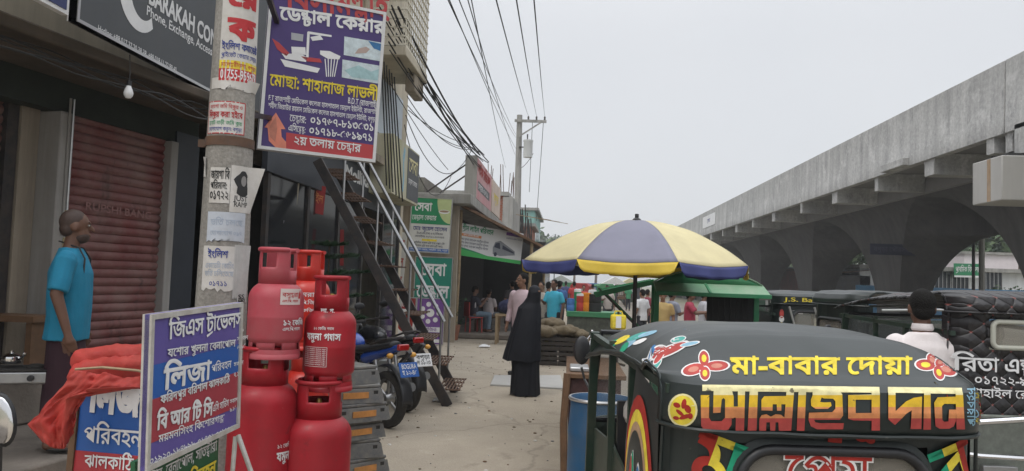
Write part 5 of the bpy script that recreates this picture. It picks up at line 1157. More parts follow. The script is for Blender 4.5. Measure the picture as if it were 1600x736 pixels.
# ---------------------------------------------------------------- motorcycles
def motorcycle(label, loc, rz, col, plate, seatc=None, plate_white=True):
    """nose +y; origin between the tyres on the ground"""
    t = thing('motorcycle', label, 'motorcycle', loc, rz, 'motorcycles parked by the stairs')
    body = mat('moto_'+col[0], col[1], .25, var=.05, coat=.6)
    for y, r, w in ((-.64, .305, .11), (.64, .30, .09)):
        a, b_ = MB(), MB(); wheel(a, b_, (0, y, r), r, w); w_ = a.build('wheel', t); b_.build('rim', w_)
    mb = MB(); mb.tube([V((0, .55, .95)), V((0, .1, .78)), V((0, -.3, .72)), V((0, -.75, .82))], .022, m_dkiron, 8); mb.tube([V((0, .5, .9)), V((0, .3, .35)), V((0, -.2, .3)), V((0, -.3, .7))], .02, m_dkiron, 8)
    for sx in (-.09, .09): mb.tube([V((sx, -.64, .305)), V((sx, -.2, .34))], .02, m_dkiron, 8); mb.tube([V((sx, -.62, .33)), V((sx, -.5, .72))], .022, m_steel, 8); mb.tube([V((sx*.8, .64, .30)), V((sx*.8, .5, .98))], .022, m_steel, 8)
    mb.build('frame', t)
    mb = MB(); mb.box((0, .12, .42), (.22, .36, .3), m_steel); mb.lathe([(.07, 0), (.09, .06), (.09, .14), (.06, .17)], m_steel, 16, (0, .28, .42), Rx(radians(-50))); mb.build('engine', t, bevel=.03)
    mb = MB(); mb.ell((0, .22, .86), (.145, .30, .13), body, 18, 12); mb.build('fuel_tank', t)
    def seat(u, v):
        a = 2*pi*u; y = .05-.78*v; w = .125-.04*v+.02*sin(pi*v); zc = .80+.10*v*v; return V((w*cos(a)*(.4+.6*min(1, v*6)), y, zc+.05*sin(a)*(1-.2*v)))
    mb = MB(); mb.grid(seat, 16, 14, m_seat2); mb.ell((0, -.73, .90), (.085, .04, .045), m_seat2, 10, 8); mb.build('seat', t)
    def tail(u, v):
        a = 2*pi*u; y = -.25-.62*v; w = .12*(1-.55*v); return V((w*cos(a), y, .72+.17*v+.075*(1-.5*v)*sin(a)))
    mb = MB(); mb.grid(tail, 14, 10, body); mb.build('tail_cowl', t)
    mb = MB(); mb.box((0, -.88, .885), (.14, .05, .07), m_red_l); mb.build('tail_light', t, bevel=.015)
    mb = MB(); mb.tube([V((-.1, -.4, .88)), V((-.11, -.75, .97)), V((0, -.84, .99)), V((.11, -.75, .97)), V((.1, -.4, .88))], .013, m_dkiron, 8); mb.build('grab_rail', t)
    def fender(u, v):
        a = radians(58+100*v); rr = .345; return V(((u-.5)*.13, -.64-rr*cos(pi-a)*-1*-1 if False else -.64+rr*cos(a), .305+rr*sin(a)+.0))
    mb = MB(); mb.grid(lambda u, v: V(((u-.5)*.14, -.64+.36*cos(radians(60+125*v)), .305+.36*sin(radians(60+125*v))+.02*(1-(2*u-1)**2))), 5, 14, m_plast); mb.build('rear_fender', t, solid=.005)
    mb = MB(); mb.grid(lambda u, v: V(((u-.5)*.11, .64+.335*cos(radians(20+130*v)), .30+.335*sin(radians(20+130*v))+.015*(1-(2*u-1)**2))), 5, 14, body); mb.build('front_fender', t, solid=.004)
    mb = MB(); R_ = Rx(radians(-22)); mb.box((0, -1.0, .66), (.24, .012, .16), m_ink if plate_white else m_tblue, R_); mb.box((0, -.93, .78), (.05, .2, .03), m_plast, Rx(radians(-40))); pl = mb.build('number_plate', t, bevel=.004)
    mb = MB(); Pp = Panel(V((-.11, -1.008, .66))+R_ @ V((0, 0, -.075)), V((.11, -1.008, .66))+R_ @ V((0, 0, -.075)), .15, R_ @ V((0, 0, 1)))
    for k_, s_ in enumerate(plate): text(mb, s_, Pp.pt, .11, .088-.065*k_, .045, I_blk if plate_white else m_ink, w=.19, align='c')
    lo = mb.build('lettering', pl)
    mb = MB()
    mb.tube([V((.12, .2, .3)), V((.15, -.2, .28)), V((.16, -.5, .34))], .025, m_steel, 10); mb.tube([V((.16, -.42, .33)), V((.165, -.85, .45))], [.045, .05], m_steel, 12); mb.build('exhaust', t)
    mb = MB(); mb.tube([V((-.34, .38, 1.08)), V((-.18, .5, 1.06)), V((0, .53, 1.03)), V((.18, .5, 1.06)), V((.34, .38, 1.08))], .013, m_dkiron, 8)
    for sx in (-1, 1): mb.tube([V((sx*.34, .38, 1.08)), V((sx*.24, .46, 1.07))], .02, m_black, 8)
    mb.build('handlebar', t)
    for sx in (-1, 1):
        mb = MB(); mb.tube([V((sx*.22, .48, 1.07)), V((sx*.3, .5, 1.22))], .006, m_dkiron, 6); mb.ell((sx*.32, .5, 1.26), (.075, .02, .045), m_plast, 12, 8); mb.build('mirror', t)
        mb = MB(); mb.ell((sx*.15, -.86, .80), (.04, .035, .03), mat('indicator', (.6, .3, .05), .2), 10, 8); mb.build('indicator', t)
    mb = MB(); mb.ell((0, .68, .92), (.10, .08, .11), body, 14, 10); mb.build('headlight_cowl', t)
    return t
m_seat2 = mat('black_seat', (.015, .015, .016), .5, var=.2, vs=9, bump=.1)
g1 = gnd(604, 668); g2 = gnd(632, 643)
motorcycle('motorcycle with a blue tail and blue plate, nearer of the two by the batteries', V((g1.x-sin(radians(48))*.64, g1.y+cos(radians(48))*.64, .0)), radians(48), ('blue', (.015, .06, .32)), ('BOGURA', 'হ ১২-৪৫'), plate_white=False)
motorcycle('black motorcycle with white number plate, farther of the two parked against the stairs', V((g2.x-sin(radians(44))*.64, g2.y+cos(radians(44))*.64, 0)), radians(44), ('black', (.015, .015, .017)), ('বগুড়া', 'ল ১১-২৩'))
# potted conifer in front of the dark shop
m_leafd = mat('conifer_needle', (.035, .085, .035), .6, var=.3, vs=12)
q = gloc(506, 560, 10.2, 0); t = thing('potted_conifer', 'potted tiered conifer in front of the dark phone shop', 'potted plant', q)
mb = MB(); mb.lathe([(.0001, 0), (.12, 0), (.17, .28), (.18, .3), (.15, .3), (.14, .26), (.0001, .26)], mat('terracotta', (.22, .09, .05), .8, var=.2), 18); mb.build('pot', t)
mb = MB(); mb.tube([V((0, 0, .25)), V((.01, 0, 1.1)), V((0, 0, 2.1))], [.022, .017, .006], m_brown, 7); mb.build('trunk', t)
mb = MB(); rnd = random.Random(4)
for z, Lb in ((1.0, .55), (1.3, .6), (1.62, .55), (1.85, .4), (2.02, .22)):
    for k in range(6):
        a = k*pi/3+z*2; d = V((cos(a), sin(a), .12)); e = V((0, 0, z))+d*Lb
        mb.tube([V((0, 0, z)), V((0, 0, z))+d*Lb*.6, e+V((0, 0, .03))], .008, m_leafd, 4)
        for j in range(60):
            f = rnd.uniform(.12, 1); c = V((0, 0, z))+d*Lb*f; s = V((-d.y, d.x, 0))*rnd.choice((-1, 1))*rnd.uniform(.05, .13)*(1.2-f*.6)+d*.06+V((0, 0, rnd.uniform(-.01, .05)))
            w = V((0, 0, .012)); mb.add([c-w, c+s, c+w], [(0, 1, 2)], m_leafd); mb.add([c-d*.012, c+s*.9+V((0, 0, .01)), c+d*.012], [(0, 1, 2)], m_leafd)
mb.build('foliage', t)
q = gloc(704, 520, 20.4, .0); t = thing('potted_plant', 'bushy green pot plant at the corner of the clinic', 'potted plant', q)
mb = MB(); mb.lathe([(.0001, 0), (.2, 0), (.26, .4), (.23, .4), (.0001, .36)], MATS['terracotta'], 18); mb.build('pot', t)
mb = MB(); rnd = random.Random(9)
for j in range(420):
    a = rnd.uniform(0, 2*pi); h = rnd.uniform(.4, 1.1); c = V((rnd.gauss(0, .13), rnd.gauss(0, .13), h)); s = V((cos(a), sin(a), rnd.uniform(-.2, .8)))*rnd.uniform(.06, .15); w = V((-s.y, s.x, 0))*.22
    mb.add([c, c+s*.5+w, c+s, c+s*.5-w], [(0, 1, 2, 3)], m_leafd)
mb.build('foliage', t)
# ================================================================ PEOPLE (body fused into one skin; clothes as parts)
def capsule(mb, a, b, ra, rb, m, n=10):
    a = V(a); b = V(b); d = b-a; L = d.length
    if L < 1e-5: mb.ell(a, (ra, ra, ra), m, n, 8); return
    d /= L; R = V((0, 0, 1)).rotation_difference(d).to_matrix()
    pr = [(max(1e-5, ra*sin(t)), -ra*cos(t)) for t in [pi/2*i/4 for i in range(5)]]+[(max(1e-5, rb*cos(t)), L+rb*sin(t)) for t in [pi/2*i/4 for i in range(5)]]
    mb.lathe(pr, m, n, a, R, cap=False)
def frust(mb, a, b, ra, rb, m, n=12, sq=1):
    a = V(a); b = V(b); d = b-a; L = d.length; d /= L; R = V((0, 0, 1)).rotation_difference(d).to_matrix()
    mb.lathe([(ra, 0), (rb, L)], m, n, a, R, sx=1, sy=sq)
def sections(mb, secs, m, n=20):
    """closed elliptical loft: (cx, cy, z, rx, ry)"""
    vs = []; fs = []
    for cx, cy, z, rx, ry in secs:
        for k in range(n): a = 2*pi*k/n; vs.append((cx+rx*cos(a), cy+ry*sin(a), z))
    for i in range(len(secs)-1):
        for k in range(n): k2 = (k+1) % n; fs.append((i*n+k, i*n+k2, (i+1)*n+k2, (i+1)*n+k))
    fs.append(tuple(range(n-1, -1, -1))); fs.append(tuple((len(secs)-1)*n+k for k in range(n))); mb.add(vs, fs, m)
FUSE = []
def fuse(mb, name, parent, m, vox, wr=0, sm=3, seed=0):
    """the parts in mb become one skin; worked out together for all figures in flush()"""
    me = bpy.data.meshes.new('t'); me.from_pydata(mb.v, [], mb.f); me.update(); o = bpy.data.objects.new('t', me); COL.objects.link(o)
    r = o.modifiers.new('r', 'REMESH'); r.mode = 'VOXEL'; r.voxel_size = vox
    if sm: s_ = o.modifiers.new('s', 'SMOOTH'); s_.factor = .5; s_.iterations = sm
    me2 = bpy.data.meshes.new(name); me2.materials.append(m); ob = bpy.data.objects.new(name, me2); COL.objects.link(ob); ob.parent = parent
    FUSE.append((o, me, me2, wr, seed)); return ob
def flush():
    dg = bpy.context.evaluated_depsgraph_get(); dg.update()
    for o, me, me2, wr, seed in FUSE:
        e = o.evaluated_get(dg).data; vs = [v.co.copy() for v in e.vertices]
        if wr:
            ns = [v.normal.copy() for v in e.vertices]
            vs = [c+n_*wr*(noise.noise(V((c.x*9+seed, c.y*9, c.z*6)))*.6+noise.noise(V((c.x*22, c.y*22+seed, c.z*11)))*.4) for c, n_ in zip(vs, ns)]
        me2.from_pydata(vs, [], [tuple(p.vertices) for p in e.polygons]); me2.polygons.foreach_set('use_smooth', [True]*len(me2.polygons)); me2.update()
    for o, me, *_ in FUSE: bpy.data.objects.remove(o); bpy.data.meshes.remove(me)
    FUSE.clear()
SK = mat('skin_brown', (.135, .065, .040), .55, var=.12, vs=14); SK2 = mat('skin_tan', (.22, .115, .07), .55, var=.1, vs=14)
HAIR = mat('hair_black', (.010, .009, .008), .85, var=.3, vs=60, bump=.6, bs=140, spec=.2); STUB = mat('shaved_stubble', (.055, .032, .024), .6, var=.2, vs=60)
def cloth(n, c): return mat('cloth_'+n, c, .85, var=.10, vs=7, bump=.15, bs=180)
TROU = cloth('dark_trousers', (.022, .022, .028)); GREYT = cloth('grey_trousers', (.10, .11, .12))
def person(label, loc, rz, shirt, trou=TROU, skin=SK, hair=HAIR, H=1.68, sit=False, arms=('down', 'down'), head=0, nod=0, vox=.016, lungi=False, long=False, eyes=False, sleeve=.55, beard=False, group=None, shoes=True, fat=1.0, legs=0):
    t = thing('person', label, 'person', loc, rz, group); k = H/1.7; M_ = MB
    hz = .50 if sit else .90; sh = hz+.50
    J = {}
    for s, n in ((-1, 'L'), (1, 'R')):
        if sit: J[n] = [V((s*.10, .0, hz)), V((s*.13, .42, hz+.01)), V((s*.13, .40, .09)), V((s*.14, .53, .035))]
        else: st = s*legs; J[n] = [V((s*.09, 0, hz)), V((s*.10, .03+st*.5, .48)), V((s*.10, st-.02, .09)), V((s*.12, st+.12, .035))]
        S_ = V((s*.175*fat, 0, sh-.05)); mode = arms[0 if s < 0 else 1]
        E_, W_ = {'down': (V((s*.245*fat, -.03, sh-.29)), V((s*.255*fat, .05, sh-.54))), 'fwd': (V((s*.23, .06, sh-.28)), V((s*.15, .29, sh-.22))), 'phone': (V((s*.22, .10, sh-.26)), V((s*.07, .30, sh-.10))),
                  'lap': (V((s*.23, .05, sh-.28)), V((s*.12, .27, sh-.37))), 'reach': (V((s*.24, .14, sh-.2)), V((s*.2, .40, sh-.18))), 'up': (V((s*.26, .10, sh-.18)), V((s*.14, .18, sh+.08)))}[mode]
        J[n+'a'] = [S_, E_, W_]
    b = M_()
    for n in 'LR':
        h_, kn, an_, to = J[n]; capsule(b, h_, kn, .085, .06, skin); capsule(b, kn, an_, .058, .038, skin); capsule(b, an_-V((0, .03, .035)), to, .04, .034, skin)
        S_, E_, W_ = J[n+'a']; capsule(b, S_, E_, .052, .042, skin); capsule(b, E_, W_, .042, .029, skin)
        d = (W_-E_).normalized(); s = 1 if n == 'R' else -1
        side = d.cross(V((s, 0, 0))); side = side.normalized() if side.length > .01 else V((0, 1, 0))
        pc = W_+d*.055; R_ = V((0, 0, 1)).rotation_difference(d).to_matrix()
        capsule(b, W_, pc+d*.02, .026, .030, skin); f0 = W_+d*.095
        curl = V((-s*.35, .0, 0)) if mode == 'down' else V((0, 0, -.4))
        for q in range(4):
            o = side*(-.030+.020*q); Lf = (.072, .082, .078, .060)[q]; a = f0+o*.95-d*.02; m1 = a+(d+curl*.3).normalized()*Lf*.55; m2 = m1+(d+curl*1.0).normalized()*Lf*.5
            capsule(b, a, m1, .0105, .0095, skin, 8); capsule(b, m1, m2, .0095, .008, skin, 8)
        th = W_+d*.03; tp = th+(d*.6+side*.9*(1 if mode == 'down' else -1)).normalized()*.045; capsule(b, th, tp, .014, .011, skin, 8); capsule(b, tp, tp+(d+side*.2).normalized()*.03, .0105, .009, skin, 8)
    sections(b, [(0, 0, hz-.06, .13, .09), (0, 0, hz+.15, .13*fat, .09*fat), (0, 0, hz+.36, .15, .095), (0, 0, hz+.47, .14, .075), (0, -.005, hz+.535, .06, .055)], skin, 16)
    capsule(b, (0, -.012, sh-.02), (0, .005, sh+.13), .058, .052, skin)
    hc = V((0, .018, sh+.19)); HR_ = Rz(head) @ Rx(nod)
    hp = lambda x, y, z: hc+HR_ @ V((x, y, z))
    b.ell(hp(0, -.012, .02), (.074, .094, .098), skin, 18, 12, HR_); b.ell(hp(0, .022, -.05), (.058, .064, .066), skin, 16, 10, HR_); b.ell(hp(0, .058, -.098), (.026, .022, .02), skin, 10, 8, HR_)
    capsule(b, hp(0, .088, .012), hp(0, .112, -.024), .010, .015, skin, 8); b.ell(hp(0, .09, -.06), (.025, .012, .011), skin, 10, 8, HR_); b.ell(hp(0, .082, .028), (.052, .012, .012), skin, 10, 8, HR_)
    for s in (-1, 1): b.ell(hp(s*.076, -.012, -.008), (.011, .024, .033), skin, 10, 8, HR_)
    fuse(b, 'body', t, skin, vox*(.62 if vox > .01 else 1), 0, 2)
    c = M_(); lo = hz-.12 if not long else .35
    if long: sections(c, [(0, 0, lo, .23, .17), (0, 0, hz-.06, .19, .135), (0, 0, hz+.15, .165, .115), (0, 0, hz+.36, .185, .125), (0, 0, hz+.47, .17, .098), (0, -.008, hz+.535, .085, .075)], shirt)
    elif sit: sections(c, [(0, .03, hz-.05, .18, .15), (0, .01, hz+.08, .18*fat, .14*fat), (0, 0, hz+.2, .17*fat, .125*fat), (0, 0, hz+.36, .185*fat, .125), (0, 0, hz+.47, .17*fat, .098), (0, -.008, hz+.53, .085, .075)], shirt)
    else: sections(c, [(0, 0, lo, .182*fat, .135*fat), (0, .004, hz, .178*fat, .132*fat), (0, .008, hz+.15, .170*fat, .125*fat*fat), (0, .004, hz+.36, .187*fat, .128*fat), (0, 0, hz+.44, .185*fat, .112), (0, 0, hz+.485, .15*fat, .095), (0, -.008, hz+.535, .082, .075)], shirt)
    for n in 'LR':
        S_, E_, W_ = J[n+'a']; e = S_.lerp(E_, sleeve*1.55) if sleeve < .65 else E_
        capsule(c, S_+V((0, 0, .0)), S_.lerp(e, .2), .068, .069, shirt); frust(c, S_, e, .073, .066, shirt)
        if sleeve >= .65: c.ell(E_, (.06, .06, .06), shirt, 12, 8); frust(c, E_, E_.lerp(W_, .9), .058, .046, shirt)
    so = fuse(c, 'shirt', t, shirt, vox*.8, .009, 6, seed=H*50)
    p = M_()
    if lungi or long and False:
        sections(p, [(0, .01, .10, .17, .15), (0, .01, .5, .175, .135), (0, 0, hz-.05, .165, .12), (0, 0, hz+.04, .15, .10)], trou, 22)
    else:
        sections(p, [(0, -.01, hz-.12, .165, .12), (0, 0, hz, .165, .118), (0, 0, hz+.10, .155, .108)], trou)
        for n in 'LR':
            h_, kn, an_, to = J[n]; frust(p, h_+V((0, 0, .02)), kn, .098, .078, trou); p.ell(kn, (.077, .077, .077), trou, 12, 8); frust(p, kn, an_+V((0, 0, .0)), .077, .066, trou)
    fuse(p, 'trousers' if not lungi else 'lungi', t, trou, vox*.85, .006, 3, seed=H*31)
    if hair:
        h = M_(); h.ell(hp(0, -.022, .034), (.0795, .092, .094) if hair is HAIR else (.076, .092, .092), hair, 20, 14, HR_); h.ell(hp(0, -.05, -.02), (.068, .06, .06), hair, 14, 10, HR_)
        fuse(h, 'hair', t, hair, .01, .003 if hair is HAIR else 0, 1)
    if beard: h = M_(); h.ell(hp(0, .030, -.072), (.059, .062, .052), STUB, 14, 10, HR_); fuse(h, 'beard', t, STUB, .01, 0, 1)
    if eyes:
        for s in (-1, 1):
            e = M_(); e.ell(hp(s*.031, .076, .010), (.013, .010, .008), mat('eye_white', (.32, .29, .26), .3, var=0), 10, 8, HR_); e.ell(hp(s*.031, .0845, .010), (.006, .004, .006), I_blk, 8, 6, HR_); e.build('eye', t)
            e = M_(); capsule(e, hp(s*.016, .084, .032), hp(s*.048, .074, .034), .004, .003, HAIR, 6); e.build('eyebrow', t)
    if shoes and not sit or sit:
        for n in 'LR':
            f = M_(); an_, to = J[n][2], J[n][3]; f.ell((an_+to)/2+V((0, .01, -.035)), (.048, .125, .022), m_black, 14, 8); f.ell((an_+to)/2+V((0, .07, -.01)), (.045, .05, .03), m_black, 12, 8); f.build('shoe', t)
    t.scale = (k, k, k); return t
# man in turquoise on the shop step
tm = at(112, 400, 5.3); tm.z = .333
t = person('man in a turquoise T-shirt and dark maroon lungi standing in profile on the shop step', tm, radians(-66), cloth('turquoise', (.012, .20, .33)), cloth('maroon', (.035, .012, .02)), hair=STUB, H=1.70, vox=.010, lungi=True, eyes=True, beard=True, fat=1.08, head=radians(14), sleeve=.6)
mb = MB(); z = 1.36; mb.tube([V((-.13, .09, z-.20)), V((-.12, .105, z)), V((-.085, .06, z+.075)), V((0, -.085, z+.12)), V((.085, .06, z+.075)), V((.12, .105, z)), V((.125, .10, z-.26))], .006, m_black, 6); mb.build('earphone_cord', t)
# woman in black burqa
BL = mat('burqa_black', (.010, .011, .015), .75, var=.2, vs=5, spec=.3); BL2 = mat('burqa_cape', (.012, .013, .018), .7, var=.2, vs=5, spec=.3)
wg = gnd(820, 618); w = thing('person', 'woman in a long black burqa and cape standing on the walkway', 'person', wg)
def robe(secs, folds, amp, seed):
    def f(u, v):
        s = v*(len(secs)-1); i = min(int(s), len(secs)-2); g = s-i; g = g*g*(3-2*g) if False else g
        cx, cy, z, rx, ry = [secs[i][q]+(secs[i+1][q]-secs[i][q])*g for q in range(5)]; a = 2*pi*u
        k = 1+amp*(1-v)*(sin(a*folds+seed+2*noise.noise(V((a, v*2, seed))))*.6+noise.noise(V((cos(a)*3, sin(a)*3+seed, v*2)))*.8)
        return V((cx+rx*k*cos(a), cy+ry*k*sin(a), z+.012*sin(a*5+seed)*(1-v)))
    return f
b = MB(); sections(b, [(0, 0, .05, .15, .12), (0, 0, .9, .14, .11), (.02, 0, 1.25, .15, .09), (.05, 0, 1.34, .05, .05)], SK2); b.ell((.09, .0, 1.46), (.07, .085, .10), SK2); capsule(b, (.05, 0, 1.3), (.08, 0, 1.42), .05, .05, SK2)
for sx in (-.08, .08): capsule(b, (sx, -.02, .06), (sx+.06, -.08, .04), .04, .035, SK2)
fuse(b, 'body', w, SK2, .02, 0, 2)
mb = MB(); mb.grid(robe([(.0, 0, .015, .215, .19), (0, 0, .3, .20, .17), (0, 0, .6, .185, .15), (0, 0, 1.0, .16, .13), (.02, 0, 1.25, .12, .1)], 9, .07, 1), 72, 30, BL); mb.build('skirt', w, ang=80)
mb = MB(); mb.grid(robe([(-.055, 0, .50, .275, .20), (-.045, 0, .62, .262, .20), (-.02, 0, .85, .225, .185), (.015, 0, 1.1, .185, .16), (.03, 0, 1.25, .165, .135), (.06, 0, 1.33, .12, .11), (.085, 0, 1.40, .098, .112), (.095, 0, 1.48, .092, .112), (.092, 0, 1.55, .07, .085), (.09, 0, 1.58, .03, .04), (.09, 0, 1.585, .002, .002)], 7, .09, 4), 72, 60, BL2); mb.build('cape', w, ang=80)
mb = MB(); mb.ell((.165, -.05, 1.495), (.022, .03, .014), SK2, 12, 8, Rz(.4)); mb.build('face_opening', w)
w.rotation_euler = (0, 0, radians(-8))
# others
P1 = lambda px, py, Y, z=None: (lambda q: V((q.x, q.y, (0 if q.x < .3 else ROADZ) if z is None else z)))(at(px, py, Y))
t = person('man in a pale pink shirt seen from behind between the rickshaws on the right', P1(1441, 500, 5.5), radians(-8), cloth('pale_pink', (.76, .70, .69)), TROU, H=1.79, vox=.012, fat=.93, hair=HAIR, sleeve=.7)
mb = MB(); mb.lathe([(.062, 1.445), (.068, 1.46), (.060, 1.49), (.056, 1.488)], cloth('pale_pink', (.76, .70, .69)), 20, (0, -.004, 0), cap=False); mb.build('collar', t, solid=.006)
cushion_seat = gnd(742, 512, .14)
CR_ = mat('chair_red', (.35, .04, .035), .5)
q = P1(741, 480, 21.6, .14); t = person('man in a dark shirt with a white stripe seated on a chair with his phone', q, radians(-62), cloth('navy_dark', (.03, .03, .045)), cloth('blue_jeans', (.12, .17, .22)), H=1.68, sit=True, arms=('phone', 'phone'), vox=.02, nod=-.35, eyes=False)
mb = MB(); mb.grid(lambda u, v: V((.16+.03*u, -.05+.02*u, .70+.28*v)), 2, 4, m_ink); mb.build('shirt_stripe', t, solid=.02); mb = MB(); mb.box((0, .36, .93), (.075, .012, .14), m_plast, Rx(.5)); tag(mb.build('phone'), 'black phone held by the seated man', 'phone').matrix_basis = t.matrix_basis
ch = thing('plastic_chair', 'red plastic chair under the man with the phone', 'chair', q, radians(-62)); mb = MB(); mb.box((0, 0, .42), (.42, .42, .03), CR_); mb.build('seat', ch, bevel=.012); mb = MB(); mb.box((0, -.22, .64), (.42, .03, .40), CR_); mb.build('backrest', ch, bevel=.012)
for sx in (-.18, .18):
    for sy in (-.18, .18): mb = MB(); mb.bar((sx, sy, 0), (sx*.95, sy*.95, .41), .03, .03, CR_); mb.build('leg', ch)
q = P1(763, 480, 22.2, .14); person('person in a pale checked shirt sitting beside the man with the phone', q, radians(-20), cloth('pale_check', (.42, .37, .37)), GREYT, H=1.6, sit=True, arms=('lap', 'lap'), vox=.02, nod=-.3)
ch = thing('bench', 'dark bench under the seated person in the pale shirt', 'bench', q, radians(-20)); mb = MB(); mb.box((0, -.02, .42), (.8, .3, .04), m_brown); mb.build('seat', ch)
for sx in (-.33, .33): mb = MB(); mb.box((sx, -.02, .2), (.05, .25, .4), m_brown); mb.build('leg', ch)
person('man in a pale pink shirt with short hair standing behind the woman in black', P1(816, 470, 13.4), radians(150), cloth('pink_check', (.55, .42, .45)), TROU, skin=SK2, H=1.76, vox=.014, eyes=True, head=radians(-35), sleeve=.7)
crowd = [(800, 23, 30, 'dark_grey', (.06, .055, .06), 'woman in a dark shawl standing in the shade of the awning', 1.62, True), (846, 19, 160, 'cream', (.42, .38, .33), 'person in a cream shirt behind the woman in black', 1.62, False), (857, 20.5, -20, 'black_shirt', (.02, .02, .024), 'person in black beside the man in the cyan shirt', 1.62, True), (866, 18.6, 150, 'cyan', (.05, .38, .52), 'man in a bright cyan shirt standing by the vegetable crates', 1.68, False), (874, 24, 10, 'blue_shirt', (.06, .14, .34), 'man in a blue shirt walking away behind the cyan shirt', 1.66, False),
 (1036, 17.5, 170, 'ochre', (.42, .30, .12), 'man in an ochre shirt framed by the green cart posts', 1.64, False), (1050, 18.5, -60, 'grey_blue', (.22, .23, .28), 'man in a grey blue shirt leaning beside the ochre shirt', 1.66, False), (1078, 17.2, -100, 'crimson', (.30, .03, .06), 'man in a crimson shirt reaching over a cart handle', 1.68, False), (1100, 19.5, -80, 'light_grey', (.40, .40, .43), 'man in a light grey shirt beyond the crimson shirt', 1.66, False), (1004, 22, 40, 'white_shirt', (.55, .55, .56), 'person in a white shirt seen between the cart posts', 1.62, False),
 (950, 30, 180, 'dust', (.40, .36, .33), 'man in dusty shirt and dark shorts standing alone on the road', 1.66, False), (1012, 26, -40, 'wine', (.22, .04, .06), 'person in a wine red shirt near the cart', 1.6, False), (1216, 12.5, 180, 'lavender', (.45, .44, .55), 'man in a lavender shirt bending beside the middle rickshaw', 1.55, False), (897, 34, 10, 'red_far', (.40, .04, .04), 'far person in red near the coolers', 1.66, False), (912, 36, 180, 'red_far2', (.38, .05, .05), 'second far person in red right of the first', 1.62, False), (884, 40, 0, 'navy_far', (.05, .06, .15), 'far person in navy on the road', 1.66, False), (926, 42, 20, 'white_far', (.5, .5, .5), 'far person in white on the road', 1.66, False)]
for px, Y, a, cn, cc, lb, H, lg in crowd:
    person(lb, P1(px, 455, Y), radians(a), cloth(cn, cc), TROU if Y % 2 < 1 else GREYT, skin=SK if H > 1.65 else SK2, H=H, vox=.022 if Y < 25 else .03, long=lg, arms=('reach', 'reach') if 'reaching' in lb else ('down', 'fwd') if Y % 3 < 1 else ('down', 'down'), legs=.06 if Y > 20 else .02)
rnd = random.Random(5)
fc = [('white', (.5, .5, .5)), ('blue', (.08, .15, .35)), ('red', (.38, .05, .05)), ('green', (.05, .25, .12)), ('yellow', (.5, .4, .1)), ('grey', (.25, .25, .26)), ('brown', (.2, .12, .08)), ('black', (.03, .03, .03))]
protos = {}
for i in range(30):
    n_, c_ = fc[i % 8]; Y = 48+rnd.uniform(0, 60); px = rnd.uniform(872, 985)
    if n_ not in protos:
        o = protos[n_] = person(f'distant person in {n_} clothes among the far market crowd', P1(px, 440, Y), rnd.uniform(0, 6), cloth('far_'+n_, c_), TROU, H=1.65, vox=.045, group=f'far crowd in {n_}')
    else:
        o = dup(protos[n_]); o.location = P1(px, 440, Y); o.rotation_euler = (0, 0, rnd.uniform(0, 6))
# ================================================================ UMBRELLA, CARTS, OTHER RICKSHAWS, MARKET GOODS
m_uy = mat('umbrella_yellow', (.61, .54, .31), .7, var=.08, vs=4, dirt=(.46, .40, .25), da=.4, ds=3); m_ub = mat('umbrella_greyblue', (.185, .185, .24), .7, var=.08, vs=4, dirt=(.26, .25, .32), da=.4, ds=3)
m_uyv = mat('valance_yellow', (.66, .47, .05), .6, var=.1, vs=6); m_ubv = mat('valance_navy', (.05, .06, .19), .6, var=.12, vs=6)
uc = at(993, 420, 8.7); uc.z = ROADZ
um = thing('market_umbrella', 'large yellow and grey-blue vendor umbrella with a scalloped valance', 'umbrella', uc, radians(-9))
UR, UT, UD = 1.27, 2.36-ROADZ, .485
def ucan(k):
    a0 = -pi/2+k*pi/4-pi/8
    def f(u, v):
        r = UR*v; A = V((cos(a0), sin(a0), 0))*r; B = V((cos(a0+pi/4), sin(a0+pi/4), 0))*r; p = A.lerp(B, u)
        z = UT-UD*(v**2.0)-.035*sin(pi*u)*v*(1-.25*v)+.006*noise.noise(V((p.x*4, p.y*4, k))); return V((p.x, p.y, z))
    return f
def uval(k):
    a0 = -pi/2+k*pi/4-pi/8; f0 = ucan(k)
    def f(u, v):
        p = f0(u, 1.0); e = min(u, 1-u); d = .118*(min(1, (e/.07))**.5 if e < .07 else 1); c = V((p.x, p.y, 0))*.012
        return V((p.x, p.y, p.z-.002-d*v+.004*sin(u*22+k)*v))+c*v+V((p.x, p.y, 0))*.010*sin(u*16+k*2)*v
    return f
for k in range(8):
    mb = MB(); mb.grid(ucan(k), 12, 22, m_ub if k % 2 == 0 else m_uy); c = mb.build('canopy_panel', um, ang=70, solid=.004)
    mb = MB(); mb.grid(uval(k), 24, 4, m_uyv if k % 2 == 0 else m_ubv); mb.build('valance', c, ang=70, solid=.003)
for k in range(8):
    a = -pi/2+k*pi/4-pi/8; mb = MB(); d = V((cos(a), sin(a), 0)); mb.tube([d*UR*v+V((0, 0, UT-UD*v*v-.012)) for v in [i/8 for i in range(9)]], .006, m_dkiron, 5); mb.tube([d*UR*.5+V((0, 0, UT-UD*.25-.02)), V((0, 0, UT-.55))], .006, m_dkiron, 5); mb.build('rib', um)
mb = MB(); mb.tube([V((0, 0, .0)), V((0, 0, UT+.01))], .024, m_dkiron, 10); mb.tube([V((0, 0, .0)), V((0, 0, 1.2))], .036, m_dkiron, 10); mb.build('pole', um)
mb = MB(); mb.lathe([(.05, UT+.0), (.05, UT+.012), (.03, UT+.03), (.022, UT+.035), (.022, UT+.075), (.0001, UT+.08)], m_plast, 14); mb.build('finial', um)
mb = MB(); mb.lathe([(.25, 0), (.25, .06), (.06, .1), (.05, .3), (.0001, .3)], m_conc2, 18); mb.build('base', um)
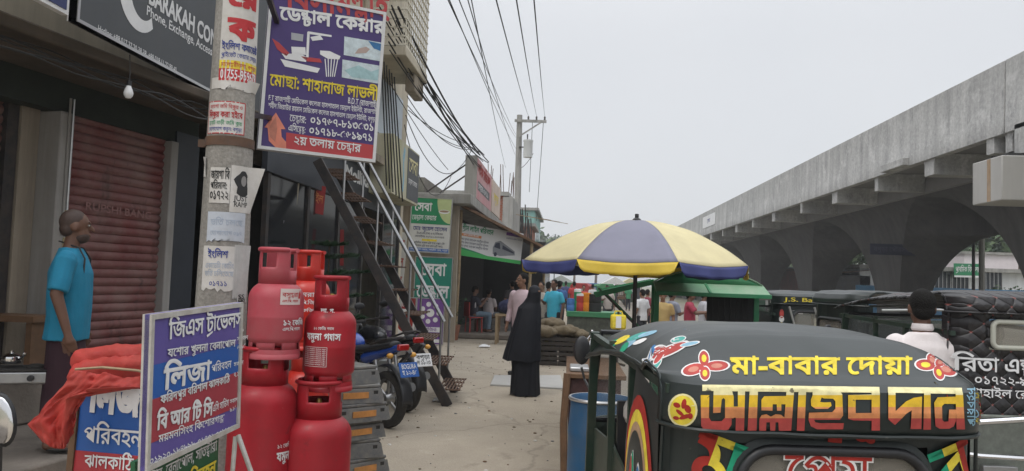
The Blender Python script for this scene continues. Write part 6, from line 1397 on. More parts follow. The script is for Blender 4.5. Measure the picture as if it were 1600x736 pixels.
# green vending cart with arched roof
m_gr1 = mat('cart_green', (.015, .19, .075), .45, var=.15, vs=4, dirt=(.10, .18, .10), da=.5, ds=3); m_gr2 = mat('cart_green_pale', (.14, .30, .17), .5, var=.15, vs=5, dirt=(.3, .32, .26), da=.5, ds=4)
cq = at(1026, 470, 9.9); cz = ROADZ
ct = thing('vending_cart', 'green wooden vending cart with an arched roof and open flaps below the umbrella', 'cart', (cq.x, 9.9, cz), radians(-4))
CW, CD, EZ = 1.22, 1.0, 1.80
for sx in (.0, CW):
    for sy in (0, CD): mb = MB(); mb.bar((sx, sy, .1), (sx, sy, EZ), .06, .06, m_gr1); mb.build('post', ct)
mb = MB(); mb.box2((0, 0, .35), (CW, CD, .95), m_gr1); mb.build('body', ct, bevel=.01)
def arch(u, v): x = -.06+(CW+.12)*u; return V((x, -.1+(CD+.2)*v, EZ+.005+.19*sin(pi*u)**.8))
mb = MB(); mb.grid(arch, 20, 6, m_gr2); mb.build('roof', ct, ang=60, solid=.015)
mb = MB(); vs = [arch(i/20, 0)+V((0, .02, -.02)) for i in range(21)]; mb.add(vs+[V((p.x, p.y, EZ-.02)) for p in vs], [(i, i+1, 22+i, 21+i) for i in range(20)], m_gr1); mb.build('roof_gable', ct, solid=.01)
mb = MB(); mb.prism([V((-.05, -.06, EZ)), V((CW+.06, -.06, EZ)), V((CW+.13, -.30, EZ-.135)), V((-.02, -.30, EZ-.135))], (0, .0, .018), m_gr2); mb.bar((-.02, -.30, EZ-.13), (CW+.13, -.30, EZ-.13), .03, .05, m_gr1); mb.bar((CW*.48, -.07, EZ+.012), (CW*.52, -.30, EZ-.11), .03, .02, m_gr1); mb.build('front_flap', ct, bevel=.004)
mb = MB(); mb.prism([V((-.04, .05, EZ+.02)), V((-.04, .95, EZ+.02)), V((-.78, .95, EZ-.17)), V((-.78, .05, EZ-.17))], (0, 0, .02), m_gr1); mb.bar((-.78, .05, EZ-.17), (-.78, .95, EZ-.17), .04, .04, m_gr1); mb.bar((-.04, .05, EZ+.0), (-.78, .05, EZ-.19), .05, .06, m_gr1); mb.bar((-.04, .95, EZ+.02), (-.78, .95, EZ-.15), .05, .06, m_gr1); mb.build('side_flap', ct)
for sy in (.08, .9): mb = MB(); mb.bar((-.74, sy, EZ-.1), (0, sy, 1.0), .025, .025, m_gr1 if sy > .5 else m_dkiron); mb.build('strut', ct)
mb = MB()
for i in range(16): mb.box((.64+.036*i, .012*(i % 2), 1.32), (.04, .02, .74), m_dkint)
mb.build('curtain', ct)
for sx in (.12, CW-.12): a, b_ = MB(), MB(); wheel(a, b_, (sx, CD/2, .3), .3, .05); w_ = a.build('wheel', ct); b_.build('rim', w_)
# other electric rickshaws
m_quilt = mat('quilted_black', (.020, .018, .019), .38, var=.2, vs=6, spec=.5)
n, l, b = nodes_of(m_quilt)
t_ = n.new('ShaderNodeTexCoord'); sp_ = n.new('ShaderNodeSeparateXYZ'); l.new(t_.outputs['Object'], sp_.inputs[0])
def mth(op, a, b_=None):
    q = n.new('ShaderNodeMath'); q.operation = op
    for i, z in enumerate((a, b_)):
        if z is None: continue
        if isinstance(z, (int, float)): q.inputs[i].default_value = z
        else: l.new(z, q.inputs[i])
    return q.outputs[0]
xx = mth('ADD', sp_.outputs['X'], mth('MULTIPLY', sp_.outputs['Y'], .8)); zz = mth('MULTIPLY', sp_.outputs['Z'], 1.0)
fa_ = mth('ABSOLUTE', mth('SUBTRACT', mth('FRACT', mth('MULTIPLY', mth('ADD', xx, zz), 8.5)), .5)); fb_ = mth('ABSOLUTE', mth('SUBTRACT', mth('FRACT', mth('MULTIPLY', mth('SUBTRACT', xx, zz), 8.5)), .5))
seam = mth('MULTIPLY', mth('POWER', mth('SUBTRACT', 1, mth('MULTIPLY', fa_, 2)), .35), mth('POWER', mth('SUBTRACT', 1, mth('MULTIPLY', fb_, 2)), .35))
bp = n.new('ShaderNodeBump'); bp.inputs['Strength'].default_value = .8; bp.inputs['Distance'].default_value = .025; l.new(seam, bp.inputs['Height']); l.new(bp.outputs[0], b.inputs['Normal'])
dot = mth('MULTIPLY', mth('GREATER_THAN', fa_, .42), mth('GREATER_THAN', fb_, .42)); mxx = n.new('ShaderNodeMix'); mxx.data_type = 'RGBA'; l.new(dot, mxx.inputs[0]); l.new(b.inputs['Base Color'].links[0].from_socket, mxx.inputs[6]); mxx.inputs[7].default_value = (.22, .07, .06, 1); l.new(mxx.outputs[2], b.inputs['Base Color'])
flatp = [(2.05, 1.60), (1.8, 1.64), (1.3, 1.70), (.6, 1.735), (.25, 1.735), (.10, 1.72), (.03, 1.69), (0, 1.64), (0, 1.585)]
q = at(1492, 560, 5.3); m_trim = mat('pale_trim', (.42, .42, .36), .5)
r2, S2, L2, W2 = rickshaw('black quilted rickshaw with white Bengali lettering at the right edge', (q.x+.53, 5.3, ROADZ), radians(3), prof=flatp, skin=m_quilt, trim=m_trim, win=(.30, 1.42, 1.62), drop=.05, zt=.075)
mb = MB(); rp2 = lambda x, z, o=0: V((x, .040+.16*abs(x/.53)**9-o, z))
text(mb, 'রিতা এন্টারপ্রাইজ', rp2, -.50, 1.275, .085, m_ink, w=.92, bold=.02, off=.016); text(mb, '০১৭২২-৯০৩২৩৪', rp2, -.40, 1.195, .05, m_ink, w=.6, off=.016); text(mb, 'গোহাইল রোড সূত্রাপুর', rp2, -.46, 1.11, .05, m_ink, w=.78, off=.016); mb.build('lettering', r2)
mb = MB(); mb.box2((-.5, -.005, .44), (.5, .035, 1.0), mat('rear_sheet_grey', (.20, .22, .19), .5, .3, var=.3, vs=14, dirt=(.1, .1, .09), da=.6, ds=8)); mb.build('lower_panel', r2, bevel=.01)
for z, rr in ((1.0, .022), (.76, .018), (.60, .018)):
    mb = MB(); mb.tube([V((-.56, -.02, z-.12 if z > .9 else z)), V((-.45, -.12, z-.03 if z > .9 else z)), V((-.2, -.15, z)), V((.2, -.15, z)), V((.45, -.12, z-.03 if z > .9 else z)), V((.56, -.02, z-.12 if z > .9 else z))], rr, m_chrome, 8); mb.build('bumper', r2)
mb = MB(); mb.box((-.3, -.06, .63), (.22, .05, .12), m_steel); mb.build('number_plate', r2, bevel=.006)
q = at(1322, 490, 8.0)
r3, S3, L3, W3 = rickshaw('plain dark rickshaw standing sideways beyond the man in pink', (q.x-.15, 8.1, ROADZ), radians(-84), prof=[(a, z+.0) for a, z in flatp], skin=m_vinyl, win=(.30, 1.2, 1.5), zt=.05, drop=.04)
q = at(1212, 490, 10.2)
r4, S4, L4, W4 = rickshaw('rickshaw with yellow lettering on its hood edge and painted tulip, middle of the row', (q.x+.53, 10.3, ROADZ), radians(6), prof=[(2.05, 1.60), (1.6, 1.68), (1.0, 1.74), (.5, 1.76), (.2, 1.75), (.05, 1.71), (.0, 1.68), (0, 1.58)], skin=m_vinyl, win=(.30, 1.05, 1.5), drop=.06)
mb = MB(); text(mb, 'J.S. Bangla Ltd', lambda u, v, o=0: S4(u/.53, L4-.09+(.05-v) if False else L4-v, o), -.40, .035, .045, P_yel, w=.85, grid=.05); mb.build('lettering', r4)
mb = MB(); rp4 = lambda x, z, o=0: V((x, .040+.16*abs(x/.53)**9-o, z))
for (x, z, a, b_, m) in ((-.42, 1.45, .025, .06, P_rd), (-.42, 1.38, .03, .04, P_wh), (-.42, 1.28, .03, .06, P_yel), (-.42, 1.18, .035, .04, P_or), (-.42, 1.10, .03, .035, P_wh), (-.2, .93, .09, .04, P_gr)): flat(mb, ring(x, z, a, b_, 14), rp4, m, .004+.001*random.random())
mb.build('tulip_painting', r4)
mb = MB(); text(mb, 'বিসমিল্লাহ', rp4, -.1, .93, .07, m_ink, w=.5, off=.012); mb.build('lettering', r4)
mb = MB(); m_pipe = mat('pale_pipe', (.42, .42, .40), .35, .6, var=.1)
for sg in (-1, 1): mb.tube([V((sg*.50, .3, 1.60)), V((sg*.51, 1.0, 1.63)), V((sg*.50, 1.9, 1.57))], .014, m_pipe, 6); 
mb.build('trim_strip', r3)
for sx in (-.28, .05, .33):
    mb = MB(); mb.tube([V((sx-.08, -.04, 1.55)), V((sx, -.06, 1.25)), V((sx+.02, -.05, .8))], .013, m_pipe, 6); mb.build('guard_bar', r4)
person('driver in a dark shirt sitting inside the plain sideways rickshaw', V((r3.location.x+.95, r3.location.y-.05, ROADZ+.12)), radians(-84), cloth('driver_dark', (.03, .03, .035)), TROU, H=1.6, sit=True, arms=('fwd', 'fwd'), vox=.02)
# bicycles with bright chrome ornaments
def bicycle(label, loc, rz, m):
    t = thing('bicycle', label, 'bicycle', loc, rz, 'bicycles among the carts')
    for y in (-.52, .52):
        mb = MB(); n_ = 26; mb.tube([V((0, y+.33*cos(2*pi*i/n_), .35+.33*sin(2*pi*i/n_))) for i in range(n_+1)], .017, m_black, 6, cap=False); w_ = mb.build('wheel', t); mb = MB()
        for k in range(10): mb.tube([V((0, y, .35)), V((0, y+.32*cos(k*pi/5), .35+.32*sin(k*pi/5)))], .0025, m_chrome, 4)
        mb.build('spokes', w_)
    mb = MB()
    for a, b_ in (((0, -.52, .35), (0, -.05, .32)), ((0, -.05, .32), (0, .42, .72)), ((0, -.15, .80), (0, -.05, .32)), ((0, -.15, .78), (0, .40, .85)), ((0, -.52, .35), (0, -.15, .78)), ((0, .52, .35), (0, .38, .95))): mb.tube([V(a), V(b_)], .016, m, 7)
    mb.build('frame', t)
    mb = MB(); mb.tube([V((-.28, .2, .98)), V((-.2, .33, 1.0)), V((0, .38, .98)), V((.2, .33, 1.0)), V((.28, .2, .98))], .012, m_chrome, 7); mb.build('handlebar', t)
    mb = MB(); mb.ell((0, -.2, .9), (.09, .14, .04), m_seat2, 12, 8); mb.build('saddle', t)
    mb = MB()
    for k in range(6):
        a = k*pi/3; d = V((cos(a), sin(a), 0)); mb.tube([V((0, .4, 1.0)), V((0, .4, 1.05))+d*.05, V((0, .4, 1.14))+d*.075, V((0, .4, 1.22))+d*.04, V((0, .4, 1.27))], .006, m_chrome, 6)
    mb.ell((0, .4, 1.29), (.018, .018, .018), m_chrome, 10, 8); mb.build('chrome_ornament', t); return t
q = at(941, 500, 7.4); bicycle('bicycle with a chrome finial on its handlebar just beyond the foreground rickshaw', (q.x, 7.3, ROADZ), radians(12), m_dkiron)
q = at(1203, 500, 9.2); bicycle('bicycle with a chrome finial beside the green cart post', (q.x, 9.0, ROADZ), radians(-15), m_dkiron)
q = at(966, 503, 7.4); tag(MB().build('x'), 'x', 'x') if False else None
t = thing('oil_can', 'yellow oil can with a white label hung behind the foreground rickshaw', 'can', q); mb = MB(); mb.box((0, 0, 0), (.145, .1, .14), P_yel); mb.build('body', t, bevel=.02); mb = MB(); mb.box((0, -.052, 0), (.05, .003, .11), m_ink); mb.build('label_panel', t); mb = MB(); mb.tube([V((-.04, 0, .07)), V((-.03, 0, .1)), V((.03, 0, .1)), V((.04, 0, .07))], .008, P_yel, 6); mb.build('handle', t)
mb = MB(); mb.tube([q+V((0, 0, .1)), V((q.x, q.y+.05, ROADZ))], .012, m_dkiron, 6); tag(mb.build('iron_stake'), 'thin iron stake carrying the yellow oil can', 'stake')
# blue drum and brown cart at the rickshaw's left
q = at(928, 640, 5.35); q.z = ROADZ; t = thing('plastic_drum', 'tall blue plastic drum standing left of the foreground rickshaw', 'drum', (q.x+.045, 5.42, 0)); mb = MB(); R_ = .215
mb.lathe([(.0001, 0), (R_*.92, 0), (R_, .03), (R_*1.01, .25), (R_*1.025, .27), (R_*1.01, .29), (R_*1.01, .6), (R_*1.025, .62), (R_, .66), (R_*.95, .80), (R_*.97, .84), (R_*.94, .86), (R_*.9, .84), (R_*.9, .5), (.0001, .5)], mat('drum_blue', (.015, .09, .20), .4, var=.15, vs=4, dirt=(.12, .13, .14), da=.4, ds=5), 32); mb.build('body', t, ang=50)
mb = MB(); mb.tube([V((R_*cos(a)*.98, R_*sin(a)*.98, .85)) for a in [2*pi*i/32 for i in range(33)]], .012, m_alu, 6); mb.build('rim_band', t)
q = at(886, 600, 6.6); t = thing('wooden_cart', 'dark brown wooden cart with a woven side behind the blue drum', 'cart', (q.x+.02, 6.4, 0)); m_wov = mat('woven_brown', (.05, .022, .02), .8, var=.5, vs=22)
mb = MB(); mb.box2((0, 0, .30), (.42, 1.4, .86), m_wov); mb.build('side_panels', t); mb = MB(); mb.box2((-.03, -.03, .861), (.46, 1.45, .90), m_brown); mb.build('top_board', t, bevel=.006); mb = MB(); mb.box((.08, .25, .92), (.16, .3, .035), m_alu); mb.build('tray', t, bevel=.008)
for sy in (.25, 1.2): a, b_ = MB(), MB(); wheel(a, b_, (.2, sy, .28), .28, .05); w_ = a.build('wheel', t); b_.build('rim', w_)
mb = MB(); mb.tube([V((-.02, -.02, .9)), V((-.04, -.03, .5)), V((-.02, 0, .0))], .03, m_brown, 8); mb.build('post', t)
# vegetable crates under a sack heap
m_crate = mat('crate_dark', (.035, .028, .022), .7, var=.4, vs=14); m_veg = mat('vegetable_olive', (.16, .14, .06), .8, var=.4, vs=10); m_sack = mat('jute_sack', (.13, .10, .06), .9, var=.25, vs=12, bump=.4, bs=50)
cl = ['lower left vegetable crate', 'lower right vegetable crate', 'upper left vegetable crate', 'upper right vegetable crate']
q0 = gnd(848, 572)
for k in range(4):
    q = V((q0.x+.02+.53*(k % 2), q0.y+.3, .002+.29*(k//2))); t = thing('crate', cl[k]+' of the dark slatted pair stacks behind the woman in black', 'crate', q, radians(4*((-1)**k)), 'slatted vegetable crates')
    mb = MB()
    for sy in (-.2, .2):
        for z in (.05, .14, .23): mb.box((0, sy, z), (.5, .018, .07), m_crate)
    for sx in (-.24, .24):
        for z in (.05, .14, .23): mb.box((sx, 0, z), (.018, .38, .07), m_crate)
    mb.box((0, 0, .01), (.5, .4, .02), m_crate); mb.build('slats', t); mb = MB(); rnd = random.Random(k)
    for i in range(45): mb.ell((rnd.uniform(-.21, .21), rnd.uniform(-.16, .16), rnd.uniform(.06, .245)), (.035, .035, .03), rnd.choice([m_veg, m_sack, P_wh] if i % 6 == 0 else [m_veg, m_sack]), 7, 5)
    tag(mb.build('vegetables', t), kind='stuff')
for k, (dx, dy, z, rx, rz_) in enumerate(((.12, .2, .66, .26, .12), (.5, .35, .68, .3, .12), (.25, .5, .80, .28, .12), (.8, .4, .62, .2, .1))):
    t = tag(thing('sack', ['left jute sack on the crates', 'middle jute sack on the crates', 'top jute sack of the heap', 'right small jute sack slumped on the crates'][k], 'sack', (q0.x+dx-.1, q0.y+dy, z)), group='jute sacks on the crates'); mb = MB(); mb.ell((0, 0, 0), (rx, .24, rz_), m_sack, 18, 12); o = fuse(mb, 'sack_body', t, m_sack, .03, .05, 2, seed=k)
# green open cart with coolers
q = at(884, 520, 17.6); t = thing('vending_cart', 'low dark green open cart carrying drink coolers', 'cart', (q.x, 17.6, ROADZ)); 
mb = MB(); mb.box2((0, 0, .98), (1.25, .9, 1.10), m_gr1); mb.build('top_rail', t, bevel=.01); mb = MB(); mb.box2((.02, .03, .45), (1.23, .87, .979), mat('cart_side_dark', (.06, .065, .05), .7, var=.6, vs=10)); mb.build('body', t)
for sx in (.2, 1.05): a, b_ = MB(), MB(); wheel(a, b_, (sx, .45, .3), .3, .05); w_ = a.build('wheel', t); b_.build('rim', w_)
def cooler(label, px, col, H, r):
    p_ = at(px, 480, 17.9); t = thing('drink_cooler', label, 'cooler', (p_.x, 17.95, 1.10+ROADZ)); mb = MB(); mb.lathe([(.0001, 0), (r, 0), (r*1.05, H*.1), (r*1.05, H*.45), (r, H*.47), (r, H*.52), (r*1.05, H*.55), (r*1.05, H*.85), (r, H*.9), (.0001, H*.9)], col, 20); mb.build('body', t); mb = MB(); mb.lathe([(r*1.06, H*.88), (r*1.06, H), (r*.5, H*1.02), (.0001, H*1.02)], m_ink if 'red' in label else col, 20); mb.build('lid', t)
cooler('red drink cooler with a white lid on the green cart', 906, pm('cool_red', (.45, .05, .04)), .40, .11); cooler('orange drink cooler on the green cart', 916, pm('cool_orange', (.70, .24, .02)), .42, .105); cooler('blue drink cooler at the left end of the green cart', 892, pm('cool_blue', (.08, .2, .5)), .28, .09); cooler('black tall drink container at the right on the green cart', 929, m_dkint, .40, .15)
cooler('green water container behind the red drink cooler', 902, m_sgreen, .5, .08)
# table with blue cloth bundle in front of the shop
q = at(776, 500, 19.6); q.z = 0; t = thing('wooden_table', 'pale wooden table with a dark blue bundle in the shop front', 'table', q)
mb = MB(); mb.box((.35, .25, .74), (.8, .55, .05), m_bamb); mb.build('tabletop', t)
for sx in (.0, .7):
    for sy in (.02, .48): mb = MB(); mb.box((sx, sy, .36), (.06, .06, .72), m_bamb); mb.build('leg', t)
mb = MB(); mb.ell((0, 0, 0), (.36, .24, .2), m_dkblue); t2 = thing('cloth_bundle', 'dark navy cloth bundle lying on the wooden table', 'bundle', q+V((.35, .25, .95))); fuse(mb, 'bundle_cloth', t2, cloth('navy_bundle', (.02, .025, .07)), .03, .04, 2)
# litter and slab on the pavement
mb = MB(); pts = [gnd(766, 600, .03), gnd(881, 606, .03), gnd(876, 586, .03), (gnd(772, 586, .03))]; mb.prism(pts, (0, 0, -.045), m_pale); tag(mb.build('concrete_slab', bevel=.01), 'flat pale concrete slab lying on the walkway by the woman in black', 'slab')
q = gnd(757, 543); mb = MB(); mb.grid(lambda u, v: q+V(((u-.5)*.26, (v-.5)*.2, .03+.05*sin(pi*u)*sin(pi*v)+.03*noise.noise(V((u*5, v*5, 1))))), 12, 10, m_ink); tag(mb.build('white_bag', solid=.004), 'crumpled white plastic bag lying before the shop step', 'litter')
q = gnd(688, 628); mb = MB(); mb.grid(lambda u, v: q+V(((u-.5)*.2, (v-.5)*.15, .02+.06*sin(pi*u)*sin(pi*v)+.03*noise.noise(V((u*6, v*6, 4))))), 12, 10, mat('clear_bag', (.45, .45, .44), .3, var=.2, vs=20, alpha=.7)); tag(mb.build('plastic_bag', solid=.003), 'clear crumpled plastic bag by the foot of the stairs', 'litter')
lit = MB(); rnd = random.Random(21)
for i in range(420):
    x = rnd.uniform(-3.2, .1); y = rnd.uniform(3.5, 22); s = rnd.choice([.006, .008, .01, .014, .02]); lit.ell((x, y, .004+.012*noise.noise(V((x*.7, y*.5, 0)))), (s, s*.8, s*.5), rnd.choice([m_conc2, m_step, m_brown, m_sack, m_pap]), 6, 4)
tag(lit.build('grit_and_litter'), 'grit and tiny litter scattered over the walkway', 'litter', kind='stuff')
flush()
# ================================================================ FAR LEFT BUILDINGS, POWER POLE, WIRES
m_brick = mat('bare_brick', (.32, .10, .05), .9, var=.2, vs=6)
n, l, b = nodes_of(m_brick); t_ = n.new('ShaderNodeTexCoord'); br = n.new('ShaderNodeTexBrick'); mp = n.new('ShaderNodeMapping'); mp.inputs['Rotation'].default_value = (pi/2, 0, 0); l.new(t_.outputs['Object'], mp.inputs[0]); l.new(mp.outputs[0], br.inputs[0]); br.inputs['Scale'].default_value = 3.2; br.inputs['Color1'].default_value = (.34, .10, .05, 1); br.inputs['Color2'].default_value = (.24, .075, .04, 1); br.inputs['Mortar'].default_value = (.3, .27, .24, 1); l.new(br.outputs[0], b.inputs['Base Color'])
m_teal = mat('teal_paint', (.20, .42, .38), .8, var=.1, dirt=(.3, .32, .3), da=.5, ds=1, streak=True)
def fbuild(name, label, x0, x1, y0, y1, h, m, floors=0, front=True):
    t = thing(name, label, 'building', ((x0+x1)/2, y0, 0)); mb = MB(); mb.box2((x0, y0, 0), (x1, y1, h), m); mb.build('wall', t, 1); mb = MB(); mb.box2((x0-.15, y0-.15, h+.002), (x1+.25, y1+.15, h+.18), m_slab); mb.build('roof', t, 1)
    for f in range(floors):
        for k in range(max(1, int((x1-x0)/1.8))):
            mb = MB(); xx_ = x1-.9-k*1.8; z = 1.0+f*3; mb.box2((xx_-.45, y0-.03, z), (xx_+.45, y0-.003, z+1.2), m_alu); w_ = mb.build('window', t, 1); mb = MB(); mb.box2((xx_-.4, y0-.045, z+.05), (xx_+.4, y0-.031, z+1.15), MATS['tinted_glass']); mb.build('pane', w_); w_.children[0].matrix_parent_inverse = M.Identity(4)
        for k in range(int((y1-y0)/2.2)):
            mb = MB(); y = y0+.8+k*2.2; z = 1.0+f*3; mb.box2((x1+.003, y, z), (x1+.03, y+1, z+1.2), MATS['tinted_glass']); mb.build('window', t, 1)
    return t
t = fbuild('brick_building', 'unfinished bare brick building with grey concrete column and rebar on its roof', -7, -2.95, 33.5, 38, 5.3, m_brick)
mb = MB(); mb.box2((-2.94, 33.3, 0), (-2.5, 38.2, 5.25), m_slab); mb.build('concrete_column', t, 1); mb = MB(); rnd = random.Random(3)
for i in range(14): x, y = rnd.choice([(-3.0, 33.8), (-3.6, 34), (-2.8, 36)]); x += rnd.uniform(-.15, .15); mb.tube([V((x, y, 5.45)), V((x+rnd.uniform(-.1, .1), y, 6.1+rnd.uniform(0, .7)))], .016, m_rust, 4)
mb.build('rebar', t, 1)
mb = MB(); [mb.bar((-2.4, 34+i*.3, 4.55+i*.02), (-.9+.4*i, 36+i, 4.5), .022, .022, m_bamb) for i in range(3)]; mb.build('scaffold_pole', t, 1)
fbuild('brick_building', 'brick floor under construction with stacked formwork beyond the power pole', -7, -2.2, 43.5, 49, 4.7, m_brick)
fbuild('teal_building', 'narrow pale teal two-storey building far down the left side', -7, -2.3, 50, 60, 6.2, m_teal, 2)
fbuild('market_building', 'far white building closing the left side of the street', -8, -2.6, 66, 86, 5.0, m_spale, 1)
fbuild('market_building', 'far grey low building at the end of the left row', -10, -3, 95, 120, 4.4, m_slab, 1)
q = at(812, 350, 42); q.z = 0; tp = at(812, 180, 42)
t = thing('power_pole', 'concrete power pole with a crossarm and white transformer beyond the shops', 'pole', q)
mb = MB(); mb.tube([V((q.x-.1, 42, 0)), V((tp.x, 42, tp.z))], [.24, .15], m_slab, 14); mb.build('pole', t, 1)
mb = MB(); z = tp.z-.35; mb.bar((tp.x-.25, 41.8, z), (tp.x+1.5, 41.8, z-.02), .12, .14, m_slab); mb.bar((tp.x, 41.75, z-.9), (tp.x+1.25, 41.75, z-.05), .07, .07, m_slab); mb.build('crossarm', t, 1)
for dx in (.5, .95, 1.4): mb = MB(); mb.lathe([(.03, 0), (.06, .05), (.04, .09), (.06, .13), (.035, .2), (.0001, .22)], m_dkiron, 10, (tp.x+dx, 41.8, z+.06)); mb.build('insulator', t, 1)
tq = at(825, 248, 42); mb = MB(); mb.lathe([(.0001, 0), (.24, .02), (.25, .1), (.25, .85), (.28, .9), (.27, .98), (.0001, 1.0)], mat('transformer_white', (.55, .56, .55), .5, var=.08), 20, (tq.x, 41.7, tq.z)); mb.bar((tq.x-.5, 41.8, tq.z+.6), (tq.x, 41.8, tq.z+.6), .06, .06, m_dkiron); mb.lathe([(.03, 1.0), (.04, 1.3), (.0001, 1.32)], m_dkiron, 8, (tq.x-.05, 41.7, tq.z)); mb.build('transformer', t, 1)
mb = MB(); rnd = random.Random(8)
for i in range(26): x = q.x+rnd.uniform(-.55, .65); mb.tube([V((x, 41.6, 5.2+rnd.uniform(-.4, .6))), V((x+rnd.uniform(-.15, .15), 41.6, 3.9)), V((x+rnd.uniform(-.3, .3), 41.6, 2.6+rnd.uniform(-.6, .6)))], .03, m_black, 4)
mb.build('cable_tangle', t, 1)
m_wire = mat('wire_black', (.012, .012, .013), .6, var=0)
def wire(a, b, sag, r, label, n=18, grp='overhead wires'):
    a = V(a); b = V(b); mb = MB(); mb.tube([a.lerp(b, i/n)-V((0, 0, sag*4*(i/n)*(1-i/n))) for i in range(n+1)], r, m_wire, 5); return tag(mb.build('overhead_wire'), label, 'wire', grp)
WL = 'thin overhead wire crossing the grey sky towards the power pole'
for (x, y, dx) in ((777, 0, .5), (808, 0, .95), (835, 0, 1.4)):
    a = at(x, y, 8); e = V((tp.x+dx, 41.8, z+.26)); a = a+(a-e)*.12; wire(a, e, .10, .008, WL)
for (x, y, ex, ey) in ((703, 0, 806, 215), (705, 0, 806, 232), (720, 0, 806, 210), (733, 0, 805, 242), (738, 0, 790, 262)):
    a = at(x, y, 9); e = at(ex, ey, 41.9); a = a+(a-e)*.1; wire(a, e, .14, .007, WL)
WD = 'thin wire dropping from the power pole crossarm beyond'
for (x, y, ex, ey) in ((849, 192, 838, 345), (832, 190, 827, 300), (833, 240, 815, 262)):
    wire(at(x, y, 42), at(ex, ey, 44), .1, .016, WD, grp='wires dropping from the power pole')
WB = 'thick black cable of the bundle running from the barred balcony to the roof sign'
rnd = random.Random(12)
for i in range(11):
    a = at(598+rnd.uniform(-8, 26), 30+rnd.uniform(-28, 50), 12.5); e = at(742+rnd.uniform(-4, 24), 238+rnd.uniform(0, 30), 20.6); wire(a, e, .12+rnd.uniform(0, .22), rnd.choice([.011, .014, .02]), WB, grp='cable bundle from the balcony')
WT = 'thin slack cable looping between the beige building and the roof sign'
for (x, y, ex, ey, sg_) in ((636, 150, 740, 232, .35), (637, 165, 740, 230, .25), (638, 172, 742, 226, .15), (634, 180, 738, 232, .9), (632, 195, 705, 275, .9), (604, 120, 700, 265, .1), (600, 100, 650, 300, .2)):
    wire(at(x, y, 14.5), at(ex, ey, 20.4), sg_, .009, WT, grp='slack cables by the roof sign')
WV = 'black service cable hanging down the beige building beside the dental signboard'
for i in range(6): wire(at(596+i*4, 90+i*6, 12.6), at(604+i*5, 290+i*5, 13.2), -.02, .012, WV, grp='service cables on the wall')
# street lamp arm far beyond the umbrella
a = at(868, 366, 60); t = thing('street_lamp', 'thin grey lamp arm reaching over the awning far down the street', 'street lamp', (a.x, 60, 0)); mb = MB(); mb.tube([V((a.x, 60, ROADZ)), V((a.x, 60, a.z)), V((a.x-1.6, 60, a.z-.9))], .05, m_steel, 6); mb.build('pole', t, 1); mb = MB(); mb.box(V((a.x-1.7, 60, a.z-.95)), (.4, .2, .1), m_steel); mb.build('lamp_head', t, 1)
# ================================================================ TREES
def leafmat(n_, c): return mat('leaf_'+n_, c, .6, var=.35, vs=.9)
LM = [leafmat('dark', (.030, .060, .022)), leafmat('mid', (.05, .095, .03)), leafmat('light', (.085, .13, .045))]
def tree(label, x, y, h, r, seed, dens=900, group='trees beyond the street', z0=ROADZ, ls=None):
    rnd = random.Random(seed); t = thing('tree', label, 'tree', (x, y, z0), 0, group); mb = MB()
    mb.tube([V((0, 0, 0)), V((.1, 0, h*.3)), V((-.05, .1, h*.6)), V((0, 0, h*.85))], [h*.028, h*.022, h*.014, h*.005], m_brown, 8)
    for k in range(6): a = rnd.uniform(0, 6.28); z = h*rnd.uniform(.35, .65); mb.tube([V((0, 0, z)), V((cos(a)*r*.35, sin(a)*r*.35, z+h*.1)), V((cos(a)*r*.75, sin(a)*r*.75, z+h*.18))], [h*.012, h*.008, h*.003], m_brown, 6)
    mb.build('trunk', t); mb = MB(); cl = []
    for k in range(16):
        a = rnd.uniform(0, 6.28); q = rnd.uniform(.2, .85)*r; cl.append((V((cos(a)*q, sin(a)*q, h*rnd.uniform(.45, .92))), r*rnd.uniform(.22, .45), rnd.choice(LM)))
    ls = ls or r*.085
    for c, cr, m in cl:
        for j in range(dens//16):
            d = V((rnd.gauss(0, 1), rnd.gauss(0, 1), rnd.gauss(0, .8))).normalized()*cr*rnd.uniform(.5, 1.05); p_ = c+d; a = V((rnd.gauss(0, 1), rnd.gauss(0, 1), rnd.gauss(0, .6))).normalized()*ls*rnd.uniform(.6, 1.4); b_ = a.cross(V((rnd.gauss(0, 1), rnd.gauss(0, 1), rnd.gauss(0, 1)))).normalized()*ls*.5
            mb.add([p_-a, p_+b_, p_+a, p_-b_], [(0, 1, 2, 3)], m)
    mb.build('crown', t); return t
def palm(label, x, y, h, seed):
    rnd = random.Random(seed); t = thing('palm_tree', label, 'palm', (x, y, ROADZ)); mb = MB(); mb.tube([V((0, 0, 0)), V((.2, 0, h*.5)), V((.1, 0, h))], [.18, .14, .11], m_brown, 8); mb.build('trunk', t); mb = MB()
    for k in range(16):
        a = rnd.uniform(0, 6.28); L_ = rnd.uniform(1.8, 2.6); el = rnd.uniform(-.1, 1.0); pr = V((.1, 0, h))
        for j in range(9):
            d = V((cos(a)*cos(el), sin(a)*cos(el), sin(el))); nx = pr+d*L_/9; s = V((-sin(a), cos(a), 0))
            for sg_ in (-1, 1): e = nx+s*sg_*.55*(1-abs(j-4)/6)+V((0, 0, -.22))+d*.2; mb.add([pr, nx, e], [(0, 1, 2)], LM[1])
            pr = nx; el -= .18
    mb.build('fronds', t)
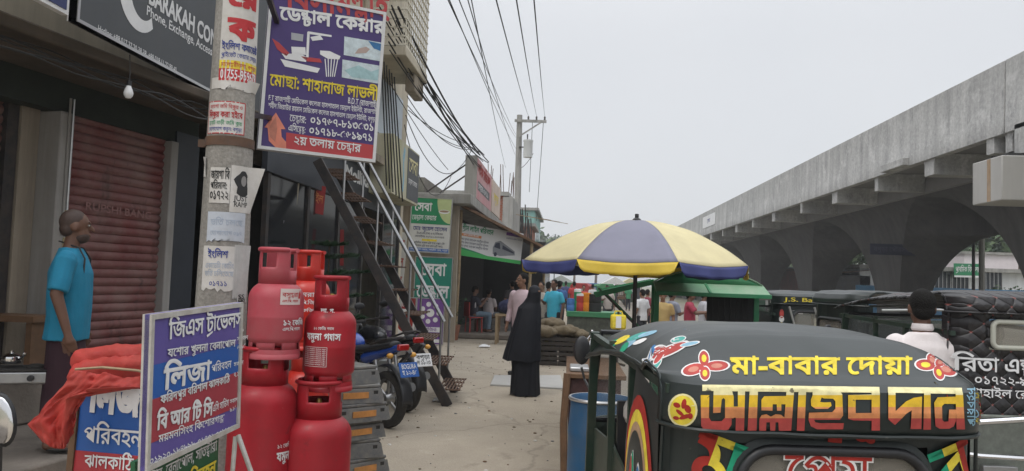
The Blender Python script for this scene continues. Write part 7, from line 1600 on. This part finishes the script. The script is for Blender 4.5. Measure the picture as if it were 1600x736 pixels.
# opening under the flyover: white building, sign, poles, trees
xw = lambda px, Y: (px-890)/F*Y
YW = 62
t = thing('white_building', 'low white building with pale upper storey seen through the flyover arch', 'building', (xw(1500, YW), YW, ROADZ))
m_wb = mat('white_wall', (.74, .75, .77), .8, var=.06, vs=1, dirt=(.4, .4, .4), da=.4, ds=.6, streak=True); m_pkb = mat('pale_pink_wall', (.70, .64, .65), .8, var=.06)
z1 = at(1490, 424, YW).z; z2 = at(1530, 408, YW).z
mb = MB(); mb.box2((xw(1330, YW), YW, ROADZ), (xw(1640, YW), YW+10, z1), m_wb); mb.build('wall', t, 1); mb = MB(); mb.box2((xw(1325, YW), YW-.6, z1+.003), (xw(1645, YW), YW+10, z1+.3), m_slab); mb.build('roof', t, 1)
mb = MB(); mb.box2((xw(1488, YW), YW+.6, z1+.31), (xw(1566, YW), YW+8, z2+.55), m_pkb); mb.box2((xw(1486, YW), YW+.4, z2+.555), (xw(1568, YW), YW+8.2, z2+.75), m_slab); mb.build('upper_storey', t, 1)
for px in (1395, 1444, 1472, 1500, 1552):
    a = at(px, 442, YW); mb = MB(); mb.box2((a.x-.65, YW-.05, a.z-.75), (a.x+.65, YW-.003, a.z+.85), m_dkblue); w_ = mb.build('window', t, 1); mb = MB(); [mb.box2((a.x-.6+.3*i, YW-.08, a.z-.75), (a.x-.56+.3*i, YW-.051, a.z+.85), m_alu) for i in range(5)]; mb.build('bars', w_); w_.children[0].matrix_parent_inverse = M.Identity(4)
a = at(1491, 433, YW-1); e = at(1533, 434, YW-1); p = Panel(a, e, 1.05); t = board('building_sign', 'green and white sign on the white building beyond the arch', 'signboard', p, m_sgreen, .08); mb = MB(); text(mb, 'প্রাথমিক বিদ্যালয়', p.pt, .1, .42, .36, m_ink, w=p.w-.2, off=.02); rect(mb, 0, 0, p.w, .14, p.pt, m_ink, .02); mb.build('lettering', t, 1)
mb = MB(); y = 50; mb.box2((xw(1325, y), y, ROADZ), (xw(1600, y), y+.12, at(1480, 450, y).z), mat('blue_tin', (.10, .26, .45), .6, var=.15)); tag(mb.build('tin_fence'), 'blue tin fence in front of the white building', 'fence')
for px, w_, tp_, lb in ((1450, .13, 388, 'white concrete pole left of the green building sign'), (1521, .09, 372, 'thin dark pole right of the green building sign'), (1534, .16, 374, 'thick concrete pole before the green building sign')):
    a = at(px, 455, 46); mb = MB(); e = at(px, tp_, 46); mb.tube([V((a.x, 46, ROADZ)), V((e.x, 46, e.z+.6))], w_, m_wb if 'white' in lb else m_dkiron if 'dark' in lb else m_slab, 8); tt = tag(mb.build('concrete_pole'), lb, 'pole')
for i, (px, Y, h, r) in enumerate(((1405, 80, 10, 4.5), (1450, 84, 11.5, 5), (1490, 88, 11, 5), (1370, 86, 10, 4.5), (1585, 82, 9.5, 4.5), (1620, 80, 10, 5), (1330, 90, 9, 4.5), (1665, 84, 10, 5))): tree(f'{["broad dark","tall dense","rounded dark","leafy green","bushy green","wide green","low dark","far right green"][i]} tree rising behind the white building', xw(px, Y), Y, h, r, i, 1300)
palm('palm tree behind the pale upper storey', xw(1556, 76), 76, 7.6, 3); palm('palm tree beside the upper storey to its left', xw(1478, 72), 72, 5.6, 6)
for i, (px, Y, h, r) in enumerate(((1505, 54, 2.0, 1.1), (1552, 54, 2.5, 1.2), (1462, 55, 1.6, .8), (1525, 56, 1.9, 1.0))): tree(f'{["low","taller","small","middle"][i]} green bush before the white building wall', xw(px, Y), Y, h, r, 40+i, 700, 'bushes before the white building')
# treeline closing the street and the land right of the flyover
for i in range(26):
    rnd = random.Random(100+i); Y = rnd.uniform(150, 210); x = -60+i*6.2+rnd.uniform(-2, 2); tree('hazy tree of the far line closing the street', x, Y, rnd.uniform(9, 14), rnd.uniform(5, 7.5), 100+i, 520, 'far treeline', ls=.75)
for i in range(14):
    rnd = random.Random(200+i); Y = 60+i*9; tree('tree standing in a row beyond the far side of the flyover', 30+Y*.28+rnd.uniform(-3, 6), Y, rnd.uniform(9, 13), rnd.uniform(4.5, 6.5), 200+i, 700, 'trees beyond the flyover', ls=.6)
# low walls and stalls under the flyover, so that the arches end in dark market clutter
m_hoard = [mat('hoard_'+str(i), c, .7, var=.35, vs=2, dirt=(.12, .11, .1), da=.7, ds=1.5) for i, c in enumerate(((.10, .10, .11), (.16, .05, .05), (.06, .10, .14), (.18, .15, .11)))]
for i in range(10):
    y = 62+i*9.2; p = Panel((20.8, y+6.5, ROADZ), (20.8, y, ROADZ), 2.9+.5*((i*7) % 3)); t = thing('market_stall', f'{["grey","red-brown","blue-grey","brown"][i % 4]} tin market stall in the shade beyond the flyover piers', 'stall', (20.8, y, ROADZ), 0, f'tin stalls beyond the flyover, {["grey","red-brown","blue-grey","brown"][i % 4]}')
    mb = MB(); mb.box2((20.8, y, ROADZ), (23.5, y+6.5, p.h), m_hoard[i % 4]); mb.build('walls', t, 1); mb = MB(); mb.prism([V((20.2, y-.2, p.h)), V((20.2, y+6.7, p.h)), V((23.8, y+6.7, p.h+.5)), V((23.8, y-.2, p.h+.5))], (0, 0, .06), m_rust); mb.build('roof', t, 1)
a = plane(1395, 390, (15.9, 36.2, 0), V((0, -1, 0))); p = Panel(a-V((1.0, 0, .25)), a+V((1.0, 0, -.25)), .5); t = board('banner', 'dark blue banner strung high across the pier left of the arch', 'banner', p, mat('banner_dark', (.02, .022, .05), .7), .03)
mb = MB(); text(mb, 'বগুড়া পৌরসভা', p.pt, .15, .15, .2, mat('ink_dim', (.05, .05, .09), .7, var=0), w=1.7); mb.build('lettering', t, 1)
# vehicles and stalls far down the road
for i, (px, Y, cn) in enumerate(((905, 44, (.30, .03, .03)), (925, 58, (.03, .12, .3)), (948, 50, (.05, .2, .08)), (968, 70, (.4, .38, .34)), (885, 52, (.05, .2, .1)), (990, 64, (.05, .05, .06)), (1240, 22, (.02, .03, .03)), (1170, 26, (.02, .05, .03)), (1205, 32, (.03, .03, .035)), (1140, 36, (.05, .03, .03)))):
    a = at(px, 470, Y); m = mat(f'far_canvas_{i}', cn, .5, var=.2); rn = ['red', 'blue', 'green', 'cream', 'dark green', 'black', 'blackish', 'bottle green', 'charcoal', 'maroon'][i]
    mb = MB(); t = thing('electric_rickshaw', f'far {rn} canvas rickshaw on the road towards the flyover', 'rickshaw', (a.x, Y, ROADZ), radians(10*(i % 3-1)), 'distant rickshaws'); mb.prism([V((-.55, 0, .5)), V((.55, 0, .5)), V((.55, 0, 1.55)), V((.4, 0, 1.72)), V((-.4, 0, 1.72)), V((-.55, 0, 1.55))][::-1], (0, .7, 0), m); mb.prism([V((-.55, .7, 1.55)), V((.55, .7, 1.55)), V((.4, .7, 1.72)), V((-.4, .7, 1.72))][::-1], (0, 1.4, -.06), m); mb.build('canopy', t, bevel=.03)
    mb = MB(); mb.box2((-.54, .02, .25), (.54, 2.3, .5), m_vin2); mb.build('body', t, bevel=.02); mb = MB(); [mb.bar((sx*.5, 2.05, .5), (sx*.5, 2.0, 1.5), .05, .05, m_vin2) for sx in (-1, 1)]; mb.build('frame', t); mb = MB(); mb.box2((-.25, -.012, 1.1), (.25, -.002, 1.4), m_alu); mb.build('rear_window', t)
    for cx, cy in ((-.45, .4), (.45, .4), (0, 2.4)): c1, c2 = MB(), MB(); wheel(c1, c2, (cx, cy, .22), .22, .09); w_ = c1.build('wheel', t); c2.build('rim', w_)
for i, (px, Y, m) in enumerate(((960, 58, P_wh), (984, 66, m_uy), (876, 58, m_spale))):
    a = at(px, 470, Y); t = thing('market_stall', ['pale canvas market stall on the road beyond the cart', 'yellowish canvas market stall farther down the road', 'grey white canvas stall by the left row'][i], 'stall', (a.x, Y, ROADZ)); mb = MB(); mb.prism([V((-1.0, 0, 1.7)), V((1.0, 0, 1.7)), V((0, 0, 2.25))][::-1], (0, 1.8, 0), m); mb.build('canvas', t)
    for sx in (-.95, .95):
        for sy in (.05, 1.75): mb = MB(); mb.bar((sx, sy, 0), (sx, sy, 1.7), .05, .05, m_bamb); mb.build('pole', t)
    mb = MB(); mb.box2((-.9, .2, .6), (.9, 1.6, .8), m_brown); mb.build('counter', t)
# air: pale haze
hz_ = mat('haze_air', (.8, .82, .86), var=0); n, l, b = nodes_of(hz_); n.remove(b); pv = n.new('ShaderNodeVolumePrincipled'); pv.inputs['Color'].default_value = (.93, .95, .97, 1); pv.inputs['Density'].default_value = .0013; pv.inputs['Anisotropy'].default_value = .2; l.new(pv.outputs[0], n['Material Output'].inputs['Volume'])
USE_HAZE = True
if USE_HAZE:
    mb = MB(); mb.box2((-410, -70, -1.2), (410, 710, 24), hz_); tag(mb.build('haze'), kind='stuff')
